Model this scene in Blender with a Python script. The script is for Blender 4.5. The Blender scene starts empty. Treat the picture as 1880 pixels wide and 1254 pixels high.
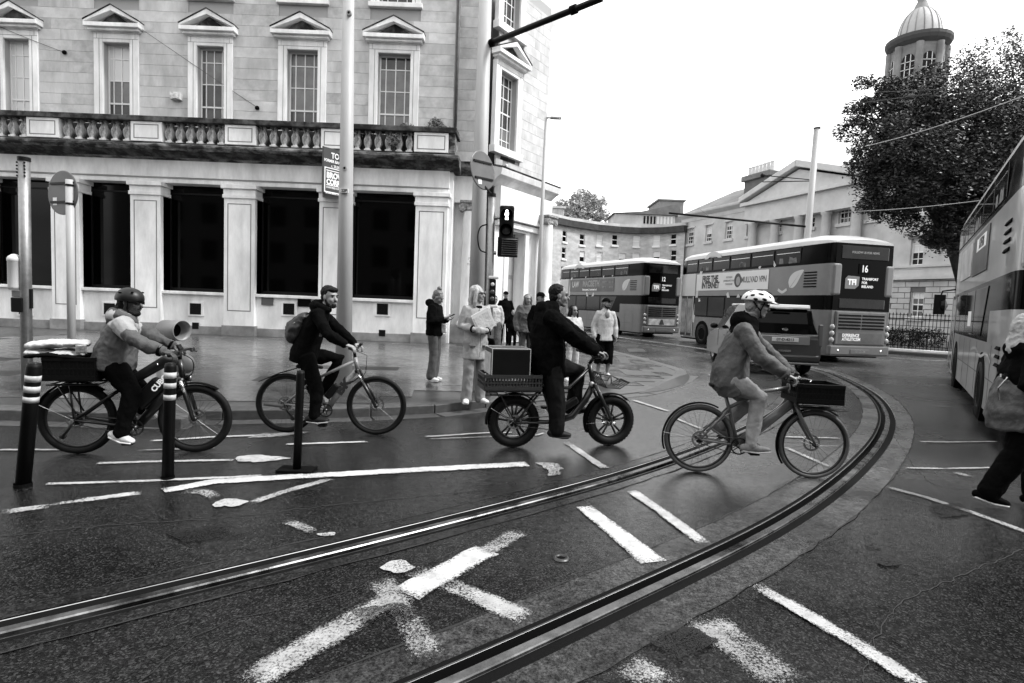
import bpy, math, random, mathutils
from mathutils import Vector as V, Matrix, noise
from mathutils.geometry import delaunay_2d_cdt
random.seed(7)
PI=math.pi; rad=math.radians

SC=bpy.context.scene; COL=SC.collection
# ---------------------------------------------------------------- camera
FPX=1050.0; PITCH=math.atan(72/FPX); ROLL=rad(2.25); HC=1.62
cd=bpy.data.cameras.new('camera'); cam=bpy.data.objects.new('camera',cd); COL.objects.link(cam); SC.camera=cam
cd.sensor_width=36; cd.lens=FPX/1880*36; cd.clip_start=.05; cd.clip_end=1500
CR=(Matrix.Rotation(PI/2-PITCH,3,'X')@Matrix.Rotation(ROLL,3,'Z'))
cam.location=(0,0,HC); cam.rotation_euler=CR.to_euler()
# ---------------------------------------------------------------- world, sun, exposure
SUN_EL=rad(50); SUN_AZ=rad(100)      # azimuth from +Y towards +X
w=bpy.data.worlds.new('World'); SC.world=w; w.use_nodes=True
nt=w.node_tree; N=nt.nodes; L=nt.links; N.clear()
out=N.new('ShaderNodeOutputWorld'); bg=N.new('ShaderNodeBackground'); sky=N.new('ShaderNodeTexSky')
sky.sky_type='NISHITA'; sky.sun_disc=False; sky.sun_elevation=SUN_EL; sky.sun_rotation=SUN_AZ
sky.air_density=1.0; sky.dust_density=4.0
bw=N.new('ShaderNodeRGBToBW'); L.new(sky.outputs[0],bw.inputs[0])
tc=N.new('ShaderNodeTexCoord'); mp=N.new('ShaderNodeMapping'); mp.inputs['Scale'].default_value=(1,1,3.2)
L.new(tc.outputs['Generated'],mp.inputs[0])
nz=N.new('ShaderNodeTexNoise'); nz.inputs['Scale'].default_value=1.7; nz.inputs['Detail'].default_value=7; nz.inputs['Roughness'].default_value=.6
L.new(mp.outputs[0],nz.inputs['Vector'])
mr=N.new('ShaderNodeMapRange'); mr.inputs[1].default_value=.40; mr.inputs[2].default_value=.62; mr.inputs[3].default_value=3.0; mr.inputs[4].default_value=10.6
L.new(nz.outputs['Fac'],mr.inputs[0])
mx=N.new('ShaderNodeMix'); mx.inputs[0].default_value=.82
L.new(bw.outputs[0],mx.inputs[2]); L.new(mr.outputs[0],mx.inputs[3])
L.new(mx.outputs[0],bg.inputs[0]); bg.inputs[1].default_value=.1; L.new(bg.outputs[0],out.inputs[0])
sl=bpy.data.lights.new('sun','SUN'); sl.energy=1.5; sl.angle=rad(14); sl.color=(1,1,1)
so=bpy.data.objects.new('sun',sl); COL.objects.link(so)
sd=V((math.sin(SUN_AZ)*math.cos(SUN_EL),math.cos(SUN_AZ)*math.cos(SUN_EL),math.sin(SUN_EL)))
so.rotation_euler=sd.to_track_quat('Z','Y').to_euler(); so.location=(0,0,30)
SC.view_settings.view_transform='Standard'; SC.view_settings.look='None'; SC.view_settings.gamma=1; SC.view_settings.exposure=1.6
SC.render.engine='CYCLES'; SC.cycles.max_bounces=6; SC.cycles.transparent_max_bounces=10
# ---------------------------------------------------------------- photo survey helpers: sight lines onto real planes
def ray(px,py): return CR@V(((px-940)/FPX,-(py-627)/FPX,-1))
def G(px,py,z=0.0):
    d=ray(px,py); t=(z-HC)/d.z; return V((d.x*t,d.y*t,z))
def A(px,py,Y):
    d=ray(px,py); t=Y/d.y; return V((d.x*t,Y,HC+d.z*t))
class Fr:
    """vertical plane frame: x along, y inward/left, z up"""
    def __init__(s,o,ang): s.o=V((o[0],o[1],o[2] if len(o)>2 else 0)); s.a=ang; s.u=V((math.cos(ang),math.sin(ang),0)); s.n=V((-math.sin(ang),math.cos(ang),0))
    def R(s,px,py,y=0):
        d=ray(px,py); c=V((0,0,HC)); q=s.o+s.n*y
        t=(q-c).dot(s.n)/d.dot(s.n); p=c+d*t-s.o
        return p.dot(s.u),p.z
    def X(s,px,py=560,y=0): return s.R(px,py,y)[0]
    def Z(s,px,py,y=0): return s.R(px,py,y)[1]
    def P(s,px,py,y=0): x,z=s.R(px,py,y); return V((x,y,z))
    def W(s,p): return s.o+s.u*p[0]+s.n*p[1]+V((0,0,p[2]))
# ---------------------------------------------------------------- materials
MC={}
def mat(name,c=.5,r=.6,m=0,var=0,sc=3,bump=0,bsc=40,c2=None,spec=.5,coat=0,emit=0,var2=0,sc2=.6,rv=0,stretch=None,lo=.35,hi=.65):
    if name in MC: return MC[name]
    M_=bpy.data.materials.new(name); M_.use_nodes=True; n=M_.node_tree.nodes; l=M_.node_tree.links
    b=n['Principled BSDF']; b.inputs['Roughness'].default_value=r; b.inputs['Metallic'].default_value=m
    b.inputs['Specular IOR Level'].default_value=spec; b.inputs['Coat Weight'].default_value=coat
    b.inputs['Base Color'].default_value=(c,c,c,1)
    if emit:
        b.inputs['Emission Color'].default_value=(1,1,1,1); b.inputs['Emission Strength'].default_value=emit
    t=n.new('ShaderNodeTexCoord'); src=t.outputs['Object']
    if stretch:
        q=n.new('ShaderNodeMapping'); q.inputs['Scale'].default_value=stretch; l.new(src,q.inputs[0]); src=q.outputs[0]
    if var or c2 is not None:
        z=n.new('ShaderNodeTexNoise'); z.inputs['Scale'].default_value=sc; z.inputs['Detail'].default_value=6; z.inputs['Roughness'].default_value=.65
        l.new(src,z.inputs['Vector'])
        a=n.new('ShaderNodeMapRange'); a.inputs[1].default_value=lo; a.inputs[2].default_value=hi
        a.inputs[3].default_value=c*(1-var) if c2 is None else c2; a.inputs[4].default_value=c*(1+var) if c2 is None else c
        l.new(z.outputs['Fac'],a.inputs[0]); o=a.outputs[0]
        if var2:
            z2=n.new('ShaderNodeTexNoise'); z2.inputs['Scale'].default_value=sc2; z2.inputs['Detail'].default_value=4; l.new(src,z2.inputs['Vector'])
            a2=n.new('ShaderNodeMapRange'); a2.inputs[1].default_value=.35; a2.inputs[2].default_value=.65; a2.inputs[3].default_value=1-var2; a2.inputs[4].default_value=1+var2
            l.new(z2.outputs['Fac'],a2.inputs[0]); mu=n.new('ShaderNodeMath'); mu.operation='MULTIPLY'; l.new(o,mu.inputs[0]); l.new(a2.outputs[0],mu.inputs[1]); o=mu.outputs[0]
        l.new(o,b.inputs['Base Color'])
        if rv:
            a3=n.new('ShaderNodeMapRange'); a3.inputs[1].default_value=.35; a3.inputs[2].default_value=.65; a3.inputs[3].default_value=r-rv; a3.inputs[4].default_value=r+rv
            l.new(z.outputs['Fac'],a3.inputs[0]); l.new(a3.outputs[0],b.inputs['Roughness'])
    if bump:
        z=n.new('ShaderNodeTexNoise'); z.inputs['Scale'].default_value=bsc; z.inputs['Detail'].default_value=5; l.new(t.outputs['Object'],z.inputs['Vector'])
        bp=n.new('ShaderNodeBump'); bp.inputs['Strength'].default_value=bump; bp.inputs['Distance'].default_value=.01
        l.new(z.outputs['Fac'],bp.inputs['Height']); l.new(bp.outputs[0],b.inputs['Normal'])
    MC[name]=M_; return M_
def asphalt(name,dark,light,chip,rlo,rhi,nsc=.5,chs=85):
    M_=bpy.data.materials.new(name); M_.use_nodes=True; n=M_.node_tree.nodes; l=M_.node_tree.links; b=n['Principled BSDF']
    t=n.new('ShaderNodeTexCoord'); s=t.outputs['Object']
    def noi(sc,d=6,rg=.6):
        z=n.new('ShaderNodeTexNoise'); z.inputs['Scale'].default_value=sc; z.inputs['Detail'].default_value=d; z.inputs['Roughness'].default_value=rg; l.new(s,z.inputs['Vector']); return z.outputs['Fac']
    def mrg(i,a0,a1,b0,b1):
        a=n.new('ShaderNodeMapRange'); l.new(i,a.inputs[0])
        for k,v in zip((1,2,3,4),(a0,a1,b0,b1)): a.inputs[k].default_value=v
        return a.outputs[0]
    def mth(op,a,c):
        m_=n.new('ShaderNodeMath'); m_.operation=op
        for k,x in enumerate((a,c)):
            if isinstance(x,(int,float)): m_.inputs[k].default_value=x
            else: l.new(x,m_.inputs[k])
        return m_.outputs[0]
    vo=n.new('ShaderNodeTexVoronoi'); vo.inputs['Scale'].default_value=chs; l.new(s,vo.inputs['Vector'])
    bwv=n.new('ShaderNodeRGBToBW'); l.new(vo.outputs['Color'],bwv.inputs[0])
    chips=mrg(bwv.outputs[0],.6,1.0,0,1)
    vo2=n.new('ShaderNodeTexVoronoi'); vo2.inputs['Scale'].default_value=chs*.45; l.new(s,vo2.inputs['Vector'])
    bw2=n.new('ShaderNodeRGBToBW'); l.new(vo2.outputs['Color'],bw2.inputs[0]); big=mrg(bw2.outputs[0],.96,.995,0,1)
    core=mrg(vo2.outputs['Distance'],.12,.3,1,0)
    sx=n.new('ShaderNodeSeparateXYZ'); l.new(s,sx.inputs[0])
    base=mrg(noi(nsc,8,.65),.35,.65,dark,light)
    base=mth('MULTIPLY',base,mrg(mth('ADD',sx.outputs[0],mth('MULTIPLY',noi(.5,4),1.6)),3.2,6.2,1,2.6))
    base=mth('MULTIPLY',base,mrg(noi(17,6,.75),.38,.62,.45,1.7))
    fine=mrg(noi(60,4,.8),.36,.64,.15,2.2); base=mth('MULTIPLY',base,fine)
    c=mth('ADD',base,mth('MULTIPLY',chips,chip*.22)); c=mth('ADD',c,mth('MULTIPLY',mth('MULTIPLY',big,core),chip))
    l.new(c,b.inputs['Base Color'])
    wet=mrg(noi(nsc*.8,5),.4,.62,rlo,rhi); l.new(wet,b.inputs['Roughness'])
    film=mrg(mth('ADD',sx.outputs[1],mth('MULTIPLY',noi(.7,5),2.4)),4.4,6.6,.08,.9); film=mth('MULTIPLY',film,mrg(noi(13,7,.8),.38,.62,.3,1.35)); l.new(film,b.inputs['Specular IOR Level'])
    h=mth('ADD',mth('MULTIPLY',vo.outputs['Distance'],-1.0),mth('MULTIPLY',noi(150,2),.5))
    bp=n.new('ShaderNodeBump'); bp.inputs['Strength'].default_value=.42; bp.inputs['Distance'].default_value=.003
    l.new(h,bp.inputs['Height']); l.new(bp.outputs[0],b.inputs['Normal'])
    MC[name]=M_; return M_
def paint(name,wear,col=.8):
    M_=bpy.data.materials.new(name); M_.use_nodes=True; n=M_.node_tree.nodes; l=M_.node_tree.links; b=n['Principled BSDF']
    b.inputs['Roughness'].default_value=.6; b.inputs['Specular IOR Level'].default_value=.3
    t=n.new('ShaderNodeTexCoord')
    def noi(sc,d,rg):
        z=n.new('ShaderNodeTexNoise'); z.inputs['Scale'].default_value=sc; z.inputs['Detail'].default_value=d; z.inputs['Roughness'].default_value=rg; l.new(t.outputs['Object'],z.inputs['Vector']); return z.outputs['Fac']
    def mad(a,k,c):
        m_=n.new('ShaderNodeMath'); m_.operation='MULTIPLY_ADD'; l.new(a,m_.inputs[0]); m_.inputs[1].default_value=k
        if isinstance(c,float): m_.inputs[2].default_value=c
        else: l.new(c,m_.inputs[2])
        return m_.outputs[0]
    at=n.new('ShaderNodeAttribute'); at.attribute_name='edge'
    g=mad(noi(70,6,.85),1.0,0.0); g=mad(noi(2.6,4,.6),.42,g); g=mad(at.outputs['Fac'],.16,g)
    a=n.new('ShaderNodeMapRange'); l.new(g,a.inputs[0]); a.inputs[1].default_value=wear-.05; a.inputs[2].default_value=wear+.05; a.inputs[3].default_value=0; a.inputs[4].default_value=1
    l.new(a.outputs[0],b.inputs['Alpha'])
    cr=n.new('ShaderNodeMapRange'); l.new(noi(9,6,.7),cr.inputs[0]); cr.inputs[1].default_value=.3; cr.inputs[2].default_value=.65; cr.inputs[3].default_value=col*.55; cr.inputs[4].default_value=col
    l.new(cr.outputs[0],b.inputs['Base Color']); MC[name]=M_; return M_
# ---------------------------------------------------------------- mesh builder
class MB:
    def __init__(s): s.v=[]; s.f=[]; s.mi=[]
    def add(s,vs,fs,mi=0):
        k=len(s.v); s.v+= [tuple(p) for p in vs]; s.f+=[tuple(i+k for i in f) for f in fs]; s.mi+=[mi]*len(fs); return s
    def box(s,x0,x1,y0,y1,z0,z1,mi=0):
        vs=[(x,y,z) for x in (x0,x1) for y in (y0,y1) for z in (z0,z1)]
        return s.add(vs,[(0,1,3,2),(4,6,7,5),(0,4,5,1),(2,3,7,6),(0,2,6,4),(1,5,7,3)],mi)
    def obox(s,c,d,M=None,mi=0):
        vs=[V((x*d[0]/2,y*d[1]/2,z*d[2]/2)) for x in (-1,1) for y in (-1,1) for z in (-1,1)]
        if M is not None: vs=[M@p for p in vs]
        vs=[p+V(c) for p in vs]
        return s.add(vs,[(0,1,3,2),(4,6,7,5),(0,4,5,1),(2,3,7,6),(0,2,6,4),(1,5,7,3)],mi)
    def tube(s,pts,rr,n=10,lat=None,mi=0,caps=True,closed=False):
        pts=[V(p) for p in pts]; m=len(pts)
        if not isinstance(rr,(list,tuple)): rr=[rr]*m
        rings=[]; ref=V(lat) if lat else None; prev=None
        for i,p in enumerate(pts):
            if closed: t=(pts[(i+1)%m]-pts[i-1])
            else: t=pts[min(i+1,m-1)]-pts[max(i-1,0)]
            t=t.normalized() if t.length>1e-9 else V((0,0,1))
            if ref is not None: a=(ref-t*ref.dot(t))
            elif prev is not None: a=prev-t*prev.dot(t)
            else: a=V((0,0,1)).cross(t) if abs(t.z)<.9 else V((1,0,0)).cross(t)
            if a.length<1e-6: a=V((1,0,0)).cross(t)
            a.normalize(); prev=a; b=t.cross(a); r=rr[i]; ra,rb=r if isinstance(r,tuple) else (r,r)
            rings.append([p+a*(ra*math.cos(2*PI*k/n))+b*(rb*math.sin(2*PI*k/n)) for k in range(n)])
        vs=[q for r in rings for q in r]; fs=[]
        for i in range(m if closed else m-1):
            j=(i+1)%m
            for k in range(n): fs.append((i*n+k,i*n+(k+1)%n,j*n+(k+1)%n,j*n+k))
        if caps and not closed:
            fs.append(tuple(range(n-1,-1,-1))); fs.append(tuple((m-1)*n+k for k in range(n)))
        return s.add(vs,fs,mi)
    def capsule(s,pts,rr,n=12,lat=None,flat=False):
        pts=[V(p) for p in pts]; m=len(pts)
        if not isinstance(rr,(list,tuple)): rr=[rr]*m
        rr=[r if isinstance(r,tuple) else (r,r) for r in rr]
        def ext(a,b,r):
            d=(a-b); d=d.normalized() if d.length>1e-9 else V((0,0,1)); k=min(r)
            return [(a+d*k*.95,(r[0]*.25,r[1]*.25)),(a+d*k*.75,(r[0]*.62,r[1]*.62)),(a+d*k*.4,(r[0]*.89,r[1]*.89))]
        h=ext(pts[0],pts[1],rr[0]); t=ext(pts[-1],pts[-2],rr[-1])[::-1]
        h=[] if flat else h
        P=[x[0] for x in h]+pts+[x[0] for x in t]; Rr=[x[1] for x in h]+rr+[x[1] for x in t]
        return s.tube(P,Rr,n,lat)
    def ell(s,c,r,M=None,nu=16,nv=10,mi=0,v0=0,v1=1):
        vs=[];fs=[]; c=V(c)
        for j in range(nv+1):
            ph=PI*(v0+(v1-v0)*j/nv)
            for k in range(nu):
                th=2*PI*k/nu; p=V((r[0]*math.sin(ph)*math.cos(th),r[1]*math.sin(ph)*math.sin(th),r[2]*math.cos(ph)))
                vs.append((M@p if M is not None else p)+c)
        for j in range(nv):
            for k in range(nu): fs.append((j*nu+k,(j+1)*nu+k,(j+1)*nu+(k+1)%nu,j*nu+(k+1)%nu))
        return s.add(vs,fs,mi)
    def lathe(s,prof,n=16,c=(0,0,0),M=None,mi=0):
        vs=[];fs=[];c=V(c)
        for r,z in prof:
            for k in range(n):
                p=V((r*math.cos(2*PI*k/n),r*math.sin(2*PI*k/n),z)); vs.append((M@p if M is not None else p)+c)
        for j in range(len(prof)-1):
            for k in range(n): fs.append((j*n+k,j*n+(k+1)%n,(j+1)*n+(k+1)%n,(j+1)*n+k))
        return s.add(vs,fs,mi)
    def prism(s,poly,f0,f1,mi=0):
        """poly of 2D points, f0/f1 map 2D->3D for the two faces"""
        n=len(poly); vs=[f0(p) for p in poly]+[f1(p) for p in poly]
        fs=[tuple(range(n-1,-1,-1)),tuple(range(n,2*n))]+[(k,(k+1)%n,n+(k+1)%n,n+k) for k in range(n)]
        return s.add(vs,fs,mi)
    def xz(s,poly,y0,y1,mi=0): return s.prism(poly,lambda p:(p[0],y0,p[1]),lambda p:(p[0],y1,p[1]),mi)
    def xy(s,poly,z0,z1,mi=0): return s.prism(poly,lambda p:(p[0],p[1],z0),lambda p:(p[0],p[1],z1),mi)
    def yz(s,poly,x0,x1,mi=0): return s.prism(poly,lambda p:(x0,p[0],p[1]),lambda p:(x1,p[0],p[1]),mi)
    def mesh(s,name,mats,smooth=False):
        me=bpy.data.meshes.new(name); me.from_pydata(s.v,[],s.f)
        for m_ in (mats if isinstance(mats,(list,tuple)) else [mats]): me.materials.append(m_)
        if any(s.mi): me.polygons.foreach_set('material_index',s.mi)
        if smooth: me.polygons.foreach_set('use_smooth',[True]*len(me.polygons))
        me.validate(); me.update(); 
        import bmesh
        b=bmesh.new(); b.from_mesh(me); bmesh.ops.recalc_face_normals(b,faces=b.faces); b.to_mesh(me); b.free()
        return me
    def build(s,name,mats,parent=None,smooth=False,bevel=0,loc=None,rz=None,seg=2):
        o=link(name,s.mesh(name,mats,smooth),parent,loc,rz)
        if bevel:
            b=o.modifiers.new('bevel','BEVEL'); b.width=bevel; b.segments=seg; b.limit_method='ANGLE'; b.angle_limit=rad(40)
        return o
def link(name,me,parent=None,loc=None,rz=None):
    o=bpy.data.objects.new(name,me); COL.objects.link(o)
    if parent is not None: o.parent=parent
    if loc is not None: o.location=loc
    if rz is not None: o.rotation_euler=(0,0,rz)
    return o
def tag(o,label=None,cat=None,group=None,kind=None):
    if label: o['label']=label
    if cat: o['category']=cat
    if group: o['group']=group
    if kind: o['kind']=kind
    return o
def thing(name,label,cat,loc=(0,0,0),rz=0,group=None):
    o=bpy.data.objects.new(name,None); COL.objects.link(o); o.location=loc; o.rotation_euler=(0,0,rz)
    return tag(o,label,cat,group)
def frthing(fr,name,label,cat,group=None): return thing(name,label,cat,fr.o,fr.a,group)
TS=bpy.data.scenes.new('work')
def evalmesh(o):
    TS.collection.objects.link(o); vl=TS.view_layers[0]; vl.update(); dg=vl.depsgraph
    me=bpy.data.meshes.new_from_object(o.evaluated_get(dg)); TS.collection.objects.unlink(o); return me
def text(s,size,m,parent,M,name='lettering',xs=1.0,bold=0,align='CENTER',depth=.0015):
    c=bpy.data.curves.new('lettering','FONT'); c.body=s; c.size=size; c.align_x=align; c.align_y='CENTER'; c.extrude=depth; c.offset=bold*size; c.resolution_u=3
    t=bpy.data.objects.new('tmp',c); me=evalmesh(t); bpy.data.objects.remove(t)
    me.transform(M@Matrix.Diagonal((xs,1,1,1))); me.materials.clear(); me.materials.append(m)
    return link(name,me,parent)
def MX(o,xa,ya):
    """matrix with local x->xa, local y->ya, origin o"""
    xa=V(xa).normalized(); ya=V(ya).normalized(); za=xa.cross(ya)
    return Matrix(((xa.x,ya.x,za.x,o[0]),(xa.y,ya.y,za.y,o[1]),(xa.z,ya.z,za.z,o[2]),(0,0,0,1)))
# ---------------------------------------------------------------- palette (all greys: the photograph is black and white)
stone_l=mat('pale_limestone',.72,.75,0,.20,1.7,.35,60,var2=.12,sc2=.5,lo=.3,hi=.7,stretch=(1.5,1.5,.45))
stone=[mat('ashlar_a',.45,.8,0,.18,2.2,.4,50,var2=.14,stretch=(1.4,1.4,.5)),mat('ashlar_b',.47,.8,0,.17,1.7,.4,50,var2=.14,stretch=(1.4,1.4,.5)),mat('ashlar_c',.43,.8,0,.2,2.6,.4,50,var2=.1),mat('ashlar_d',.49,.8,0,.16,2.0,.4,50,var2=.1)]
stone_joint=mat('ashlar_joint',.34,.9)
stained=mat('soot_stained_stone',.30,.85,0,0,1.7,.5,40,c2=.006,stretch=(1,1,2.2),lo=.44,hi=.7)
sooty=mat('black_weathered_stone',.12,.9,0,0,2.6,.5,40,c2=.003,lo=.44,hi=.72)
plinth_m=mat('granite_plinth',.20,.7,0,.25,2.5,.4,50,var2=.2)
white_p=mat('white_window_paint',.72,.5)
glass_d=mat('dark_window_glass',.001,.05,spec=.14)
glass_g=mat('curtained_window_glass',.15,.1,0,.3,1.5,spec=.4)
glass_m=mat('grey_window_glass',.05,.07,0,.3,2,spec=.4)
blind=mat('white_blind_behind_glass',.62,.25)
black=mat('black_metal',.006,.4,spec=.15)
blackm=mat('matt_black',.003,.8,spec=.05)
rubber=mat('rubber',.005,.65,0,.2,30,spec=.15)
steel=mat('galvanised_steel',.25,.42,.75,.18,9,.1,80)
chrome=mat('bright_steel',.6,.2,1)
pole_w=mat('pale_grey_pole_paint',.34,.5,0,.1,3,.05,60,stretch=(1,1,.25),var2=.12)
# ================================================================= GROUND
rail_px=[(700,1310),(830,1254),(1100,1120),(1250,1055),(1400,985),(1500,925),(1580,860),(1630,800),(1640,765),(1615,725),(1560,695),(1500,678)]
def catmull(P,n=12):
    out=[]; Q=[P[0]*2-P[1]]+P+[P[-1]*2-P[-2]]
    for i in range(1,len(Q)-2):
        for k in range(n):
            t=k/n; a,b,c,d=Q[i-1],Q[i],Q[i+1],Q[i+2]
            out.append(.5*((2*b)+(-a+c)*t+(2*a-5*b+4*c-d)*t*t+(-a+3*b-3*c+d)*t*t*t))
    out.append(P[-1]); return out
def smoothl(P,k=6,it=3):
    for _ in range(it):
        P=[P[0]]+[(P[i-1]+P[i]*2+P[i+1])/4 for i in range(1,len(P)-1)]+[P[-1]]
    return P
ctl=[G(*p) for p in rail_px]
ctl=[ctl[0]+(ctl[0]-ctl[1]).normalized()*9]+ctl
for _ in range(2): ctl=[ctl[0]]+[(ctl[i-1]+ctl[i]*4+ctl[i+1])/6 for i in range(1,len(ctl)-1)]+[ctl[-1]]
e=ctl[-1]; ctl+=[e+V((-.4,4,0)),e+V((-1.8,9,0)),e+V((-4.5,16,0)),e+V((-7,24,0))]
RB=catmull(ctl,14)
def resamp(P,d):
    S=[0]
    for i in range(1,len(P)): S.append(S[-1]+(P[i]-P[i-1]).length)
    n=int(S[-1]/d); out=[]; j=0
    for k in range(n+1):
        s=S[-1]*k/n
        while j<len(S)-2 and S[j+1]<s: j+=1
        t=(s-S[j])/max(1e-9,S[j+1]-S[j]); out.append(P[j].lerp(P[j+1],t))
    return out
RB=resamp(RB,.18)
for _ in range(12): RB=[RB[0]]+[(RB[i-1]+RB[i]*2+RB[i+1])/4 for i in range(1,len(RB)-1)]+[RB[-1]]
def norms(P):
    out=[]
    for i in range(len(P)):
        t=(P[min(i+1,len(P)-1)]-P[max(i-1,0)]).normalized(); out.append(V((-t.y,t.x,0)))
    return out
NB=norms(RB)
def offs(P,Nn,d): return [p+n*d for p,n in zip(P,Nn)]
RA=resamp(offs(RB,NB,1.47),.18)
for _ in range(10): RA=[RA[0]]+[(RA[i-1]+RA[i]*2+RA[i+1])/4 for i in range(1,len(RA)-1)]+[RA[-1]]
NA=norms(RA)
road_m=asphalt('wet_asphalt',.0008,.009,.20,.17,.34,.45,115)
patch_m=asphalt('track_concrete',.008,.036,.10,.2,.42,1.3,110)
patch_d=asphalt('track_fill',.002,.010,.14,.2,.5,1.1,100)
EXT=420
vs=[V((-EXT,-60)),V((EXT,-60)),V((EXT,EXT)),V((-EXT,EXT))]; es=[(0,1),(1,2),(2,3),(3,0)]
HW=.115
strips=[]
for P,Nn in ((RB,NB),(RA,NA)):
    a=offs(P,Nn,HW); b=offs(P,Nn,-HW); k=len(vs); loop=a+b[::-1]
    vs+=[V((p.x,p.y)) for p in loop]; m=len(loop); es+=[(k+i,k+(i+1)%m) for i in range(m)]; strips.append((P,Nn))
# add scattered interior points so that long triangles stay well formed
ov,oe,of,_,_,_=delaunay_2d_cdt(vs,es,[],1,1e-5)
from mathutils.kdtree import KDTree
kd=KDTree(len(RA)+len(RB)); allp=RA+RB; alln=NA+NB
for i,p in enumerate(allp): kd.insert(p,i)
kd.balance()
keep=[]
for f in of:
    c=sum((V((ov[i].x,ov[i].y,0)) for i in f),V((0,0,0)))/len(f)
    q,i,d=kd.find(c)
    if abs((c-allp[i]).dot(alln[i]))<HW*.97 and d<.3: continue
    keep.append(tuple(f))
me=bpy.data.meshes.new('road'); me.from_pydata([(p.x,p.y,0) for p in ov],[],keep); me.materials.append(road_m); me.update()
road=link('road',me); tag(road,kind='structure')
def strip(P,Nn,a,b,za,zb,mb,mi=0,i0=0,i1=None,jit=0):
    i1=len(P) if i1 is None else i1; vs=[];fs=[]
    for k in range(i0,i1):
        ja=noise.noise(P[k]*5+V((a*9,0,0)))*jit; jb=noise.noise(P[k]*5.3+V((0,b*9,3)))*jit
        vs+= [P[k]+Nn[k]*(a+(ja if abs(a)>.2 else 0))+V((0,0,za)),P[k]+Nn[k]*(b+(jb if abs(b)>.2 else 0))+V((0,0,zb))]
    for k in range(i1-i0-1): fs.append((2*k,2*k+1,2*k+3,2*k+2))
    mb.add(vs,fs,mi)
rail_h=mat('polished_rail_steel',.11,.30,.9,.8,3,.05,60,rv=.15)
rail_d=mat('dark_rail_steel',.05,.4,.6,.4,10)
seal=mat('bitumen_seal',.003,.8,spec=.08)
crackm=mat('joint_crack',.006,.8)
for P,Nn,nm,q in ((RB,NB,'outer',1),(RA,NA,'inner',-1)):
    def st(a,b,za,zb,mb): strip(P,Nn,a*q,b*q,za,zb,mb)
    mb=MB(); st(-.036,-.028,.002,.0055,mb); st(-.028,.016,.0055,.0055,mb); st(.016,.022,.0055,-.002,mb); st(-.036,-.038,.002,-.03,mb); st(.022,.024,-.002,-.05,mb)
    r=mb.build('tram_rail',rail_h,None,True); tag(r,kind='structure')
    mb=MB(); st(.024,.078,-.05,-.05,mb); st(.078,.080,-.05,.003,mb); st(-.038,-.115,-.012,-.004,mb); mb.build('rail_groove',seal,r)
    mb=MB(); st(.080,.090,.004,.0045,mb); mb.build('guard_lip',rail_d,r); mb=MB(); st(.090,.118,.0045,.004,mb); mb.build('seal_strip',seal,r)
    for a,b,m_ in ((-.122,-.34 if q>0 else -.24,patch_m if q>0 else patch_d),(.12,.33 if q>0 else .22,patch_m if q>0 else patch_d)):
        mb=MB(); strip(P,Nn,a*q,b*q,.004,.003,mb,jit=.02); o=mb.build('concrete_surround',m_,r)
        e_=b*q; sg=1 if e_>0 else -1
        mb=MB(); strip(P,Nn,e_-sg*.003,e_+sg*(.006 if q>0 else .004),.0062,.0062,mb,jit=.02); mb.build('joint_crack',crackm,r)
# ---- painted markings
pm={k:paint('worn_road_paint_%d'%k,v,c) for k,v,c in ((0,.735,.5),(1,.77,.42),(2,.80,.36),(3,.835,.34),(4,.87,.3))}
mz=[.0085]
def stripe(pts,wd,k=1,name='road_marking'):
    """pts px on the ground, wd metres"""
    P=[G(*p) for p in pts]; P=resamp(P,.03); Nn=norms(P); mb=MB(); vs=[];fs=[]; mz[0]+=.00012
    w2=wd if isinstance(wd,(list,tuple)) else (wd,wd)
    ed=[]; m=len(P)
    for i,(p,n) in enumerate(zip(P,Nn)):
        h=(w2[0]+(w2[1]-w2[0])*i/(m-1))/2*1.12
        j=noise.noise(p*9)*.012+noise.noise(p*31)*.008; e_=min(1,min(i,m-1-i)*.03/.10)
        for q,v in ((h+j,0),(h*.55,1),(-h*.55,1),(-h+j,0)): vs.append(p+n*q+V((0,0,mz[0]))); ed.append(v*e_)
    for i in range(m-1):
        for k_ in range(3): fs.append((4*i+k_,4*i+k_+1,4*i+5+k_,4*i+4+k_))
    mb.add(vs,fs); o=mb.build(name,pm[k]); a=o.data.attributes.new('edge','FLOAT','POINT'); a.data.foreach_set('value',[float(x) for x in ed]); tag(o,kind='structure'); return o
def blob(px,k=0,name='road_marking'):
    P=[G(*p) for p in px]; P=resamp(P+[P[0]],.04)[:-1]; P=[(P[i-1]+P[i]*2+P[(i+1)%len(P)])/4 for i in range(len(P))]; P=[(P[i-1]+P[i]*2+P[(i+1)%len(P)])/4 for i in range(len(P))]; P=[p+V((noise.noise(p*14),noise.noise(p*14+V((7,0,0))),0))*.04 for p in P]; mz[0]+=.00012; mb=MB(); mb.add([p+V((0,0,mz[0])) for p in P],[tuple(range(len(P)))]); o=mb.build(name,pm[k]); a=o.data.attributes.new('edge','FLOAT','POINT'); a.data.foreach_set('value',[.75]*len(o.data.vertices)); tag(o,kind='structure')
stripe([(0,943),(50,936),(90,930)],.10,2); stripe([(90,928),(170,918),(260,908)],.07,3); stripe([(150,920),(260,906)],.09,1)
stripe([(300,903),(390,886),(480,880),(620,872),(760,864),(968,853)],(.12,.15),0)
stripe([(85,890),(300,883),(480,875)],.055,1); stripe([(178,852),(300,848),(430,846)],.06,1)
blob([(428,848),(434,839),(470,836),(540,843),(470,850)],1)
stripe([(0,827),(120,827)],.05,0); stripe([(252,828),(395,824)],.04,1); stripe([(275,811),(380,804),(480,800),(560,796)],.06,1); blob([(450,806),(480,797),(570,794),(520,802)],2)
stripe([(525,817),(675,812)],.055,0)
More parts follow.
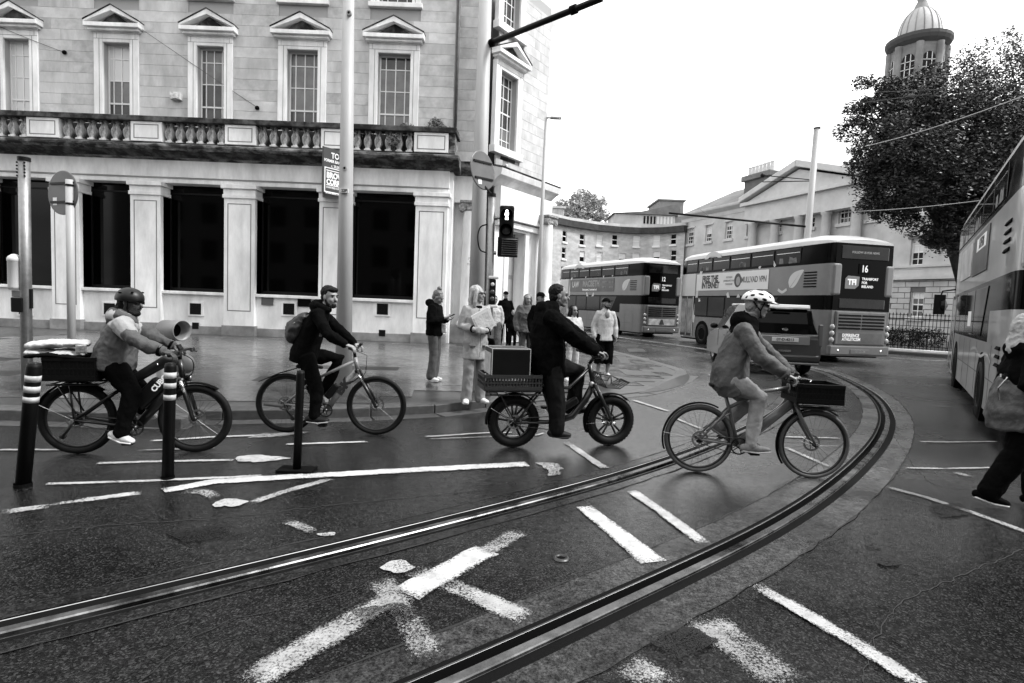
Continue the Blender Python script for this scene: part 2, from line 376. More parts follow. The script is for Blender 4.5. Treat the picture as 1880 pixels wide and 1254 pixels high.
stripe([(780,803),(890,796),(940,795)],.05,0); stripe([(790,807),(985,800),(1000,796)],.035,1)
stripe([(1038,812),(1110,861)],.09,1)
blob([(982,851),(1018,850),(1030,857),(1030,874),(1000,875),(1012,866)],2)
blob([(385,930),(395,922),(425,917),(452,920),(455,927),(425,934)],1)
stripe([(455,928),(520,905),(610,880)],.09,3); stripe([(340,903),(372,905),(405,918)],.12,3)
stripe([(510,958),(545,965),(585,982)],.10,4); blob([(577,989),(590,981),(618,977),(620,984)],1)
stripe([(448,1262),(560,1195),(650,1140),(750,1090)],(.17,.17),3); stripe([(745,1093),(820,1052),(893,1012)],.17,0); stripe([(880,1020),(960,975)],.15,4)
blob([(692,1046),(712,1031),(748,1030),(768,1040),(745,1057),(715,1054)],1); stripe([(755,1048),(800,1060)],.14,3)
stripe([(815,1072),(880,1100),(965,1140)],.14,2); stripe([(690,1060),(740,1130),(790,1215)],.16,4)
stripe([(1072,932),(1100,955),(1145,990),(1200,1035)],(.12,.17),0); stripe([(1160,903),(1220,945),(1292,1000)],.10,1)
stripe([(1385,1076),(1480,1130),(1580,1190),(1690,1262)],.10,1)
stripe([(1282,1135),(1360,1190),(1450,1262)],.26,4); stripe([(1130,1215),(1180,1240),(1240,1270)],.2,3)
stripe([(1684,812),(1740,813),(1830,812)],.05,2); stripe([(1660,861),(1740,862),(1830,860)],.05,2); stripe([(1625,895),(1700,915),(1790,945),(1900,985)],.08,2)
stripe([(1710,746),(1770,749)],.04,4); stripe([(1740,865),(1790,880)],.12,4)
stripe([(1425,803),(1540,806)],.06,1); stripe([(1440,822),(1530,862)],.07,3); stripe([(1160,735),(1230,757)],.09,2); stripe([(1480,745),(1560,757)],.08,3)
stripe([(1290,790),(1230,765)],.07,3); stripe([(1390,668),(1300,690)],.1,4)
stripe([(1635,657),(1700,662),(1765,664)],.09,1); stripe([(1660,600+48),(1745,655)],.08,3)
# access cover
c=G(1030,1026); t=thing('access_cover','small round iron cover with open keyhole in asphalt','cover',c)
mb=MB(); mb.lathe([(.028,.004),(.032,.014),(.05,.013),(.055,.004)],24); mb.build('cover_ring',rail_d,t,True)
mb=MB(); mb.lathe([(.0001,.0045),(.028,.005)],24); mb.build('keyhole',blackm,t)
# ---- pavement
kp=[V((-30,5.2,0))]+[G(*p) for p in [(0,772),(250,773),(400,772),(570,769),(740,763),(820,757),(890,749),(1000,737),(1100,729),(1180,721),(1225,708),(1262,689)]]
kp+=[V((4.55,15.4,0)),V((4.1,18.5,0)),V((3.2,23,0)),V((2.4,30,0)),V((1.6,40,0))]
KP=resamp(catmull(kp,10),.9); KN=norms(KP)
pave_m=mat('wet_pavement_bed',.035,.35,0,.3,3,.2,30)
def zf(x):
    t=min(1,max(0,(x+1.0)/2.4)); t=t*t*(3-2*t); return .122-.104*t
slabm=[mat('wet_paving_slab_%d'%i,c,.2,0,.3,2.2,.12,25,var2=.35,sc2=.5,rv=.1) for i,c in enumerate((.075,.062,.085,.058))]
slab_dark=mat('dark_granite_and_shade',.018,.35,0,.3,4,.2,40)
kerb_m=[mat('granite_kerb_%d'%i,c,.45,0,.3,9,.3,60) for i,c in enumerate((.05,.04,.06))]
out_=[(p.x,p.y) for p in offs(KP,KN,.02)]+[(-30,40)]; no=len(out_)
gv=[V(p) for p in out_]+[V((-29+.8*i,6+.8*j)) for i in range(42) for j in range(42)]
gv=gv[:no]+[p for p in gv[no:] if min((V((p.x,p.y,0))-k).length for k in KP)>.25 and (V((p.x,p.y,0))-min(KP,key=lambda k:(k-V((p.x,p.y,0))).length)).dot(KN[KP.index(min(KP,key=lambda k:(k-V((p.x,p.y,0))).length))])>0]
dv,_,df,_,_,_=delaunay_2d_cdt(gv,[(k,(k+1)%no) for k in range(no)],[],1,1e-5)
me=bpy.data.meshes.new('pavement'); me.from_pydata([(p.x,p.y,zf(p.x)-.008) for p in dv],[],[tuple(f) for f in df]); me.materials.append(pave_m); me.update(); pv=link('pavement',me); tag(pv,kind='structure')
for i in range(len(KP)-1):
    a,b=KP[i],KP[i+1]
    if a.x<-9 or a.y>24: continue
    d=(b-a).normalized(); n=V((-d.y,d.x,0)); L_=(b-a).length
    mb=MB(); zk=zf((a.x+b.x)/2); mb.box(.004,L_-.006,0,.28,-.05,zk+.005+.002*(i%3))
    o=mb.build('kerb_stone',kerb_m[i%3],pv,bevel=.015,loc=a,rz=math.atan2(d.y,d.x))
    mb=MB(); mb.box(.004,L_-.006,-.27,-.012,-.05,.0045+.001*(i%2)); mb.build('gutter_sett',kerb_m[(i+1)%3],pv,loc=a,rz=math.atan2(d.y,d.x)) if a.x<4 and a.y<13.5 else None
def inside(x,y):
    q,i=min(((KP[k]-V((x,y,0))).length,k) for k in range(len(KP)))
    return (V((x,y,0))-KP[i]).dot(KN[i])>.285
ang=rad(7); ca,sa=math.cos(ang),math.sin(ang); n_s=0; slab_me={}
far=MB(); darkrows={3:(-4,14),6:(2,22)}
for r in range(0,26):
    y=r*.62
    for c_ in range(-22,26):
        x=c_*.92+(.46 if r%2 else 0)
        X0=-5+x*ca-y*sa; Y0=7.0+x*sa+y*ca
        cs=[(X0+a*ca-b*sa,Y0+a*sa+b*ca) for a,b in ((0,0),(.917,0),(.917,.617),(0,.617))]
        if X0<-14 or any(not inside(*q) for q in cs) or max(q[1] for q in cs)>19.25 and min(q[0] for q in cs)<-.6: continue
        if any(q[1]>19.3+max(0,(q[0]+.6)*1.45) for q in cs): continue
        dk=(r in(4,7) and c_%5!=0 and (c_//3)%2==0)
        key=('d' if dk else (r*7+c_*3+(c_*r)%5)%4); 
        if key not in slab_me:
            m_=MB(); m_.box(0,.918,0,.618,-.03,0); slab_me[key]=m_.mesh('slab',slab_dark if dk else slabm[key])
        if n_s<300:
            o=link('paving_slab',slab_me[key],pv,(X0,Y0,zf(X0+.4)+.0006*random.random()),ang); n_s+=1
        else:
            far.add([(q[0],q[1],zf(X0+.4)) for q in cs],[(0,1,2,3)],0)
if far.v:
    o=far.build('far_paving',slabm[1],pv); o['kind']='stuff'
# curled kerb edge by the dropped kerb; its dark colour stands for shade
P=[G(1172,723),G(1205,716),G(1235,705),G(1256,693),G(1262,689)]; P=resamp(P,.15); Nn=norms(P)
mb=MB(); vs=[];fs=[]
for i,(p,n) in enumerate(zip(P,Nn)):
    h=.16*math.sin(PI*min(1,(i+.3)/(len(P))))
    vs+=[p-n*.03+V((0,0,.006)),p-n*(.03+h*1.2)+V((0,0,.012)),p-n*.01+V((0,0,h*.6+.02))]
for i in range(len(P)-1):
    for k in range(3): fs.append((3*i+k,3*i+(k+1)%3,3*i+3+(k+1)%3,3*i+3+k))
mb.add(vs,fs); o=mb.build('kerb_upstand',slab_dark); tag(o,'curved kerb upstand coloured dark for its shade beside the dropped crossing','kerb')

for px in ([(1130,655),(1190,657),(1200,668),(1140,668)],[(1135,680),(1190,683),(1215,692),(1150,690)],[(1150,640),(1180,640),(1186,646),(1155,646)]):
    mb=MB(); mb.add([G(*p)+V((0,0,zf(G(*p).x)+.006 if G(*p).x<4 else .006)) for p in px],[(0,1,2,3)]); o=mb.build('gully_grate',rail_d); tag(o,kind='structure')

pm['oil']=paint('oil_stain',.83,.0015); MC['oil_stain'].node_tree.nodes['Principled BSDF'].inputs['Roughness'].default_value=.5
for P_ in ([(1600,1030),(1625,1022),(1655,1030),(1650,1042),(1620,1045)],[(1585,1002),(1610,998),(1625,1006),(1605,1012)],[(640,1130),(720,1110),(790,1130),(700,1160)],[(860,1165),(885,1150),(905,1160),(880,1175)],[(300,980),(420,965),(470,985),(340,1000)],[(1180,1180),(1260,1150),(1330,1180),(1240,1215)],[(1700,930),(1760,925),(1790,945),(1730,955)]): blob(P_,'oil','oil_stain')
pm['crk']=crackm
def crack(pts,w=.008):
    P=resamp(catmull([G(*p) for p in pts],8),.04); P=[p+V((noise.noise(p*11),noise.noise(p*11+V((3,0,0))),0))*.03 for p in P]; Nn=norms(P); mb=MB(); vs=[];fs=[]
    for i,(p,n) in enumerate(zip(P,Nn)): h=w*(.3+.7*abs(noise.noise(p*23)))*1.2; vs+=[p+n*h+V((0,0,.0042)),p-n*h+V((0,0,.0042))]
    for i in range(len(P)-1): fs.append((2*i,2*i+1,2*i+3,2*i+2))
    mb.add(vs,fs); o=mb.build('road_crack',crackm); tag(o,kind='structure')
crack([(0,985),(200,965),(420,950),(640,925),(900,900)],.006); crack([(1880,1010),(1760,1060),(1640,1120),(1580,1254)],.005); crack([(1640,800),(1700,880),(1780,900)],.006); crack([(250,1254),(400,1150),(560,1110),(700,1065)],.005); crack([(1650,720),(1720,735),(1800,730)],.01)
# ================================================================= BUILDINGS
def wall(mb,x0,x1,z0,z1,holes,y,dep,mi=0):
    """sheet at depth y with rectangular openings and reveals going inwards by dep"""
    xs=sorted(set([x0,x1]+[min(max(h[i],x0),x1) for h in holes for i in (0,1)])); zs=sorted(set([z0,z1]+[min(max(h[i],z0),z1) for h in holes for i in (2,3)]))
    for i in range(len(xs)-1):
        for j in range(len(zs)-1):
            cx=(xs[i]+xs[i+1])/2; cz=(zs[j]+zs[j+1])/2
            if any(h[0]<cx<h[1] and h[2]<cz<h[3] for h in holes): continue
            mb.add([(xs[i],y,zs[j]),(xs[i+1],y,zs[j]),(xs[i+1],y,zs[j+1]),(xs[i],y,zs[j+1])],[(0,1,2,3)],mi)
    for a,b,c,d in holes:
        q=[(a,c),(b,c),(b,d),(a,d)]
        for k in range(4):
            p,r=q[k],q[(k+1)%4]; mb.add([(p[0],y,p[1]),(r[0],y,r[1]),(r[0],y+dep,r[1]),(p[0],y+dep,p[1])],[(0,1,2,3)],mi)
def sash(root,x0,x1,z0,z1,y,cols,rows,gl=None,fm=None,bar=.03,meet=None,frame=.05,name='window'):
    """cols/rows are inner divider fractions; each pane its own object"""
    fm=fm or white_p; gl=gl or [glass_m]; mb=MB(); W=x1-x0; Hh=z1-z0
    mb.box(x0,x0+frame,y,y+.06,z0,z1); mb.box(x1-frame,x1,y,y+.06,z0,z1); mb.box(x0+frame,x1-frame,y+.001,y+.059,z1-frame,z1); mb.box(x0+frame,x1-frame,y+.001,y+.059,z0,z0+frame)
    cx=[x0+frame]+[x0+W*c for c in cols]+[x1-frame]; cz=[z0+frame]+[z0+Hh*c for c in rows]+[z1-frame]
    for c in cx[1:-1]: mb.box(c-bar/2,c+bar/2,y+.008,y+.05,z0+frame,z1-frame)
    for c in cz[1:-1]:
        b=bar*1.7 if meet is not None and abs(c-(z0+Hh*meet))<1e-6 else bar
        mb.box(x0+frame,x1-frame,y+(.0 if b>bar else .012),y+.046,c-b/2,c+b/2)
    f=mb.build(name,fm,root)
    for i in range(len(cx)-1):
        for j in range(len(cz)-1):
            g=gl[(j*len(gl))//(len(cz)-1)] if len(gl)>1 else gl[0]
            m_=MB(); t=random.uniform(-.0015,.0015); a,b,c,d=cx[i],cx[i+1],cz[j],cz[j+1]
            m_.add([(a,y+.03,c),(b,y+.03+t,c),(b,y+.03-t,d),(a,y+.03+t,d)],[(0,1,2,3)]); m_.build('pane',g,f)
    return f
def mould(mb,x0,x1,prof,e0=0,e1=0,mi=0):
    """profile [(y,z)] swept along x"""
    mb.yz(prof,x0,x1,mi)
F0=Fr((0,19.6),0)
# the yard across the street behind the camera (closes the place; darkens ground floor reflections)
bb=thing('street_building','brick street building behind the viewpoint across the road','building',(0,-17,0),0)
mb=MB(); hs=[(-38+i*3.4,-36.4+i*3.4,z,z+2) for i in range(22) for z in (1,4.6,8.2,11.4)]
wall(mb,-40,40,0,14.5,hs,0,-.25); mb.box(-40,40,-9,-.3,0,14.3); mb.build('wall',mat('brick_wall',.2,.8,0,.2,3),bb)
mb=MB(); [mb.add([(a,-.2,c),(b,-.2,c),(b,-.2,d),(a,-.2,d)],[(0,1,2,3)]) for a,b,c,d in hs]; mb.build('window',glass_d,bb)['kind']='stuff'
# ---------------------------------------------------------------- corner building
B=frthing(F0,'stone_bank_building','large pale stone corner building with balustrade and pedimented windows','building')
Z=F0.Z; X=F0.X
zg=0.1; zsill=Z(500,541); zop=Z(500,343); zlin=Z(500,331); zc0=Z(500,289,-.5); zb0=Z(500,270,-.6); zb1=Z(500,229,-.6); zb2=Z(500,219,-.6)
pil=[(X(98,450),X(150,450)),(X(243,450),X(298,450)),(X(413.6,450),X(470,450)),(X(587,450),X(642,450)),(X(762,450),X(821,450))]
xe=pil[-1][1]; pil=[(X(-75,450),X(-20,450)),(X(-250,450),X(-195,450)),(X(-425,450),X(-370,450))][::-1]+pil
xw=pil[0][0]-6
# lower wall band, plinth
mb=MB(); wall(mb,xw,xe,zg,zop,[(pil[i][1],pil[i+1][0],zsill,zop) for i in range(len(pil)-1)],.06,.5)
mb.build('ground_floor_wall',stone_l,B)
zf=zb0-.1
mb=MB(); mb.box(xw,xe-.001,.03,.5,zop+.002,zlin-.06); mb.box(xw,xe+.01,-.03,.48,zlin-.03,zf); mb.build('frieze',stone_l,B,bevel=.01)
mb=MB(); mb.box(xw,xe-.01,.0,.4,zlin-.062,zlin-.028); mb.build('frieze_joint',stone_joint,B)
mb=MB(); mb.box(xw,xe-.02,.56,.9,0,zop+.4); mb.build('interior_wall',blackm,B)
zpl=Z(370,598)
for i in range(len(pil)-1):
    a,b=pil[i][1],pil[i+1][0]
    # sill, dark glazing, plinth, vents
    mb=MB(); mb.box(a+.002,b-.002,-.05,.14,zsill-.1,zsill+.002); mb.build('window_sill',stone_l,B,bevel=.012)
    mb=MB(); mb.box(a-.01,b+.01,-.005,.2,0,zpl-.002*i); mb.build('plinth',plinth_m,B,bevel=.02)
    mb=MB(); fr_=.05
    for q in ((a,a+fr_),(b-fr_,b)): mb.box(q[0],q[1],.44,.5,zsill,zop)
    mb.box(a+fr_,b-fr_,.441,.499,zsill,zsill+.12); mb.box(a+fr_,b-fr_,.441,.499,zop-.3,zop-.25); f=mb.build('window',black,B)
    m_=MB(); m_.add([(a,.48,zsill),(b,.48,zsill),(b,.48,zop),(a,.48,zop)],[(0,1,2,3)]); m_.build('pane',glass_d,f)
    cx=(a+b)/2+.05; cz=Z(357+ (cx-X(360,560))*52,567)
    mb=MB(); mb.box(cx-.27,cx+.27,.02,.1,cz-.25,cz+.25); s=mb.build('vent_surround',stone_l,B,bevel=.01)
    mb=MB(); mb.box(cx-.19,cx+.19,.012,.03,cz-.19,cz+.19)
    for k in range(6): mb.box(cx-.17,cx+.17,.004,.011,cz-.16+k*.06,cz-.14+k*.06)
    mb.build('vent_grille',black,s)
    mb=MB(); mb.box(cx-.1,cx+.12,-.012,.02,.28,.5); mb.build('plinth_vent',black,B)
for i,(a,b) in enumerate(pil):
    wd=b-a
    mb=MB(); mb.box(a,b,-.10,.5,zpl+.001,zop-.001); p=mb.build('pilaster',stone_l,B,bevel=.012)
    mb=MB(); z0=zpl+.55; z1=zop-.62
    for q in ((a+.12,a+.15,z0,z1),(b-.15,b-.12,z0,z1),(a+.15,b-.15,z0,z0+.03),(a+.15,b-.15,z1-.03,z1)): mb.box(q[0],q[1],-.104,-.099,q[2],q[3])
    mb.build('panel_groove',mat('stone_shadow_joint',.16,.9),p)
    mb=MB(); mb.box(a-.04,b+.04,-.15,.5,zop-.45,zop-.33); mb.box(a-.02,b+.02,-.12,.5,zop-.33,zop-.14); mb.box(a-.08,b+.08,-.19,.5,zop-.14,zop-.002); mb.build('capital',stone_l,p,bevel=.015)
    mb=MB(); mb.box(a-.05,b+.05,-.16,.5,0,zpl+.06); mb.build('base',plinth_m,p,bevel=.02)
# little plaques and dark box
for px,py,w_,h_,m_ in ((490,552,.4,.3,mat('bronze_plaque',.12,.4,.3)),(558,556,.45,.26,blackm)):
    c=F0.P(px,py); mb=MB(); mb.box(c.x-w_/2,c.x+w_/2,.02,.06,c.z-h_/2,c.z+h_/2); mb.build('wall_plaque',m_,B)
# cornice (dark stained) and balustrade
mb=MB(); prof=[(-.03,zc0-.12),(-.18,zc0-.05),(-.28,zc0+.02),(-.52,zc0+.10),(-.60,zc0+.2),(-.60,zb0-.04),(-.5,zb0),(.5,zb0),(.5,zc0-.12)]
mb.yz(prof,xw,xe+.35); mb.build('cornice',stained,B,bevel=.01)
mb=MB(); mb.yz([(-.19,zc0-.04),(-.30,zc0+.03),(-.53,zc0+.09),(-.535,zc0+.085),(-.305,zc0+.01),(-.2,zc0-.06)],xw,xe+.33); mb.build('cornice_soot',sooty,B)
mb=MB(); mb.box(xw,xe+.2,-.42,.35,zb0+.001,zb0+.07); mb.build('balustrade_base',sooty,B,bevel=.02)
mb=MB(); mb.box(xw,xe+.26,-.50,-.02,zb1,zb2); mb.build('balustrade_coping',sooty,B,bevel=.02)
peds=[(50,109),(241,298),(413.6,470),(590,645),(761,824)]; peds=[(F0.X(a,240,-.4),F0.X(b,240,-.4)) for a,b in peds]
peds=[(peds[0][0]-2.95*k,peds[0][1]-2.95*k) for k in (3,2,1)]+peds
prof=[(.10,0),(.10,.05),(.075,.06),(.06,.09),(.085,.16),(.105,.25),(.10,.33),(.07,.42),(.055,.50),(.06,.53),(.085,.545),(.085,.6)]
hb=zb1-(zb0+.07); bal=MB(); bal.lathe([(r*1.5,z*hb/.6) for r,z in prof],4,M=Matrix.Rotation(PI/4,3,'Z'))
blm=mat('baluster_stone',.6,.8,0,0,4,.4,50,c2=.03,stretch=(1,1,.6),lo=.36,hi=.56)
mb=MB(); mb.box(xw,xe-.05,.2,.30,zb0,zb1+.05); mb.build('baluster_shade_panel',mat('grime_and_shade_black',.02,.9,0,.4,3),B); balm=bal.mesh('baluster',blm)  # panel added behind the balusters; near-black colour holds terrace shade plus grime
for i,(a,b) in enumerate(peds):
    mb=MB(); mb.box(a,b,-.44,-.04,zb0+.072,zb1-.001); p=mb.build('pedestal',stone_l,B,bevel=.012)
    mb=MB(); z0,z1=zb0+.16,zb1-.09
    for q in ((a+.1,a+.13,z0,z1),(b-.13,b-.1,z0,z1),(a+.13,b-.13,z0,z0+.03),(a+.13,b-.13,z1-.03,z1)): mb.box(q[0],q[1],-.443,-.437,q[2],q[3])
    mb.build('panel_groove',mat('stone_shadow_joint'),p)
    if i<len(peds)-1:
        x=b; nx=peds[i+1][0]; n=int((nx-x)/.345)
        for k in range(n): link('baluster',balm,B,(x+(nx-x)*(k+.5)/n,-.25,zb0+.071))
# return of the balustrade at the right end
mb=MB(); mb.box(xe+.0,xe+.2,-.40,.55,zb0+.073,zb1-.002); mb.box(xe-.05,xe+.28,-.02,.6,zb1-.001,zb2-.002); mb.build('balustrade_return',stained,B,bevel=.02)
# ---- upper wall: ashlar blocks
YU=.35; zu0=zb0+.02; zu1=13.2; xr=F0.X(834,150,YU)
W5=[(11,58,41),(192,241,37),(363,412,36),(527,583,36),(693,752,36)]   # glass px range at y~200
wins=[]
for (a,b,_),t in zip(W5,(73,78,88,93,97)): wins.append((F0.X(a,200,YU),F0.X(b,200,YU),zu0,F0.Z(500,0,YU) if False else F0.Z((a+b)/2,t,YU)))
zt=sum(w_[3] for w_ in wins)/5; wins=[(a,b,c,zt) for a,b,c,_ in wins]
wins=[(wins[0][0]-3.2,wins[0][1]-3.2,zu0,zt)]+wins
zsu=F0.Z(722,17,YU)+.02
wins2=[(a,b,zsu+.15,13.0) for a,b,_,_ in wins]
mb=MB(); wall(mb,xw,xr,zu0,zu1,wins+wins2,YU,.3); mb.box(xw,xr-.3,YU+.7,12,0,zu1-.1); mb.build('upper_wall_core',stone_joint,B)
def ashlar(root,x0,x1,z0,z1,y,excl,course=.352,ln=1.15,thick=.03,seed=1):
    rnd=random.Random(seed); r=0; z=z0
    while z<z1-.1:
        zt_=min(z+course,z1); iv=[(x0,x1)]
        for a,b,c,d in excl:
            if c<zt_-.02 and d>z+.02:
                nv=[]
                for p,q in iv:
                    if b<=p or a>=q: nv.append((p,q)); continue
                    if a>p: nv.append((p,a))
                    if b<q: nv.append((b,q))
                iv=nv
        for p,q in iv:
            if q-p<.05: continue
            n=max(1,round((q-p)/ln)); cuts=[p]+[p+(q-p)*(k+(.22 if r%2 else -.22)*(0<k<n))/n for k in range(1,n)]+[q]
            for k in range(n):
                m_=MB(); m_.box(cuts[k]+.0015,cuts[k+1]-.0015,y-thick-rnd.uniform(0,.003),y-.001,z+.004,zt_-.004); m_.build('ashlar_block',stone[rnd.randrange(4)],root)
        z+=course; r+=1
sur=.30
ashlar(B,F0.X(-60,150),xr,zb2-.9,12.6,YU,[(a-sur,b+sur,c,d+.26) for a,b,c,d in wins]+[(a-sur,b+sur,zsu-.12,14) for a,b,_,_ in wins])
def surround(root,a,b,z0,z1,y,ped=True,sw=.30,pw=.17):
    mb=MB(); mb.box(a-sw,a-.001,y-.08,y+.1,z0,z1+.28); mb.box(b+.001,b+sw,y-.08,y+.1,z0,z1+.28); mb.box(a-.001,b+.001,y-.078,y+.1,z1+.001,z1+.279)
    s=mb.build('window_surround',stone_l,root,bevel=.012)
    mb=MB()
    for q in ((a-.12,a-.105,z0,z1+.1),(b+.105,b+.12,z0,z1+.1),(a-sw,b+sw,z1+.1,z1+.112),(a-.2,a-.19,z1+.1,z1+.28),(b+.19,b+.2,z1+.1,z1+.28)): mb.box(q[0],q[1],y-.083,y-.077,q[2],q[3])
    mb.build('moulding_line',mat('stone_shadow_joint'),s)
    if not ped: return s
    c=(a+b)/2; hw=(b-a)/2+sw+pw; zp=z1+.40
    mb=MB(); mb.box(a-sw-.02,b+sw+.02,y-.10,y+.05,z1+.281,zp-.08); mb.box(c-hw+.08,c+hw-.08,y-.24,y+.05,zp-.08,zp); mb.box(c-hw,c+hw,y-.34,y+.05,zp,zp+.13)
    p=mb.build('pediment',stone_l,root,bevel=.012)
    mb=MB(); ap=zp+.13+.50; t=.115
    for sg in (-1,1):
        mb.xz([(c+sg*hw,zp+.13),(c+sg*hw,zp+.13+.06),(c,ap+.06),(c,ap-t)]if sg<0 else [(c,ap-t),(c,ap+.06),(c+hw,zp+.19),(c+hw,zp+.13)],y-.33,y+.04)
    mb.build('raking_cornice',stone_l,p,bevel=.008)
    mb=MB()
    for sg in (-1,1):
        mb.xz([(c+sg*(hw+.01),zp+.192),(c+sg*(hw+.01),zp+.225),(c,ap+.10),(c,ap+.066)],y-.35,y+.04)
    mb.build('lead_capping',sooty,p)
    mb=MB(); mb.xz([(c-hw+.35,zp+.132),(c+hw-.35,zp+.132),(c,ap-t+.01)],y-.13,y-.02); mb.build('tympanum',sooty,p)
    return s
gls=[[blind],[glass_m,glass_m,glass_g,blind,blind],[glass_m,glass_m,glass_m,glass_g,glass_g],[glass_m,glass_m,glass_g,glass_g,glass_g],[glass_g,glass_g,glass_g,glass_g,glass_m]]
for i,(a,b,c,d) in enumerate(wins):
    surround(B,a,b,c,d,YU); g=gls[max(0,i-1)]
    sash(B,a,b,c,d,YU+.2,[.2,.5,.8],[.28,.44,.66,.87],g,meet=.44,frame=.045,bar=.032)
for a,b,c,d in wins2:
    surround(B,a,b,c,d,YU,False); sash(B,a,b,c,d,YU+.2,[.2,.5,.8],[.3,.6],[glass_m],frame=.045,bar=.032)
    mb=MB(); mb.box(a-sur-.06,b+sur+.06,YU-.16,YU+.1,c-.16,c-.001); mb.build('window_sill',stone_l,B,bevel=.015)
mb=MB(); mb.yz([(YU-.02,13.2),(YU-.5,13.5),(YU-.7,13.9),(YU+.3,13.9),(YU+.3,13.2)],xw,xr+.4); mb.build('eaves_cornice',stained,B)
# quoin strip between window 2 and 3 and the corner pier, downpipe
mb=MB(); x=F0.X(838,150,YU); mb.tube([(x+.02,YU-.06,zb0-.2),(x+.02,YU-.06,13.2)],.05,10); mb.build('downpipe',mat('lead_pipe',.06,.6,.2,.3,5),B,True)
# small alarm box, wire anchors
c=F0.P(327,179,YU); mb=MB(); mb.box(c.x-.17,c.x+.17,YU-.2,YU-.03,c.z-.12,c.z+.12); mb.box(c.x-.06,c.x+.08,YU-.24,YU-.2,c.z-.1,c.z+.02); o=mb.build('alarm_box',mat('old_white_box',.5,.6,0,.4,8),None,bevel=.01,loc=F0.o); tag(o,'small weathered white alarm box on wall between second and third windows','alarm box')
# ---- recess with ionic column
RY=1.0; x0r=xr-.001; x1r=F0.X(898,150,RY)
mb=MB(); mb.box(xr-.3,x1r,RY,RY+3,0,zu1); mb.build('recess_wall_core',stone_joint,B)
ashlar(B,xr+.0,x1r-.01,zb0-.2,12.8,RY,[],ln=.9,seed=4)
mb=MB(); mb.box(xr-.3,x1r,RY-.03,RY-.001,.6,zc0-.25); mb.box(xe-.001,xe+.12,.1,RY,.1,zb0); mb.build('recess_wall',stone_l,B)
mb=MB(); mb.box(xe+.01,x1r+.05,RY-.3,RY-.031,zc0-1.02,zc0-.1); mb.build('entablature',stone_l,B,bevel=.02)
mb=MB(); mb.yz([(RY-.3,zc0-.1),(RY-.45,zc0),(RY-.7,zc0+.1),(RY-.75,zc0+.3),(RY,zc0+.42),(RY,zc0-.1)],xe+.02,x1r+.1); mb.build('recess_cornice',stained,B,bevel=.01)
mb=MB(); mb.box(xe+.1,x1r+.06,RY-.5,RY-.03,.1,.75); mb.build('recess_plinth',plinth_m,B,bevel=.02)
def ionic(root,x,y,z0,z1,r):
    mb=MB(); H_=z1-z0; mb.lathe([(r*1.35,z0),(r*1.35,z0+.09),(r*1.25,z0+.13),(r*1.12,z0+.17),(r*1.2,z0+.21),(r,z0+.27),(r*.995,z0+H_*.35),(r*.86,z1-.34)],28,(x,y,0)); mb.build('column_shaft',stone_l,root,True)
    mb=MB(); 
    for s in (-1,1):
        mb.tube([(x+s*r*.98,y-r*.95,z1-.24),(x+s*r*.98,y+r*.95,z1-.24)],.135,16); mb.tube([(x+s*r*.98,y-r*1.02,z1-.24),(x+s*r*.98,y+r*1.02,z1-.24)],.06,12)
    mb.box(x-r*1.05,x+r*1.05,y-r*.9,y+r*.9,z1-.21,z1-.08); mb.box(x-r*1.3,x+r*1.3,y-r*1.1,y+r*1.1,z1-.08,z1); mb.lathe([(r*.86,z1-.36),(r*1.0,z1-.3),(r*.9,z1-.2)],24,(x,y,0)); mb.build('column_capital',mat('mossy_capital',.22,.9,0,.6,12,.6,40),root)
zcp=F0.Z(860,370,RY-.3)
xc=F0.X(861,450,RY-.3); ionic(B,xc,RY-.32,.75,zcp,.26)
# ---- angled corner facade
o3=V((F0.X(898,560,RY),F0.o.y+RY,0)); FC=Fr((o3.x,o3.y),rad(55.5))
LC=3.35
def PC(px,py,y=0): return FC.R(px,py,y)
Cn=frthing(FC,'corner_entrance_bay','angled corner entrance bay of stone building with tall door and column','building')
wa,wb=PC(914,250)[0],PC(945,250)[0]; wz1=PC(930,135)[1]; wz0=PC(925,274)[1]
w2a,w2b=PC(921,20)[0],PC(950,20)[0]; w2z=PC(930,50)[1]
mb=MB(); wall(mb,0,LC,zc0-1.1,zu1,[(wa,wb,wz0,wz1),(wa,wb,w2z,13)],0,.3); mb.box(LC-.01,LC,0,14,0,zu1); mb.box(.3,LC-.02,.7,9,0,zu1-.1); mb.build('wall_core',stone_joint,Cn)
mb=MB(); mb.box(LC+.0,LC+.03,.0,14,zc0+.4,zu1); mb.build('side_wall',stone[0],Cn)
ashlar(Cn,.03,LC+.03,zc0+.3,12.8,0,[(wa-.3,wb+.3,wz0-.2,wz1+.26),(wa-.32,wb+.32,w2z-.3,14)],ln=1.2,seed=9)
surround(Cn,wa,wb,wz0,wz1,0); sash(Cn,wa,wb,wz0,wz1,.2,[.2,.5,.8],[.14,.3,.5,.7,.87],[glass_g,glass_m,glass_m],meet=.5,frame=.045)
surround(Cn,wa,wb,w2z,13,0,False); sash(Cn,wa,wb,w2z,13,.2,[.2,.5,.8],[.3,.6],[glass_m],frame=.045)
for z_ in (wz0,w2z):
    mb=MB(); mb.box(wa-.38,wb+.38,-.16,.1,z_-.26,z_-.001); mb.build('window_sill',stone_l,Cn,bevel=.015)
zk0=PC(940,340)[1]
mb=MB(); mb.yz([(-.02,zk0-.25),(-.15,zk0-.15),(-.35,zk0),(-.5,zk0+.08),(-.55,zk0+.3),(-.3,zk0+.36),(.1,zk0+.45),(.1,zk0-.25)],-.25,LC+.45); mb.build('cornice',stone_l,Cn,bevel=.012)
mb=MB(); mb.yz([(-.55,zk0+.31),(-.3,zk0+.37),(.05,zk0+.46),(.05,zk0+.5),(-.57,zk0+.36)],-.26,LC+.46); mb.build('cornice_capping',sooty,Cn)
zd=PC(930,470)[1]; da,db=1.0,2.05
zt_=PC(960,430)[1]
